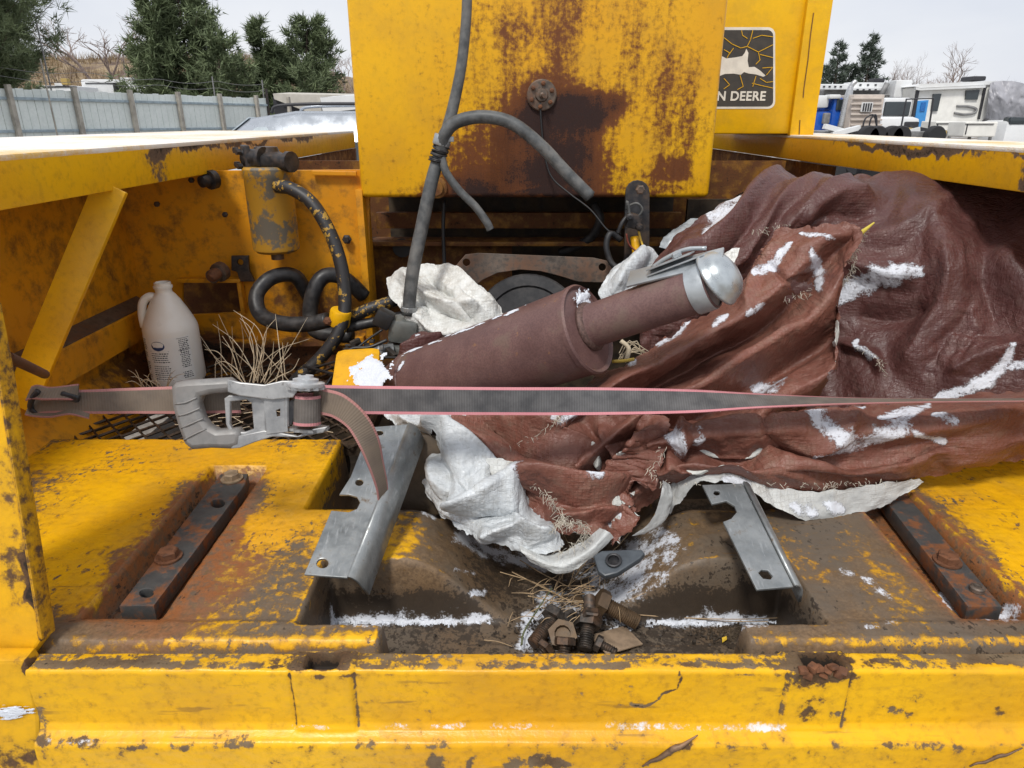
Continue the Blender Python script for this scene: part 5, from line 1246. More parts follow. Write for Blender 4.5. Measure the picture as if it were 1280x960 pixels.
def relax(P0, P1, N, eu, ev, iters, pin=.02, lo=-.004, hi=.07, bend=.86, edge_pin=True, emap=None):
    """let a sheet with more cloth in it than its support has room for buckle into folds: P0 support, P1 first guess"""
    nv, nu = P0.shape[:2]; P = P1.copy()
    sets = []
    for (du, dv, e, b) in ((1, 0, eu, 0), (0, 1, ev, 0), (1, 1, (eu + ev) / 2, 0), (-1, 1, (eu + ev) / 2, 0), (2, 0, eu, 1), (0, 2, ev, 1)):
        for A, B in _pairs(nv, nu, du, dv):
            L = np.linalg.norm(P0[B] - P0[A], axis=-1, keepdims=True) * (1 + e * (emap[A] if emap is not None else 1))
            sets.append((A, B, L * (bend if b else 1), b))
    for it in range(iters):
        for A, B, L, b in sets: _proj_pass(P, A, B, L, lo=1 if b else None, k=.25 if b else .45)
        h = ((P - P0) * N).sum(-1, keepdims=True)
        P += N * (np.clip(h, lo, hi) - h)
        P += (P0 - P) * pin
        if edge_pin:
            for sl in ((0, slice(None)), (-1, slice(None)), (slice(None), 0), (slice(None), -1)): P[sl] += (P0[sl] - P[sl]) * .15
    return P
def resample(A, nv, nu):
    v = np.linspace(0, A.shape[0] - 1, nv); u = np.linspace(0, A.shape[1] - 1, nu)
    i = np.clip(v.astype(int), 0, A.shape[0] - 2); j = np.clip(u.astype(int), 0, A.shape[1] - 2); a = (v - i).reshape(-1, 1, 1); b = (u - j).reshape(1, -1, 1)
    return (A[i][:, j] * (1 - a) + A[i + 1][:, j] * a) * (1 - b) + (A[i][:, j + 1] * (1 - a) + A[i + 1][:, j + 1] * a) * b
def resample_s(A, nv, nu): return crom(crom(A, nv).transpose(1, 0, 2), nu).transpose(1, 0, 2)
def buckle(P0, D, eu, ev, iters=(220, 120, 40, 14), fac=(9, 4.5, 2.2, 1), es=(1, .8, .75, .75), hi=.045, lo=-.03, bend=.9, pin=.004, seed=0, edge_pin=True):
    nv, nu = P0.shape[:2]; Q = None
    S = P0 + normals(P0) * D[..., None]
    r = np.random.default_rng(seed)
    for it, f, e in zip(iters, fac, es):
        mv, mu = max(8, int(nv / f)), max(8, int(nu / f))
        p0 = resample(S, mv, mu); n = normals(resample(P0, mv, mu))
        if Q is None: g = p0 + n * r.normal(0, .004, (mv, mu, 1))
        else: g = p0 + resample_s(Q - q0, mv, mu) + n * r.normal(0, .0006 * f, (mv, mu, 1))
        em = None
        if f < 4:
            jj, ii = np.meshgrid(np.linspace(0, nu, mu), np.linspace(0, nv, mv)); em = np.clip(.15 + 1.5 * fbm(jj / 42, ii / 42, seed + 77, 3), .04, 1.6)[..., None]
        Q = relax(p0, g, n, eu * e, ev * e, it, pin, lo, hi, bend, edge_pin, em); q0 = p0
    return Q
def cloth(name, net, nu, nv, folds, mat, parent, ang=0, wamp=.004, wl=(110, 30), seed=1, edge=3.0, rag=(), micro=.0012, flip=False, snow=(), eu=.09, ev=.04, hi=.05, lo=-.045, bend=.9, pin=.004, iters=(220, 120, 60, 26), edge_pin=True, fs=1.3):
    N = np.array(net, float)                       # (rows, cols, 3)
    g = crom(crom(N, nv).transpose(1, 0, 2), nu).transpose(1, 0, 2)
    PX, PY, Y = g[..., 0].copy(), g[..., 1].copy(), g[..., 2].copy()
    # uneven edges
    u = np.linspace(0, 1, nu)[None, :].repeat(nv, 0); v = np.linspace(0, 1, nv)[:, None].repeat(nu, 1)
    eb = np.exp(-np.minimum(np.minimum(u, 1 - u) * nu, np.minimum(v, 1 - v) * nv) / 5.0)
    PX += edge * eb * fbm(PX / 22, PY / 22, seed + 50, 4); PY += edge * eb * fbm(PX / 22 + 40, PY / 22, seed + 51, 4)
    P = ony_np(PX, PY, Y)
    c, s_ = math.cos(math.radians(ang)), math.sin(math.radians(ang))
    wx, wy = PX + 9 * fbm(PX / 60, PY / 60, seed + 2, 2), PY + 9 * fbm(PX / 60 + 7, PY / 60, seed + 3, 2)
    a = (wx * c + wy * s_); b = (-wx * s_ + wy * c)
    big = facets(a / wl[0], b / wl[1], seed) - facets(a / wl[0] * 1.1 + 5, b / wl[1] * .9 + 3, seed + 7)
    mid = facets(a / wl[0] * 2.3 + 2, b / wl[1] * 1.8, seed + 11) - facets(a / wl[0] * 2 + 11, b / wl[1] * 2.1, seed + 13)
    sm = facets(PX / 15, PY / 15, seed + 17)
    nm = np.clip(.45 + .9 * fbm(PX / 120, PY / 120, seed + 31, 2), .12, 1.2)        # some of the cloth lies smooth, some is crumpled
    D = fs * fold_field(PX, PY, folds)
    P = buckle(P, D, eu, ev, iters=iters, hi=hi, lo=lo, bend=bend, pin=pin, seed=seed, edge_pin=edge_pin)
    D2 = wamp * (.30 * big + nm * (.40 * mid + .14 * sm)) + micro * .12 * fbm(PX / 9, PY / 9, seed + 9, 2)
    D2 = D2 + nm * wamp * (1.0 * np.abs(perlin(a / 62, b / 24, seed + 41)) + .5 * np.abs(perlin(a / 26 + 4, b / 13, seed + 43)) + .25 * np.abs(perlin(wx / 9, wy / 9, seed + 44)))
    P = P + normals(P) * D2[..., None]
    P2 = P.copy()
    keep = None
    if len(rag):
        K = np.zeros(PX.shape)
        for (cx, cy, rx, ry) in rag: K = np.maximum(K, 1.0 - np.hypot((PX - cx) / rx, (PY - cy) / ry) + .35 * fbm(PX / 9, PY / 9, seed + 70, 3))
        keep = (K[:-1, :-1] < .05)
    n = normals(P)
    r = Patch(); r.P, r.N, r.PX, r.PY, r.nu, r.nv = P, n, PX, PY, nu, nv
    # winding: faces towards the camera
    q = np.cross(P[1:, :-1] - P[:-1, :-1], P[:-1, 1:] - P[:-1, :-1]); 
    face_n = -q
    toc = np.array([0, 0, EYE]) - P[:-1, :-1]
    fl = (face_n * toc).sum(2).mean() < 0
    r.fl = bool(fl) != flip
    sn = np.zeros(PX.shape)
    for pl, w in snow:
        d, uu, _ = polyd(PX, PY, crom(np.array(pl, float), 12)); sn = np.maximum(sn, np.clip(1.25 - d / (w * (.6 + .7 * np.sin(np.clip(uu, 0, 1) * PI) ** .5)), 0, 1))
    r.o = grid_obj(name, P, mat, parent, keep=keep, flip=r.fl, attrs={'snow': sn})
    if keep is not None:
        idx = np.arange(PX.size).reshape(PX.shape); q_ = np.stack([idx[:-1, :-1], idx[:-1, 1:], idx[1:, 1:], idx[1:, :-1]], -1)[keep]; r.used = np.unique(q_)
    return r
SNOW_ALL = []
def snow_on(p, strokes, seed=0):
    """a dusting of snow caught in the folds; strokes: (line as seen, half width)"""
    sn = np.zeros(p.PX.shape)
    for pl, w in strokes:
        d, uu, _ = polyd(p.PX, p.PY, crom(np.array(pl, float), 12)); sn = np.maximum(sn, np.clip(1.3 - d / (w * (.6 + .7 * np.sin(np.clip(uu, 0, 1) * PI) ** .5)), 0, 1))
    me = p.o.data; at = me.attributes['snow']
    if len(at.data) == sn.size: at.data.foreach_set('value', sn.astype(np.float32).ravel())
    else:
        used = p.used; at.data.foreach_set('value', sn.astype(np.float32).ravel()[used])

tarp = empty('brown_tarp', (.75, 1.5, 0), 'torn brown tarp with white underside heaped over the right half of the deck', 'tarp')

# --- big hump under the fender
A = cloth('tarp_sheet', [
    [(918, 246, 2.10), (968, 244, 2.12), (1040, 240, 2.12), (1120, 228, 2.10), (1200, 228, 2.05), (1340, 230, 2.0)],
    [(938, 238, 1.97), (988, 236, 1.96), (1050, 227, 1.94), (1130, 220, 1.91), (1210, 212, 1.87), (1345, 216, 1.79)],
    [(868, 278, 1.82), (940, 262, 1.79), (1030, 255, 1.77), (1120, 255, 1.74), (1210, 258, 1.69), (1345, 262, 1.60)],
    [(808, 340, 1.68), (890, 325, 1.66), (1000, 320, 1.71), (1110, 318, 1.62), (1210, 322, 1.55), (1345, 328, 1.47)],
    [(792, 380, 1.64), (880, 385, 1.64), (985, 388, 1.68), (1100, 388, 1.58), (1210, 392, 1.47), (1345, 398, 1.39)],
    [(800, 430, 1.62), (890, 440, 1.62), (1000, 445, 1.63), (1100, 448, 1.52), (1210, 452, 1.41), (1345, 455, 1.34)],
    [(820, 520, 1.56), (900, 520, 1.56), (1010, 515, 1.54), (1100, 512, 1.44), (1210, 512, 1.36), (1345, 510, 1.30)]], 230, 190, [
    ([(1000, 224), (950, 250), (900, 300), (820, 352)], .035, 26, .1), ([(1040, 228), (975, 262), (925, 320), (900, 345)], .022, 18, .1), ([(958, 232), (915, 275), (870, 318)], -.018, 12),
    ([(1075, 232), (1010, 262), (960, 305)], .022, 22), ([(1090, 250), (1040, 262), (990, 290)], .03, 24, .15), ([(1085, 268), (1035, 272), (1000, 290)], -.015, 12), ([(1120, 240), (1180, 300), (1215, 360)], .016, 60, .3), ([(1160, 300), (1180, 360), (1150, 430), (1120, 470)], .020, 40, .1),
    ([(1060, 330), (1120, 345), (1150, 340)], .02, 30, .1), ([(1065, 395), (1120, 400), (1165, 385)], -.014, 26), ([(1050, 430), (1090, 445), (1105, 470)], .016, 14), ([(1230, 300), (1290, 380), (1300, 470)], .02, 46, .2), ([(1270, 240), (1230, 330), (1250, 420)], -.014, 36, .2), ([(1180, 470), (1240, 440), (1290, 430)], .014, 26), ([(1080, 300), (1130, 290), (1200, 250)], .010, 22)],
    M['tarp_brown'], tarp, fs=1.15, ang=-58, wamp=.007, wl=(150, 46), seed=11, edge=2)
snow_on(A, [([(925, 248), (900, 275), (882, 300)], 10), ([(915, 262), (885, 270)], 8), ([(938, 248), (918, 262)], 4), ([(900, 320), (880, 335)], 6), ([(1045, 380), (1075, 358), (1110, 345), (1148, 342)], 13), ([(1260, 435), (1245, 465), (1215, 485), (1170, 498)], 9), ([(1258, 460), (1285, 455)], 6), ([(1100, 455), (1075, 437), (1070, 425)], 4)], 1)

# --- torn flap pulled down over the silencer
C = cloth('torn_flap', [
    [(690, 520, 1.31), (750, 470, 1.39), (840, 420, 1.44), (926, 352, 1.50), (950, 318, 1.52), (972, 288, 1.53)],
    [(700, 535, 1.20), (775, 478, 1.27), (860, 432, 1.33), (945, 380, 1.38), (1000, 332, 1.42), (1050, 280, 1.46)],
    [(712, 556, 1.28), (790, 500, 1.36), (872, 456, 1.41), (955, 408, 1.46), (1012, 352, 1.47), (1074, 288, 1.44)],
    [(725, 580, 1.15), (810, 512, 1.21), (895, 468, 1.27), (975, 420, 1.33), (1026, 380, 1.36), (1064, 325, 1.39)],
    [(745, 605, 1.25), (835, 545, 1.30), (918, 500, 1.35), (985, 460, 1.40), (1040, 420, 1.40), (1048, 372, 1.39)],
    [(770, 628, 1.12), (850, 575, 1.16), (930, 528, 1.21), (990, 490, 1.27), (1040, 458, 1.30), (1044, 420, 1.34)],
    [(790, 645, 1.14), (855, 600, 1.18), (935, 550, 1.24), (1000, 512, 1.32), (1042, 472, 1.36), (1046, 440, 1.40)]], 210, 170, [
    ([(975, 300), (945, 345), (930, 385)], .012, 14), ([(1060, 290), (1030, 300), (990, 320)], .008, 14), ([(900, 420), (840, 455), (790, 490)], .006, 10), ([(1000, 400), (930, 445), (870, 485)], .006, 10), ([(1043, 440), (1000, 470), (950, 505)], .010, 14), ([(960, 330), (985, 350), (1010, 345)], -.008, 9)],
    M['tarp_faded_lit'], tarp, eu=.045, ev=.02, ang=-38, wamp=.004, wl=(110, 30), fs=1.0, seed=23, edge=6, rag=[(1000, 360, 16, 7), (1064, 342, 10, 18), (985, 372, 7, 5), (1040, 470, 8, 8)])
snow_on(C, [([(990, 305), (965, 330), (945, 348)], 5), ([(1015, 315), (1025, 345), (1022, 362)], 8), ([(955, 378), (930, 392)], 4), ([(908, 392), (890, 408)], 4), ([(862, 402), (835, 425), (820, 432)], 4), ([(940, 485), (965, 487), (982, 478)], 9), ([(795, 450), (785, 458)], 4), ([(1040, 300), (1000, 292)], 4), ([(690, 525), (720, 520)], 8)], 2)

# --- left drape and tail
F_ = cloth('lower_drape', [
    [(540, 508, 1.31), (620, 506, 1.29), (690, 508, 1.27), (760, 518, 1.23), (838, 518, 1.2)],
    [(572, 545, 1.26), (640, 546, 1.22), (700, 558, 1.23), (755, 572, 1.21), (836, 548, 1.16)],
    [(606, 575, 1.21), (655, 576, 1.16), (715, 588, 1.16), (766, 606, 1.19), (826, 582, 1.13)],
    [(638, 605, 1.16), (680, 612, 1.11), (735, 618, 1.11), (780, 632, 1.14), (808, 628, 1.09)],
    [(668, 640, 1.10), (700, 655, 1.07), (745, 655, 1.06), (765, 668, 1.07), (788, 666, 1.04)],
    [(690, 662, 1.07), (715, 670, 1.05), (742, 670, 1.04), (752, 676, 1.03), (764, 682, 1.02)]], 200, 170, [
    ([(645, 525), (690, 560), (720, 575), (760, 590)], .028, 22, .1), ([(640, 582), (680, 600), (740, 622), (790, 610)], .034, 24, .1), ([(600, 520), (650, 550), (690, 590)], -.022, 18), ([(680, 580), (730, 600), (770, 606)], -.022, 13), ([(820, 535), (808, 590), (795, 630), (765, 668)], .040, 18, .1), ([(790, 540), (782, 590), (772, 640)], -.035, 15), ([(690, 640), (730, 645), (770, 640)], .016, 14), ([(750, 530), (770, 560), (790, 580)], .022, 16), ([(700, 520), (730, 545), (745, 575)], .018, 15), ([(560, 525), (600, 545), (640, 575)], .02, 18)],
    M['tarp_faded_lit'], tarp, eu=.08, ev=.05, ang=30, wamp=.006, fs=1.4, wl=(90, 26), seed=37, edge=5)
snow_on(F_, [([(690, 530), (705, 560)], 6), ([(655, 585), (665, 600)], 5), ([(722, 608), (730, 620)], 6), ([(745, 612), (775, 615), (790, 608)], 7), ([(768, 660), (760, 650)], 5), ([(700, 512), (690, 522)], 6)], 3)

# --- long roll in front, resting on the deck
D_ = cloth('front_roll', [
    [(812, 545, 1.21), (880, 526, 1.23), (960, 518, 1.25), (1060, 508, 1.27), (1170, 498, 1.30), (1345, 484, 1.32)],
    [(810, 556, 1.14), (880, 545, 1.14), (965, 538, 1.15), (1065, 530, 1.17), (1175, 521, 1.20), (1345, 503, 1.23)],
    [(816, 576, 1.17), (885, 566, 1.175), (970, 568, 1.175), (1070, 570, 1.175), (1175, 550, 1.19), (1345, 530, 1.21)],
    [(822, 592, 1.11), (888, 580, 1.10), (975, 588, 1.10), (1075, 592, 1.13), (1178, 572, 1.17), (1345, 548, 1.21)],
    [(830, 606, 1.15), (900, 597, 1.14), (980, 618, 1.14), (1080, 613, 1.17), (1178, 592, 1.21), (1345, 562, 1.26)]], 230, 110, [
    ([(840, 548), (920, 535), (1000, 530), (1080, 520)], .018, 16, .1), ([(830, 590), (900, 572), (960, 582), (1040, 600), (1100, 600)], -.020, 13), ([(840, 575), (920, 562), (1000, 585), (1060, 592)], .016, 12), ([(960, 560), (1060, 545), (1180, 530), (1290, 510)], .016, 26, .1), ([(1000, 575), (1100, 575), (1200, 558)], -.012, 14), ([(860, 530), (850, 560), (835, 590)], .018, 15), ([(950, 525), (965, 550), (990, 570)], -.010, 14), ([(1080, 520), (1040, 545), (1000, 560)], .012, 16)],
    M['tarp_faded_lit'], tarp, eu=.06, ev=.03, ang=-5, wamp=.005, fs=.8, wl=(120, 24), seed=41, edge=4)
snow_on(D_, [([(1005, 525), (1045, 540), (1090, 545)], 7), ([(1010, 560), (1060, 555), (1110, 535), (1160, 505)], 9), ([(1135, 535), (1160, 545), (1185, 555)], 5), ([(832, 548), (855, 553)], 7), ([(865, 552), (880, 548)], 5), ([(908, 520), (915, 530)], 5), ([(1040, 518), (1080, 512)], 5), ([(1165, 520), (1190, 525)], 5), ([(1100, 520), (1150, 512)], 6)], 4)
E_ = cloth('white_hem', [
    [(832, 612, 1.16), (852, 594, 1.15), (880, 584, 1.14), (940, 592, 1.135), (1000, 612, 1.13), (1080, 609, 1.15), (1140, 597, 1.18)],
    [(834, 628, 1.14), (856, 606, 1.125), (880, 595, 1.115), (938, 604, 1.112), (1000, 631, 1.115), (1083, 625, 1.145), (1148, 600, 1.185)],
    [(838, 643, 1.13), (860, 618, 1.108), (882, 603, 1.095), (936, 613, 1.095), (1000, 648, 1.105), (1086, 638, 1.145), (1156, 604, 1.19)]], 150, 40,
    [([(960, 596), (975, 640)], -.004, 10), ([(1040, 610), (1035, 645)], .004, 12), ([(905, 592), (900, 608)], .003, 8)], M['hem'], tarp, eu=.05, ev=.0, fs=1, ang=0, wamp=.002, wl=(60, 20), seed=47, edge=3)
snow_on(E_, [([(905, 600), (935, 605)], 9), ([(990, 632), (1020, 642)], 9), ([(1030, 630), (1055, 638)], 8)], 5)
# grey-white turned edge between tail and hem
E2 = cloth('white_hem', [
    [(836, 606, 1.12), (840, 618, 1.10), (838, 635, 1.085), (826, 655, 1.07), (806, 668, 1.05)],
    [(828, 600, 1.09), (826, 618, 1.07), (820, 638, 1.06), (808, 656, 1.045), (790, 670, 1.035)]], 50, 18, [], M['hem'], tarp, fs=1, wamp=.002, wl=(40, 20), seed=49, edge=1)
scr = cloth('loose_corner', [[(505, 428, 1.60), (525, 414, 1.62), (548, 420, 1.63)], [(500, 442, 1.56), (530, 430, 1.57), (566, 430, 1.60)], [(488, 460, 1.53), (520, 452, 1.53), (562, 434, 1.58)]], 50, 40, [([(500, 445), (530, 430), (555, 428)], .015, 10)], M['tarp_brown'], tarp, wamp=.004, wl=(40, 16), seed=53, edge=2)
snow_on(scr, [([(520, 420), (526, 424)], 4), ([(495, 452), (502, 448)], 3)], 6)
# wire-like frayed threads along the torn edges
mb = MB()
def fray(poly, n, L, seed):
    r_ = random.Random(seed); P_ = crom(np.array(poly, float), 60)
    for k in range(n):
        q = P_[r_.randrange(60)]; a = ony(q[0] + r_.uniform(-4, 4), q[1] + r_.uniform(-4, 4), q[2] - .012)
        d_ = Vector((r_.uniform(-1, 1), r_.uniform(-1, .1), r_.uniform(-1, .6))) * L; e_ = Vector((r_.uniform(-1, 1), r_.uniform(-.6, .3), r_.uniform(-1, .2))) * L * .8
        mb.tube([a, a + d_ * .6, a + d_ + e_ * .5], [.0006, .0005, .0003], 3, 5)
fray([(1078, 288, 1.51), (1066, 315, 1.48), (1062, 345, 1.46), (1030, 362, 1.44), (985, 370, 1.42)], 150, .012, 1)
fray([(940, 290, 1.54), (960, 286, 1.55), (985, 284, 1.56), (1000, 296, 1.55)], 50, .009, 2)
fray([(640, 580, 1.14), (690, 625, 1.08), (705, 650, 1.05), (730, 655, 1.03)], 110, .014, 4)
fray([(830, 560, 1.13), (826, 600, 1.10), (1010, 606, 1.10), (1045, 605, 1.12), (1120, 600, 1.14)], 90, .009, 5)
fray([(1075, 430, 1.42), (1098, 452, 1.42), (1102, 468, 1.41)], 30, .009, 6)
fray([(690, 660, 1.03), (712, 652, 1.03), (735, 668, 1.02), (700, 690, 1.0)], 110, .012, 7)
fray([(700, 515, 1.22), (690, 530, 1.2), (640, 560, 1.19)], 40, .01, 8)
o_ = mb.build('frayed_threads', simple('threads', (.50, .46, .38), .8, var=.3), tarp); o_['kind'] = 'stuff'
# yellow rope end and pale grommet tape in the tear
mb = MB(); mb.tube([ony(1066, 300, 1.49), ony(1078, 290, 1.48), ony(1093, 278, 1.47)], [.006, .005, .0015], 8); mb.build('rope_end', simple('rope_yellow', (.50, .40, .06), .7), tarp, smooth=True)

# --- white tarp beside it
wt = empty('white_tarp', (-.05, 1.15, 0), 'crumpled white tarp with frayed edge lying in the middle of the deck', 'tarp')
G = cloth('tarp_sheet', [
    [(478, 514, 1.34), (525, 512, 1.31), (575, 516, 1.29), (606, 540, 1.28)],
    [(512, 545, 1.28), (555, 543, 1.23), (590, 553, 1.24), (622, 590, 1.23)],
    [(526, 590, 1.22), (565, 583, 1.15), (605, 595, 1.17), (642, 620, 1.15)],
    [(540, 630, 1.15), (590, 628, 1.09), (632, 624, 1.09), (672, 640, 1.10)],
    [(572, 660, 1.08), (625, 665, 1.04), (667, 660, 1.04), (694, 658, 1.06)],
    [(608, 674, 1.05), (650, 688, 1.02), (688, 692, 1.01), (706, 680, 1.04)]], 150, 170, [
    ([(545, 530), (585, 580), (612, 610)], .026, 22, .05, .3), ([(530, 545), (560, 600), (575, 640)], -.018, 14), ([(540, 560), (555, 600), (590, 630), (640, 620)], .020, 17), ([(560, 640), (620, 620), (670, 628)], .014, 16), ([(590, 650), (640, 640), (680, 650)], -.012, 11), ([(600, 668), (650, 660), (690, 672)], .016, 14), ([(500, 520), (540, 540), (560, 545)], .014, 12), ([(620, 600), (640, 640), (660, 670)], .010, 12)],
    M['tarp_white'], wt, eu=.16, ev=.12, ang=40, wamp=.006, wl=(80, 24), seed=61, edge=4, rag=[(545, 553, 7, 4), (700, 660, 10, 8)])
G2 = cloth('curled_edge', [
    [(650, 676, 1.04), (690, 692, 1.02), (722, 680, 1.03), (750, 660, 1.035)],
    [(652, 688, 1.00), (694, 705, .985), (730, 690, .99), (760, 664, 1.01)],
    [(660, 700, 1.00), (698, 717, .985), (736, 701, .99), (768, 672, 1.015)]], 60, 30, [], M['hem'], wt, eu=.03, ev=.0, fs=1, ang=-20, wamp=.0015, wl=(40, 18), seed=67, edge=1.5)
G3 = cloth('torn_patch', [[(608, 572, 1.14), (640, 576, 1.13)], [(614, 592, 1.12), (642, 598, 1.11)], [(628, 606, 1.11), (644, 606, 1.10)]], 30, 30, [], M['hem'], wt, wamp=.003, wl=(30, 14), seed=69, edge=3)
snow_on(G, [([(600, 612), (640, 606)], 4)], 7)

sh = empty('white_sheet', (-.1, 1.7, .1), 'crumpled white plastic sheet bunched behind the standing hose', 'plastic sheet')
S1 = cloth('sheet_body', [
    [(484, 347, 1.86), (520, 331, 1.88), (560, 332, 1.84), (592, 352, 1.82)],
    [(486, 368, 1.80), (525, 360, 1.80), (570, 362, 1.74), (616, 372, 1.76)],
    [(503, 386, 1.77), (535, 388, 1.74), (580, 392, 1.69), (633, 390, 1.72)],
    [(512, 404, 1.76), (545, 413, 1.71), (586, 412, 1.66), (635, 394, 1.70)],
    [(520, 414, 1.78), (552, 431, 1.73), (590, 424, 1.68), (633, 399, 1.71)]], 130, 100, [
    ([(500, 345), (540, 372), (600, 385)], .020, 16), ([(520, 385), (560, 410), (600, 405)], .022, 13), ([(530, 340), (560, 370), (600, 400)], -.014, 11), ([(560, 335), (590, 365), (620, 390)], .014, 11), ([(510, 365), (530, 400), (552, 428)], .018, 10), ([(545, 390), (600, 400), (630, 393)], -.012, 8)],
    M['sack_white'], sh, eu=.20, ev=.15, ang=40, wamp=.006, wl=(60, 18), seed=71, edge=3)
sh2 = empty('plastic_scrap', (.25, 1.7, .2), 'pale blue-white plastic scrap tucked between silencer and brown tarp', 'plastic sheet')
S2 = cloth('scrap_sheet', [[(802, 312, 1.80), (818, 312, 1.78), (832, 330, 1.76)], [(770, 335, 1.72), (795, 332, 1.70), (815, 345, 1.72)], [(748, 362, 1.66), (770, 362, 1.65), (795, 368, 1.66)], [(752, 376, 1.64), (775, 378, 1.63), (790, 380, 1.64)]], 60, 70, [([(810, 315), (780, 345), (765, 370)], .016, 12)], M['tarp_white'], sh2, ang=-50, wamp=.005, wl=(50, 20), seed=73, edge=2)
S3 = cloth('scrap_sheet', [[(862, 274, 1.95), (880, 274, 1.95), (896, 280, 1.93)], [(832, 294, 1.90), (852, 288, 1.88), (870, 290, 1.88)], [(824, 308, 1.88), (838, 312, 1.86), (850, 312, 1.86)]], 40, 40, [], simple('clear_plastic', (.30, .33, .35), .3, var=.3, nscale=30, bump=.4), sh2, wamp=.005, wl=(40, 16), seed=75, edge=2)
S4 = cloth('scrap_sheet', [[(900, 320, 1.60), (915, 312, 1.60), (925, 310, 1.60)], [(872, 342, 1.56), (895, 335, 1.56), (915, 332, 1.56)], [(862, 352, 1.54), (880, 352, 1.53), (905, 350, 1.53)]], 30, 30, [], M['sack_white'], sh2, wamp=.003, wl=(40, 16), seed=77, edge=2)
# ================================================================== silencer with its outlet pipe and rain cap
t = NT('silencer_rust'); n1 = t.noise(11, 5, .6); n2 = t.noise(260, 3, .6); n3 = t.noise(60, 4, .6)
c = t.mix(t.mr(n1, .3, .7), (.120, .064, .060), (.185, .105, .095)); c = t.mix(t.math('MULTIPLY', t.mr(n2, .42, .6), .3), c, (.060, .030, .031)); c = t.mix(t.math('MULTIPLY', t.mr(n1, .54, .66), .55), c, (.15, .11, .085)); c = t.mix(t.math('MULTIPLY', t.mr(n3, .66, .72), .6), c, (.26, .13, .06))
M['silencer'] = t.set(c, .48, .1, t.bump(t.math('ADD', n2, n3), .28, .0008), .4)
M['weld'] = simple('weld_seam', (.11, .065, .055), .6, .3, .4, 200, .6)
sil = empty('exhaust_silencer', (0, 1.4, .2), 'rust brown exhaust silencer lying on its side with outlet pipe towards the tarp', 'exhaust silencer')
mR = ond(736, 411, 1.36); mL = ond(519, 486, 1.64)
ax = (mR - mL).normalized(); Lm = (mR - mL).length; RM = .0895
body = MB().lathe([(.062, -.075), (.070, -.07), (RM * .985, 0), (RM, .004), (RM, .02), (RM + .0022, .022), (RM + .0022, .028), (RM, .03), (RM, Lm - .012), (RM + .0028, Lm - .011), (RM + .0030, Lm - .002), (RM - .0005, Lm + .002), (RM - .004, Lm), (RM - .007, Lm - .004), (.045, Lm + .004), (0, Lm + .005)], mL, ax, 72)
body.build('silencer_body', M['silencer'], sil, smooth=35)
# outlet pipe goes on along the axis
pe = mR + ax * .31
off = Vector((0, 0, .004))
MB().lathe([(.050, -.004), (.049, .004), (.0445, .010), (.0430, .02), (.0430, .255), (.0425, .257), (.040, .257), (.040, .15)], mR + off, ax, 48).build('outlet_pipe', M['silencer'], sil, smooth=35)
MB().lathe([(.0435, -.002), (.050, .001), (.051, .006), (.047, .010), (.0437, .014)], mR + off, ax, 48).build('weld_seam', M['weld'], sil, smooth=True)
cap = MB().lathe([(.0435, .222), (.0452, .223), (.0452, .252), (.0445, .254), (.0435, .254)], mR + off, ax, 40).build('rain_cap_band', M['galv'], sil, smooth=35)
# clamp ears
side = ax.cross(Vector((0, 0, 1))).normalized(); upv = side.cross(ax).normalized()
mb = MB()
e0 = mR + off + ax * .245 + upv * .054
R_ = Matrix((side, ax, upv)).transposed()
mb.box(e0 + ax * -.035, (.034, .11, .003), R_, .001); mb.box(e0 + upv * .010 + ax * -.045 , (.034, .085, .003), R_, .001)
mb.build('hinge_plate', M['galv'], cap, smooth=35)
mb = MB(); hexhead(mb, e0 + upv * .012 + ax * -.03, .009, .008, upv); mb.lathe([(.005, -.02), (.005, .0)], e0 + ax * -.03, upv, 10); mb.build('bolt', M['galv'], cap)
# the flap: a pressed dome standing open, with its counterweight arm
domec = mR + off + ax * .268 + upv * .006
dn = (ax + upv * .28 + side * .0).normalized()
dm = MB().lathe([(.049, -.005), (.0525, -.004), (.0525, .001), (.0495, .003), (.048, .011), (.043, .021), (.033, .0295), (.018, .0345), (0, .036)], domec, dn, 40)
dome = dm.build('rain_cap_flap', simple('galvanised_bright', (.46, .50, .52), .33, .65, .18, 40, .12, dirt=(.24, .22, .20), dirt_amt=.4), sil, smooth=True)
aw = mR + off + ax * .115 + upv * .060 + side * .004; ae = mR + off + ax * .292 + upv * .040 + side * .004
mb = MB(); mb.beam(aw, ae, .044, .0045, up=upv * .85 + side * .5, bev=.0012); mb.build('counterweight_arm', M['galv'], sil, smooth=35)
mb = MB(); mb.tube([mR + off + ax * t_ + upv * h_ - side * .012 for t_, h_ in ((.16, .064), (.19, .071), (.23, .073), (.265, .062))], .004, 8, 16); mb.build('cap_hinge_pin', M['galv'], sil, smooth=True)
# snow on the silencer
def snow_blob(name, verts_px, y_of, n=26, h=.006, seed=0):
    pass
def snow_surface(pts3, nrm, poly, base, xa, ya, h, seed, res=.0035, rough=.5, lab='thin scattered snow lying on the deck', name='snow'):
    """snow crust over a flat or sloping spot: poly in the (xa, ya) frame at base"""
    pass

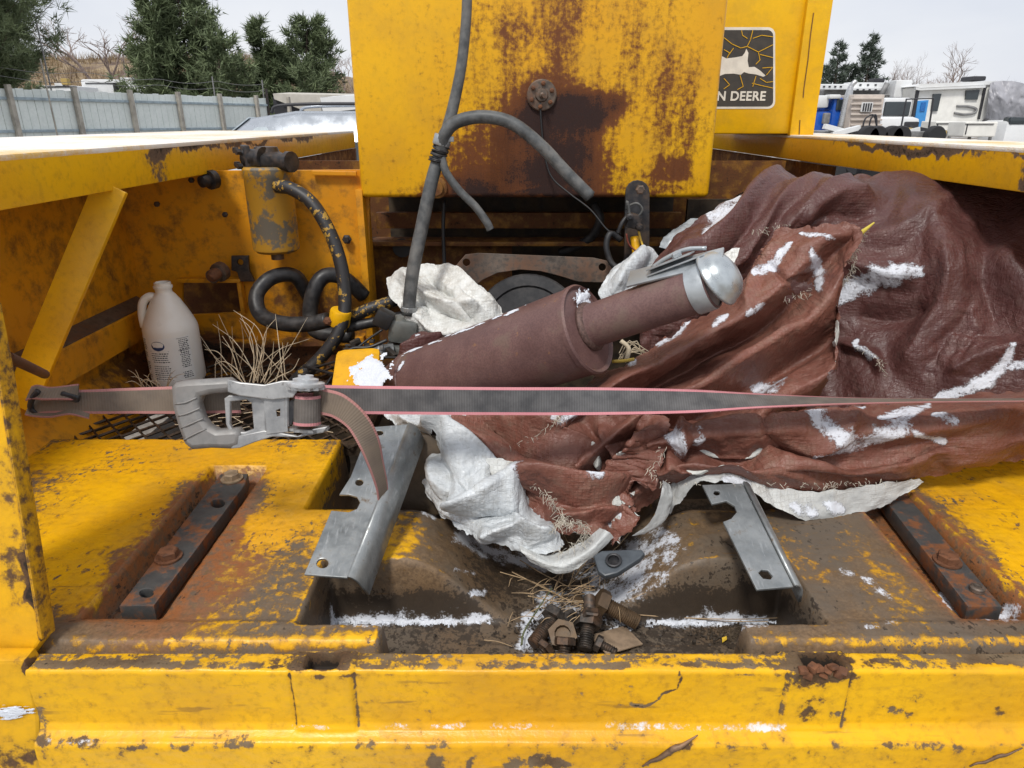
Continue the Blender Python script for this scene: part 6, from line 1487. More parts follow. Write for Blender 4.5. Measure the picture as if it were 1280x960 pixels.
# ================================================================== loose snow on the deck (laid on the real relief)
def deck_snow(strokes, h=.010, seed=0, speck=.55, zf=deck_h, lab='old granular snow lying on the worn deck', th=.14, sc=9):
    pts = [p for s_ in strokes for p in s_[0]]; W_ = max(s_[1] for s_ in strokes) + 14
    q = [onz(px, py, s_[2] if len(s_) > 2 else 0) for s_ in strokes for (px, py) in s_[0]]
    x0, x1 = min(v.x for v in q) - .03, max(v.x for v in q) + .03; y0_, y1_ = min(v.y for v in q) - .03, max(v.y for v in q) + .03
    gx, gy = np.meshgrid(np.arange(x0, x1, .0013), np.arange(y0_, y1_, .0013))
    z = zf(gx, gy) if zf is not None else np.zeros(gx.shape)
    px, py = projpx(np.stack([gx, gy, z], -1))
    m = np.full(gx.shape, -9.0)
    for s_ in strokes:
        d, u, _ = polyd(px, py, s_[0]); m = np.maximum(m, 1 - d / s_[1])
    m = np.where(z < -1, -9.0, m) + speck * (.9 * fbm(px / 26, py / 26, seed, 2) + .55 * fbm(px / 7, py / 7, seed + 2, 3) + .14 * fbm(px / 1.6, py / 1.6, seed + 3, 2))
    keep = m[:-1, :-1] > th
    if not keep.any(): return
    P = np.stack([gx, gy, z + .0012 + h * np.clip(m - th, 0, .5) * (1.4 + .5 * fbm(px / 12, py / 12, seed + 4, 3))], -1)
    tag(grid_obj('snow', P, M['snow'], None, keep=keep, attrs=None), lab, kind='stuff')
deck_snow([([(412, 774), (520, 775), (612, 771)], 9, FLO)], .011, 1, .5, zf=lambda x, y: np.where(y < .970, FLO, -9.0))
deck_snow([([(815, 777), (880, 777), (985, 774)], 7, FLO)], .008, 2, .7, zf=lambda x, y: np.where(y < .970, FLO, -9.0))
# snow on the left fender top (a thin wet sheet, broken near the edge)
def flat_snow(name, x0, x1, y0_, y1_, z, amt, seed, res=.02, h=.007, sc=4.0, lab=''):
    gx, gy = np.meshgrid(np.arange(x0, x1, res), np.arange(y0_, y1_, res))
    e = np.minimum(np.minimum(gx - x0, x1 - gx), np.minimum(gy - y0_, y1_ - gy))
    m = amt + .55 * fbm(gx * sc, gy * sc * .6, seed, 4) + np.clip(e / .05, 0, 1) * .4 - .4
    P = np.stack([gx, gy, z + .0006 + h * np.clip(m, 0, .5)], -1)
    tag(grid_obj('snow', P, M['snow'], None, keep=m[:-1, :-1] > 0), lab, kind='stuff')

# snow on silencer end, white drain valve shape etc.
def ball_snow(c, n, rx, ry, h, seed, ring=False):
    """a small snow dab on a surface through c with normal n"""
    n = Vector(n).normalized(); xa = n.cross(Vector((0, 0, 1))).normalized(); ya = n.cross(xa)
    g = np.linspace(-1.3, 1.3, 40); U, V = np.meshgrid(g, g)
    m = 1 - np.hypot(U, V) + .45 * fbm(U * 2.2 + seed, V * 2.2, seed, 4)
    P = np.array(c)[None, None] + (U * rx)[..., None] * np.array(xa) + (V * ry)[..., None] * np.array(ya) + (.0008 + h * np.clip(m, 0, .6))[..., None] * np.array(n)
    tag(grid_obj('snow', P, M['snow'], None, keep=m[:-1, :-1] > .05), 'small dab of old snow stuck to painted metal', kind='stuff')
ball_snow(mR + ax * .006 + upv * .058 - side * .012, ax, .034, .019, .007, 5)
p_ = mL + ax * .045; vdir = ((O - p_) - ax * (O - p_).dot(ax)).normalized(); vv = (vdir * .72 + upv * .69).normalized()
ball_snow(p_ + vv * RM, vv, .006, .014, .003, 8)
def ridge_snow(seed):
    vs = (vdir * .25 + upv * .97).normalized(); k = 90
    g = np.linspace(.03, Lm - .1, k); wv = np.linspace(-.14, .14, 12)
    A_, B_ = np.meshgrid(g, wv)
    m = .15 - np.abs(B_) * 6 + .9 * fbm(A_ * 22, B_ * 10, seed, 3)
    cr = ax.cross(vs)
    P = np.array(mL)[None, None] + A_[..., None] * np.array(ax) + (RM + .001 + .003 * np.clip(m, 0, 1))[..., None] * (np.cos(B_)[..., None] * np.array(vs) + np.sin(B_)[..., None] * np.array(cr))
    tag(grid_obj('snow', P, M['snow'], None, keep=m[:-1, :-1] > .1), 'thin line of snow along the top of the silencer', kind='stuff')
ridge_snow(4)

# ================================================================== ratchet strap
t = NT('strap_web'); at = t.attr('v'); au = t.attr('u'); 
n1 = t.noise(28, 5, .6); n2 = t.noise(9, 3, .5); dirtA = t.attr('dirt')
rib = t.n('TexWave', wave_type='BANDS', bands_direction='X'); cmb = t.n('CombineXYZ'); t.put(cmb.inputs[0], au); t.put(rib.inputs['Vector'], cmb.outputs[0]); rib.inputs['Scale'].default_value = 72; rib.inputs['Distortion'].default_value = 0.3
edge = t.math('GREATER_THAN', t.math('ABSOLUTE', t.math('SUBTRACT', at, .5)), .40)
c = t.mix(t.mr(n1, .3, .7), (.050, .055, .063), (.115, .118, .125)); c = t.mix(t.math('MULTIPLY', rib.outputs['Fac'], .35), c, (.03, .032, .036))
c = t.mix(edge, c, t.mix(n1, (.50, .17, .20), (.62, .28, .31)))
dm_ = t.math('MULTIPLY', dirtA, t.mr(t.math('ADD', t.math('MULTIPLY', n1, .5), t.math('MULTIPLY', n2, .5)), .25, .6, .55, 1))
c = t.mix(t.math('MULTIPLY', dm_, .85), c, t.mix(edge, (.215, .165, .120), (.33, .17, .14)))
M['strap'] = t.set(c, .75, 0, t.bump(rib.outputs['Fac'], .35, .001), .25)
stp = empty('ratchet_strap', (-.3, 1.06, .26), 'grey ratchet strap with pink edges stretched taut across the deck', 'strap')
def webbing(name, cen, up, dirt, w=.050, n=None, parent=stp, nv=9, th=.0022):
    """cen: points along the strap, up: direction of its width at each"""
    n = n or 12 * len(cen)
    Cc = crom(np.array([tuple(v) for v in cen]), n); U = crom(np.array([tuple(v) for v in up]), n); U /= np.linalg.norm(U, axis=1, keepdims=True)
    di = np.interp(np.linspace(0, 1, n), np.linspace(0, 1, len(dirt)), dirt); ww = w if hasattr(w, '__len__') else [w, w]; wi = np.interp(np.linspace(0, 1, n), np.linspace(0, 1, len(ww)), ww)
    ul = np.concatenate([[0], np.cumsum(np.linalg.norm(np.diff(Cc, axis=0), axis=1))])
    v = np.linspace(-.5, .5, nv)
    T = np.gradient(Cc, axis=0); Nn = np.cross(T, U); Nn /= np.linalg.norm(Nn, axis=1, keepdims=True)
    loops = []; va = []
    for s_, vs in ((1, v), (-1, v[::-1])):
        for q in vs:
            loops.append(Cc + U * (q * wi)[:, None] + Nn * (s_ * th / 2)); va.append(np.full(n, q + .5))
    loops.append(loops[0]); va.append(va[0])
    P = np.stack(loops); 
    return grid_obj(name, P, M['strap'], parent, attrs={'v': np.stack(va), 'u': np.tile(ul, (len(loops), 1)), 'dirt': np.tile(di, (len(loops), 1))}, smooth=False)
YS = lambda px: float(np.interp(px, [40, 200, 400, 700, 1000, 1290], [1.02, 1.045, 1.06, 1.085, 1.125, 1.16]))
def sp_(px, py, dy_=0): return ony(px, py, YS(px) + dy_)
vert = Vector((0, .22, 1))
# main run, going edge-on at its far end
ctr = [(398, 499), (470, 500), (560, 501), (660, 501.5), (760, 501.5), (860, 501.5), (930, 501), (1000, 501), (1080, 501), (1180, 500.5), (1340, 499.5)]
ups = [(0, .24, .97)] * 4 + [(0, .55, .83), (0, .80, .60), (0, .96, .25), (0, 1, 0), (0, .98, -.18), (0, .95, -.26), (0, .95, -.27)]
webbing('strap_web', [sp_(px, py) for px, py in ctr], ups, [.35, .2, .15, .10, .12, .15, .25, .5, .8, .9, .9], .0475, 180)
# tied-off dirty end on the left
webbing('strap_web', [sp_(px, py) for px, py in [(36, 504), (60, 503), (84, 502), (120, 502), (160, 501), (225, 500), (300, 499)]], [(0, .5, 1), (0, .3, 1), (.05, .3, 1), (0, .22, 1), (0, .22, 1), (0, .2, 1), (0, .2, 1)], [1, 1, .95, .95, .9, .9, .8], [.040, .034, .036, .040, .042, .046, .046], 70)
webbing('strap_web', [sp_(px, py, -.006) for px, py in [(98, 490), (78, 491), (58, 492), (44, 490), (36, 492)]], [(0, .4, .8), (0, .8, .6), (0, .9, .5), (0, .8, .6), (0, .8, .6)], [1, 1, 1, 1], .026, 40)
webbing('strap_web', [sp_(px, py, -.004) for px, py in [(112, 516), (90, 512), (66, 516), (44, 514), (34, 512)]], [(0, .5, .8), (0, .8, .5), (0, .9, .4), (0, .8, .6), (0, .8, .6)], [1, 1, 1, 1], .020, 40)
mb = MB(); mb.box(sp_(88, 496, -.008), (.028, .01, .012), Matrix.Rotation(.3, 3, 'Y'), .003); mb.tube([sp_(48, 488, -.01), sp_(41, 497, -.012), sp_(38, 508, -.006), sp_(44, 515, -.004), sp_(60, 517, 0)], .0045, 8, 20); mb.build('end_hook', M['steel_dark'], stp, smooth=True)
# free end hanging off the ratchet drum
webbing('strap_tail', [sp_(392, 499, -.018), sp_(404, 502, -.030), sp_(424, 508, -.036), sp_(446, 526, -.040), sp_(461, 552, -.040), sp_(470, 580, -.035), sp_(477, 606, -.03), sp_(479, 622, -.026)], [(0.12, .1, 1), (.2, .1, 1), (.42, .1, .95), (.85, .2, .62), (.85, .55, .3), (.6, .8, .1), (.45, .9, .0), (.4, .9, 0)], [.9, 1, 1, 1, 1, .95, .9, .9], [.044, .044, .044, .038, .036, .032, .03, .03], 90)
# ratchet: drawn on a plane facing the viewer, squarish to the strap
t = NT('ratchet_zinc'); n1 = t.noise(26, 5, .6); n2 = t.noise(120, 3, .6)
c = t.mix(t.mr(n1, .32, .68), (.23, .235, .24), (.40, .40, .395)); c = t.mix(t.math('MULTIPLY', t.mr(n2, .6, .75), .6), c, (.10, .085, .075)); M['zinc'] = t.set(c, .45, .45, t.bump(n2, .2, .0008))
M['handle'] = simple('handle_grip', (.235, .23, .222), .5, .15, .2, 60, .15, dirt=(.14, .12, .11), dirt_amt=.5)
rat = empty('ratchet', (-.35, 1.03, .26), 'grey ratchet buckle with grip handle tightening the strap', 'ratchet')
RP = sp_(300, 515, -.03); RN = Vector((.03, -1, .26)).normalized()
def rp(px, py, up_=0.0): return onplane(px, py, RP + RN * up_, RN)
# grip handle: a loop, thick on the left side
outer = [(212, 484), (218, 478), (232, 476), (268, 474), (284, 473), (291, 478), (291, 487), (284, 491), (262, 493), (250, 496), (247, 505), (252, 522), (259, 532), (270, 538), (284, 537), (296, 536), (301, 543), (299, 558), (286, 562), (262, 561), (238, 563), (229, 556), (221, 535), (214, 510)]
plate_px('handle_grip', [outer], [], rp(250, 515, .016), RN, .028, M['handle'], rat, .009, True) if False else None
plate_px('grip_handle', outer, [], rp(250, 515, .016), RN, .030, M['handle'], rat, .0085, True)
mb = MB()
for k in range(4): mb.tube([rp(219 + k * 3.6, 505 + k * 15, .0155), rp(232 + k * 3, 503 + k * 13.5, .0172), rp(246 + k * 4, 497 + k * 13, .0150)], .0016, 6, 8)
mb.build('grip_ridges', M['handle'], rat, smooth=True)
# handle frame (lower arm and cross window)
plate_px('handle_frame', [(280, 498), (286, 494), (318, 496), (330, 500), (333, 540), (316, 545), (300, 548), (288, 545), (282, 530)], [[(288, 502), (308, 500), (314, 504), (317, 536), (306, 540), (292, 540), (287, 530)]], rp(300, 520, .010), RN, .010, M['zinc'], rat, .002)
plate_px('side_plate', [(284, 474), (300, 478), (330, 481), (352, 476), (366, 476), (372, 488), (366, 497), (340, 500), (300, 495), (284, 490)], [], rp(330, 486, .022), RN, .006, M['zinc'], rat, .0018)
plate_px('side_plate', [(296, 545), (330, 538), (350, 541), (372, 545), (392, 536), (410, 533), (404, 541), (372, 547), (340, 546), (318, 553), (300, 560), (288, 561)], [], rp(330, 546, .014), RN, .012, M['zinc'], rat, .0018)
plate_px('cross_plate', [(329, 497), (356, 496), (360, 540), (333, 543)], [[(345, 513), (350, 511), (350, 520), (346, 521)]], rp(345, 518, .016), RN, .004, M['zinc'], rat, .001)
# toothed drum wheels and spool
def toothed(cx, cy, r, n, d, off_, thick):
    q = []
    for k in range(n):
        a0 = 2 * PI * k / n
        q += [(cx + r * math.cos(a0), cy + r * .42 * math.sin(a0)), (cx + (r - d) * math.cos(a0 + 2 * PI / n * .8), cy + (r - d) * .42 * math.sin(a0 + 2 * PI / n * .8))]
    return q
axd = Vector((.05, .25, 1)).normalized()
top_c = sp_(382, 486, -.034); bot_c = sp_(386, 537, -.034)
def gear(c, r, n, th, name):
    xa = axd.cross(Vector((1, 0, 0))).normalized(); ya = axd.cross(xa)
    mb = MB(); vs = []
    for h in (0, th):
        for k in range(n * 2):
            rr = r if k % 2 else r * .86; a = 2 * PI * k / (n * 2)
            vs.append(c + axd * h + (xa * math.cos(a) + ya * math.sin(a)) * rr)
    m_ = n * 2
    fs = [(k, (k + 1) % m_, m_ + (k + 1) % m_, m_ + k) for k in range(m_)] + [tuple(range(m_ - 1, -1, -1)), tuple(range(m_, 2 * m_))]
    mb.add(vs, fs); return mb.build(name, M['zinc'], rat)
gear(top_c, .031, 13, .004, 'ratchet_wheel'); gear(bot_c, .033, 13, .004, 'ratchet_wheel')
mb = MB(); mb.lathe([(.029, .004), (.030, .006), (.030, .010), (.020, .012), (.020, .016), (.012, .018), (.012, .022), (.005, .023), (0, .023)], top_c, axd, 28); mb.build('drum_cap', simple('zinc_white', (.50, .515, .53), .45, .35, .2, 50, .2), rat, smooth=35)
mb = MB(); mb.lathe([(.004, 0), (.0041, .003)], top_c + axd * .0225 + Vector((-.003, -.004, 0)), axd, 10); mb.build('drum_hole', M['wire'], rat)
n_ = 40; dr = []
for k in range(n_ + 1):
    a = -2.2 + 5.0 * k / n_; dr.append(None)
mid = (top_c + bot_c) / 2
xa_ = axd.cross(Vector((0, -1, 0))).normalized(); ya_ = axd.cross(xa_)
webbing('drum_webbing', [mid + (xa_ * math.cos(a) + ya_ * math.sin(a)) * .0205 for a in np.linspace(0, 2 * PI, 24)], [axd] * 24, [.45] * 3, .048, 48, rat)
mb = MB(); mb.lathe([(.005, -.004), (.005, .060)], top_c + axd * -.055 + Vector((-.03, -.002, 0)), axd, 10); mb.build('pawl_pin', M['zinc'], rat)
plate_px('pawl', [(355, 503), (366, 500), (372, 506), (372, 512), (364, 532), (356, 528)], [], rp(362, 515, .0125), RN, .005, M['steel_dark'], rat)

# ================================================================== jug
jug = empty('plastic_jug', tuple(onz(218, 470, 0)), 'white plastic gallon jug with printed label standing on the grate', 'jug')
jc = ony(222, 458, 1.87); jc.z = -.004
M['jug'] = simple('jug_plastic', (.93, .91, .85), .35, 0, .03, 16, .08, dirt=(.5, .42, .3), dirt_amt=.3)
RJ = .0725
MB().lathe([(0, .004), (.062, 0), (.069, .004), (RJ, .012), (RJ, .156), (.0712, .164), (.068, .174), (.061, .191), (.051, .212), (.038, .237), (.028, .252), (.0225, .258), (.0215, .262), (.0215, .270), (.0245, .271), (.0245, .277), (.0215, .278), (.0215, .286), (.019, .287), (.019, .27)], jc, (0, 0, 1), 40).build('jug_body', M['jug'], jug, smooth=35)
hd = Vector((-1, -.25, 0)).normalized()
MB().tube([jc + hd * .018 + Vector((0, 0, .245)), jc + hd * .040 + Vector((0, 0, .248)), jc + hd * .058 + Vector((0, 0, .232)), jc + hd * .065 + Vector((0, 0, .20)), jc + hd * .063 + Vector((0, 0, .164))], [.011, .0115, .0115, .0115, .014], 14, 30).build('jug_handle', M['jug'], jug, smooth=True)
M['lab'] = simple('label_white', (.87, .86, .82), .42, 0, .04, 20, .02); M['ink'] = simple('label_ink', (.05, .05, .06), .6); M['ink_blue'] = simple('label_blue', (.02, .045, .13), .5)
def on_jug(a0, a1, z0, z1, rr, name, mat, parent, n=12, m=2):
    a = np.linspace(math.radians(a0), math.radians(a1), n); z = np.linspace(z0, z1, m)
    A_, Z_ = np.meshgrid(a, z); P = np.stack([jc.x + rr * np.sin(A_), jc.y - rr * np.cos(A_), jc.z + Z_], -1)
    return grid_obj(name, P, mat, parent, smooth=True)
lb = on_jug(-58, 62, .022, .146, RJ + .0006, 'label', M['lab'], jug, 24)
q = []
for k in range(28):
    a = 2 * PI * k / 28; q.append((math.cos(a), math.sin(a)))
def oval(cx, cz, ra, rz, r_, name, mat):
    vs = [(jc.x + r_ * math.sin(math.radians(cx)), jc.y - r_ * math.cos(math.radians(cx)), jc.z + cz)] + [(jc.x + r_ * math.sin(math.radians(cx + ra * a)), jc.y - r_ * math.cos(math.radians(cx + ra * a)), jc.z + cz + rz * b) for a, b in q]
    return mesh(name, vs, [(0, 1 + k, 1 + (k + 1) % 28) for k in range(28)], mat, lb)
oval(-6, .124, 15, .0135, RJ + .0010, 'logo_oval', M['ink_blue']); oval(-6, .128, 13, .008, RJ + .0013, 'logo_highlight', M['lab'])
rr_ = random.Random(5); vs, fs = [], []
def word(a0, a1, z, h):
    b = len(vs); r_ = RJ + .0011
    for a in np.linspace(a0, a1, 3):
        for zz in (z - h / 2, z + h / 2): vs.append((jc.x + r_ * math.sin(math.radians(a)), jc.y - r_ * math.cos(math.radians(a)), jc.z + zz))
    for k in range(2): fs.append((b + 2 * k, b + 2 * k + 2, b + 2 * k + 3, b + 2 * k + 1))
for (c0, c1, zs) in [(-26, 14, np.arange(.028, .108, .0062)), (-54, -36, np.arange(.03, .14, .0055)), (36, 58, np.arange(.028, .14, .0052))]:
    for z in zs:
        if rr_.random() < .15: continue
        a = c0 + rr_.uniform(0, 3)
        while a < c1 - 3:
            w_ = rr_.uniform(1.5, 5.5); word(a, min(a + w_, c1), z, rr_.choice([.0018, .0024, .003])); a += w_ + 1.3
word(-27, 16, .0455, .0009); word(-27, 16, .0235, .0009); word(34, 60, .108, .001); word(34, 60, .142, .001); word(-27, 16, .1085, .0008)
mesh('label_print', vs, fs, M['ink'], lb)

# ================================================================== galvanised brackets lying on the deck
t = NT('bracket_zinc'); n1 = t.noise(12, 6, .65); n2 = t.noise(1, 5, .65, vec=t.scaled((220, 28, 60))); n3 = t.noise(80, 4, .65)
c = t.mix(t.mr(n1, .3, .7), (.19, .205, .21), (.36, .375, .375)); c = t.mix(t.math('MULTIPLY', t.mr(n2, .55, .72), .5), c, (.50, .52, .53)); c = t.mix(t.mr(t.math('ADD', t.math('MULTIPLY', n1, .6), t.math('MULTIPLY', n3, .5)), .60, .72), c, (.17, .125, .085))
M['bracket'] = t.set(c, t.mr(n3, .3, .7, .30, .55), .6, t.bump(t.math('ADD', n2, n3), .2, .0008))
def bracket(label, face, lip, p0, n, holes, liplen_dir, thick=.005):
    root = empty('steel_bracket', tuple(p0), label, 'bracket', 'loose brackets on the deck')
    plate_px('bracket_plate', face, holes, p0, n, thick, M['bracket'], root, .001)
    return root
def plane3(a, b, c):
    n = (b - a).cross(c - a).normalized()
    return n if n.dot(O - a) > 0 else -n
a3, b3, c3 = onz(380, 718, .035), onz(434, 722, .035), onz(486, 532, .155)
n1_ = plane3(a3, b3, c3)
lb1 = bracket('long grey bent bracket with notch beside the hanging strap end', [(380, 718), (402, 665), (420, 612), (434, 612)] + [(447, 618), (450, 626), (446, 634), (436, 636), (427, 634)][::-1][0:0] + [(440, 613), (449, 620), (450, 628), (443, 635), (432, 634)][0:0] + [(444, 588), (466, 534), (508, 530), (498, 572), (470, 640), (436, 722)], None, a3, n1_, [circ(403, 704, 7.5, 6), circ(449, 604, 5, 4), circ(474, 541, 5, 3)], None)
for o in [o for o in bpy.data.objects if o.parent is lb1]: bpy.data.objects.remove(o)
face1 = [(380, 718), (401, 668), (425, 621), (437, 617), (448, 621), (451, 629), (446, 635), (428, 636)]
face1 = [(380, 718), (414, 638), (436, 640), (446, 636), (450, 628), (446, 621), (436, 618), (424, 618), (438, 596), (462, 534), (510, 530), (500, 568), (471, 640), (434, 722)]
plate_px('bracket_plate', face1, [circ(403, 704, 7.5, 6), circ(449, 603, 5, 4), circ(474, 541, 5, 3)], a3, n1_, .005, M['bracket'], lb1, .0012)
# bent-down side flange
e1, e2 = onplane(434, 722, a3, n1_), onplane(510, 530, a3, n1_)
dn_ = (-n1_ * .040 + Vector((.010, 0, -.004)))
def flange(parent, p, q, d, bend=.008, name='bracket_flange'):
    prof_ = [(0, 0), (.16, .02), (.30, .07), (.42, .16), (.5, .3), (.54, .5), (.56, 1)]
    xs = (q - p).normalized(); out = (Vector((1, 0, 0)) - xs * xs.x); out = (out - n1_ * out.dot(n1_)).normalized() * .024 if True else out
    rows = []
    for (f_, g_) in prof_: rows.append((p + out * f_ * 1.0 + d * g_, q + out * f_ + d * g_))
    V = [w for r_ in rows for w in r_]; F = [(2 * i, 2 * i + 1, 2 * i + 3, 2 * i + 2) for i in range(len(rows) - 1)]
    o = mesh(name, V, F, M['bracket'], parent, True); md = o.modifiers.new('thickness', 'SOLIDIFY'); md.thickness = .005; md.offset = -1
    return o
flange(lb1, e1, e2, dn_)
a4, b4, c4 = onz(940, 736, .028), onz(992, 734, .028), onz(890, 612, .085)
n2_ = plane3(a4, b4, c4)
lb2 = empty('steel_bracket', tuple(a4), 'short bright bracket with slot poking out from under the brown tarp', 'bracket', 'loose brackets on the deck')
plate_px('bracket_plate', [(946, 737), (904, 652), (914, 648), (921, 640), (918, 632), (908, 626), (890, 630), (878, 606), (928, 604), (992, 733)], [[(948, 716), (952, 712), (960, 713), (966, 720), (963, 724), (954, 723)], circ(896, 616, 4, 3)], a4, n2_, .005, M['bracket'], lb2, .0012)
n1_ = n2_
flange(lb2, onplane(992, 733, a4, n2_), onplane(928, 604, a4, n2_), -n2_ * .036 + Vector((.004, 0, -.004)))

# casting block behind the long bracket
mb = MB(); mb.box((-.185, 1.30, .02), (.12, .20, .17), Matrix.Rotation(-.25, 3, 'X'), .02); o_ = mb.build('bearing_block', simple('casting_brown', (.10, .07, .042), .6, .1, .5, 40, .5, dirt=(.035, .026, .018), dirt_amt=.8), machine, smooth=40)
mb = MB(); mb.tube([onz(428, 560, -.05), onz(432, 585, -.10), onz(424, 610, -.14)], .012, 8, 10); mb.build('hydraulic_hose', M['rubber'], machine, smooth=True)

# yellow bracket with snow next to the fitting
mb = MB(); mb.box(ony(447, 468, 1.50), (.11, .15, .05), Matrix.Rotation(.35, 3, 'X') @ Matrix.Rotation(.1, 3, 'Z'), .022); stp_o = mb.build('step_bracket', M['paint_post'], machine, smooth=40)
cc = ony(466, 466, 1.47)
ball_snow(ony(464, 467, 1.425), Vector((0, -.34, .94)), .045, .062, .010, 12)
bpy.data.objects[-1] if False else None

# ================================================================== rubber lug with hole on the hump
lug = plate_px('rubber_pad', [(742, 694), (752, 688), (790, 686), (803, 687), (806, 691), (800, 698), (772, 716), (756, 720), (748, 714)], [circ(767, 701, 9, 8)], onz(770, 702, .012), Vector((-.12, -.35, 1)), .014, simple('pad_rubber', (.055, .065, .075), .45, 0, .25, 40), None, .003)
tag(lug, 'dark teardrop shaped rubber pad with a hole lying in the snow', 'rubber pad')
mb = MB(); mb.lathe([(.0135, -.001), (.0135, .003), (.0115, .004), (.0095, .003), (.0095, -.001)], onz(767, 701, .0125), Vector((-.12, -.35, 1)), 20); mb.build('eyelet', M['steel_dark'], lug, smooth=40)

# ================================================================== pile of old bolts
M['bolt_dark'] = simple('bolt_dark', (.055, .047, .040), .5, .45, .5, 90, .4, dirt=(.16, .075, .03), dirt_amt=.6)
M['bolt_rust'] = simple('bolt_rust', (.115, .075, .042), .55, .35, .4, 90, .5, dirt=(.06, .035, .02), dirt_amt=.7)
def loose_bolt(head, tip, r, mat, lab, hl=.016, headless=False):
    a = (tip - head).normalized(); L = (tip - head).length
    root = empty('bolt', tuple(head), lab, 'bolt', 'old bolts lying on the deck')
    if not headless:
        mb = MB(); hexhead(mb, head + a * 0, r * 1.75, hl, -a); mb.build('bolt_head', mat, root, smooth=20)
    pr = [(r * .96, 0)]; n = int(L / .0036)
    for k in range(n): pr += [(r * .86, L * (k + .1) / n), (r, L * (k + .5) / n), (r * .86, L * (k + .9) / n)]
    pr += [(r * .8, L)]
    MB().lathe(pr, head, a, 18).build('threaded_shank', mat, root, smooth=25)
    return root
def bp(px, py, z): return onz(px, py, z - .040)
loose_bolt(bp(690, 774, -.045), bp(666, 806, -.062), .0125, M['bolt_dark'], 'dark bolt at the end of the pile nearest the long bracket')
loose_bolt(bp(757, 756, -.030), bp(797, 778, -.058), .0135, M['bolt_rust'], 'rusty tan bolt pointing towards the bright bracket', .018)
loose_bolt(bp(735, 783, -.040), bp(731, 812, -.060), .0125, M['bolt_dark'], 'dark bolt standing head up next to the rusty nut')
loose_bolt(bp(738, 770, -.03), bp(737, 748, -.03), .0115, M['bolt_dark'], 'dark stud lying behind the other bolts')
loose_bolt(bp(706, 806, -.045), bp(705, 825, -.062), .010, M['bolt_dark'], 'small bolt with bright hexagon head in front of the nut', .012)
loose_bolt(bp(680, 812, -.055), bp(668, 826, -.065), .009, M['bolt_dark'], 'small bolt half hidden behind the front beam', .010)
loose_bolt(bp(751, 806, -.058), bp(770, 816, -.066), .008, M['bolt_dark'], 'smallest bolt lying on a dry leaf', .010)
def nut(c, r, h, axis, mat, lab):
    a = Vector(axis).normalized(); x = a.cross(Vector((.3, 1, .1))).normalized(); y = a.cross(x); vs = []
    for (rr, hh, sd) in ((r, 0, 6), (r, h, 6), (r * .55, h * 1.02, 6), (r * .52, h * .6, 6)):
        for k in range(12):
            t_ = k * PI / 6; q_ = rr if (k % 2 == 0 or rr < r * .6) else rr * .866
            vs.append(Vector(c) + a * hh + (x * math.cos(t_) + y * math.sin(t_)) * q_)
    fs = [(i * 12 + k, i * 12 + (k + 1) % 12, (i + 1) * 12 + (k + 1) % 12, (i + 1) * 12 + k) for i in range(3) for k in range(12)] + [tuple(range(36, 48))]
    o = MB().add(vs, fs).build('nut', mat, None, smooth=20); tag(o, lab, 'nut', 'old bolts lying on the deck')
nut(bp(704, 797, -.062), .0245, .026, (-.1, -.55, .8), M['bolt_rust'], 'large rusty open nut in the middle of the bolt pile')
nut(bp(709, 776, -.05), .017, .016, (.5, -.5, .7), M['bolt_dark'], 'dark nut behind the large rusty one')
mesh_leaf = MB().box(bp(770, 800, -.068), (.075, .05, .003), Matrix.Rotation(.5, 3, 'Z') @ Matrix.Rotation(.15, 3, 'Y'), .001).build('dry_leaf', simple('dry_leaf', (.24, .17, .11), .8, 0, .3, 40, .5), None)
tag(mesh_leaf, 'dry brown scrap lying under the bolts', 'dry leaf')

# ================================================================== dry needles, twigs, grass
M['straw'] = simple('straw', (.36, .25, .14), .7, 0, .25, 60); M['twig'] = simple('twig', (.20, .12, .07), .8, 0, .3, 60); M['grass_dry'] = simple('dry_grass_stalk', (.50, .42, .30), .75, 0, .2, 60)
mb = MB()
for pts in ([(640, 715), (680, 735), (705, 748), (735, 752)], [(625, 715), (668, 728), (700, 745), (730, 760)], [(790, 662), (770, 685), (735, 712), (700, 740), (665, 765)], [(740, 672), (730, 700), (712, 730), (680, 755)], [(705, 668), (718, 700), (712, 735)], [(650, 700), (676, 716), (700, 728), (728, 742)], [(790, 768), (850, 772), (920, 774), (980, 772)], [(782, 764), (820, 768), (900, 776), (960, 777)], [(700, 720), (690, 750), (672, 772)], [(762, 655), (742, 690), (722, 715)], [(605, 800), (622, 802), (640, 808)], [(660, 745), (700, 752), (740, 750)], [(718, 690), (745, 700), (760, 712)]):
    mb.tube([onz(px, py, float(deck_h(np.array(onz(px, py).x), np.array(onz(px, py).y))) + random.uniform(.006, .022)) for px, py in pts], [.0011, .0010, .0006], 5, 18)
r_ = random.Random(9)
for k in range(70):
    px, py = r_.gauss(720, 38), r_.gauss(735, 22); a = r_.uniform(-.9, .9) + PI * .75; L = r_.uniform(14, 40)
    p = onz(px, py, -.085 + r_.uniform(0, .02)); q_ = onz(px + L * math.cos(a), py + L * math.sin(a) * .6, -.085 + r_.uniform(0, .02))
    mb.tube([p, p.lerp(q_, .5) + Vector((0, 0, r_.uniform(.0, .008))), q_], [.0007, .0007, .0004], 4, 6)
tag(mb.build('pine_needles', M['straw'], None), 'dry pine needles and grass lying round the old bolts', kind='stuff')
mb = MB(); mb.tube([onz(652, 806, -.10), onz(655, 790, -.10), onz(672, 762, -.09), onz(690, 735, -.08)], [.0018, .0016, .001], 6, 14)
tag(mb.build('twig', simple('green_twig', (.10, .11, .05), .7), None), 'thin green twig curving beside the bolts', 'twig')
mb = MB()
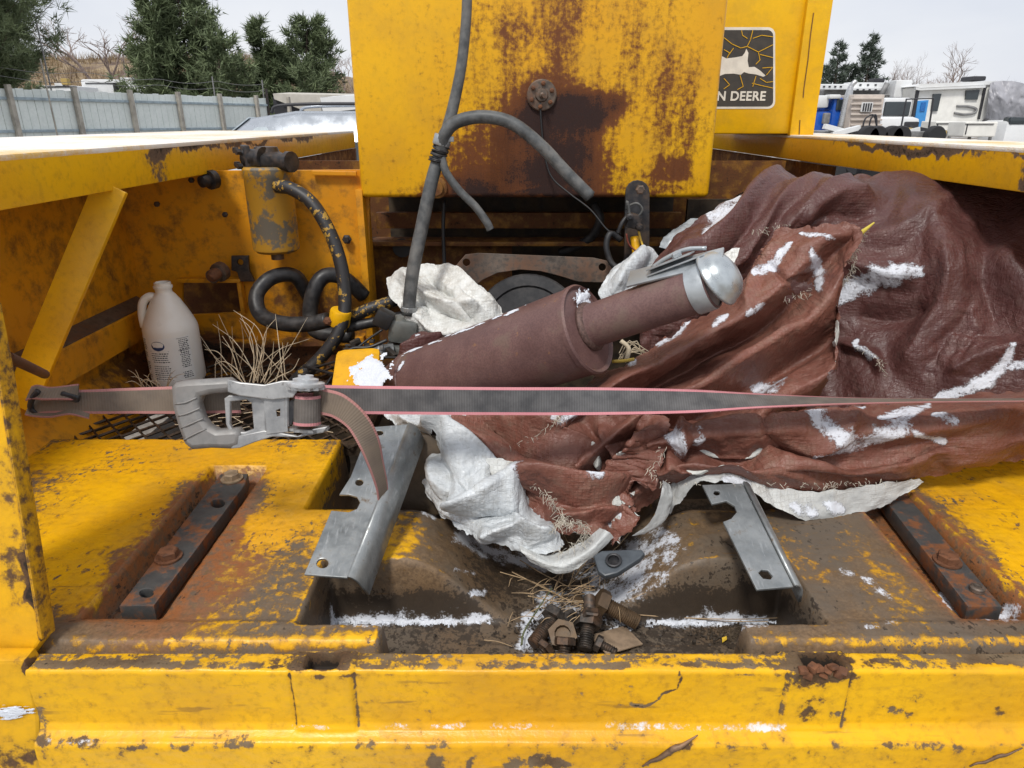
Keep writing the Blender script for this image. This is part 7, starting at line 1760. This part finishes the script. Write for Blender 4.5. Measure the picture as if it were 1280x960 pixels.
for k in range(20):
    x = r_.gauss(318, 24); base = ony(x, r_.uniform(468, 484), 1.66 + r_.uniform(-.06, .1)); top = ony(x + r_.gauss(0, 30), r_.uniform(392, 452), 1.66 + r_.uniform(-.08, .08))
    m_ = base.lerp(top, .55) + Vector((r_.uniform(-.012, .012), 0, r_.uniform(0, .02)))
    mb.tube([base, m_, top], [.0013, .0011, .0004], 4, 8)
for pts in ([(322, 478), (326, 445), (332, 415), (345, 398)], [(312, 478), (318, 450), (312, 424), (318, 404)], [(308, 480), (296, 462), (280, 452), (268, 456)], [(326, 478), (336, 462), (352, 448), (360, 428)], [(316, 478), (322, 440), (314, 412), (300, 398)], [(334, 480), (350, 470), (366, 462), (374, 448)], [(320, 476), (330, 440), (322, 410), (292, 388)], [(318, 476), (316, 430), (306, 405), (300, 392)], [(305, 480), (285, 455), (272, 440), (256, 437)], [(330, 478), (340, 450), (355, 432)], [(300, 474), (290, 440), (278, 420)], [(345, 478), (352, 455), (364, 442)]):
    mb.tube([ony(px, py, 1.62) for px, py in pts], [.0013, .0011, .0006], 5, 18)
for k in range(14):
    x = r_.uniform(170, 215); base = ony(x, 484, 1.6); top = ony(x + r_.uniform(-25, 25), r_.uniform(462, 480), 1.58); mb.tube([base, base.lerp(top, .5) + Vector((0, 0, .01)), top], [.001, .001, .0004], 4, 6)
for k in range(30):
    a = ony(r_.uniform(240, 390), r_.uniform(482, 545), 1.5); b = a + Vector((r_.uniform(-.08, .08), r_.uniform(-.04, .04), r_.uniform(-.005, .02))); a.z = max(a.z, -.01); b.z = max(b.z, -.01); mb.tube([a, b], .0009, 4)
tag(mb.build('dry_grass', M['grass_dry'], None), 'tuft of pale dry grass growing up through the grate', kind='stuff')
mb = MB()
for k in range(9):
    pts = [(806 + r_.uniform(-8, 6), 436 + k), (790 + r_.uniform(-6, 6), 434 + r_.uniform(-8, 8)), (778 + r_.uniform(-6, 6), 446 + r_.uniform(-8, 8))]
    mb.tube([ony(px, py, 1.44) for px, py in pts], .0011, 4, 8)
tag(mb.build('straw_wisps', M['grass_dry'], None), 'wisps of dry straw between silencer and tarp', kind='stuff')
M['wy2'] = simple('wire_yellow2', (.55, .38, .06), .5)
MB().tube([ony(776, 426, 1.42), ony(786, 436, 1.41), ony(782, 452, 1.40)], .005, 8, 12).build('wire', M['grass_dry'], machine, smooth=True); MB().tube([ony(765, 452, 1.36), ony(780, 451, 1.36), ony(793, 449, 1.36)], .0035, 8, 8).build('wire', M['wy2'], machine, smooth=True)
# dark crumbly dirt
def dirt_patch(cx, cy, z, rx, ry, n, seed, lab):
    r2 = random.Random(seed); mb = MB()
    for k in range(n):
        px, py = r2.gauss(cx, rx), r2.gauss(cy, ry); p = onz(px, py, z + .002)
        s_ = r2.uniform(.0012, .004); mb.box(p, (s_, s_ * r2.uniform(.6, 1.4), s_ * .8), Matrix.Rotation(r2.uniform(0, 3), 3, 'Z') @ Matrix.Rotation(r2.uniform(0, 1), 3, 'X'))
    tag(mb.build('dirt', M['pan'], None), lab, kind='stuff')
dirt_patch(905, 792, FLO, 26, 7, 240, 3, 'dark crumbled dirt on the pocket floor')
dirt_patch(720, 785, FLO + .003, 60, 16, 300, 4, 'dark crumbled dirt under the bolts')
# small yellow leaf
mb = MB(); p = onz(903, 803, -.112); mb.add([p, p + Vector((.008, .003, .004)), p + Vector((.010, .012, .003)), p + Vector((.002, .010, .001))], [(0, 1, 2, 3)]); o_ = mb.build('fallen_leaf', simple('leaf_yellow', (.62, .40, .03), .6), None); md = o_.modifiers.new('t', 'SOLIDIFY'); md.thickness = .0006
tag(o_, 'tiny yellow leaf on the pocket floor', 'leaf')

ball_snow(onplane(16, 888, ony(40, 840, .738), Vector((0.1, -1, .05))) + Vector((0, -.002, 0)), Vector((.1, -1, .05)), .030, .010, .002, 21)
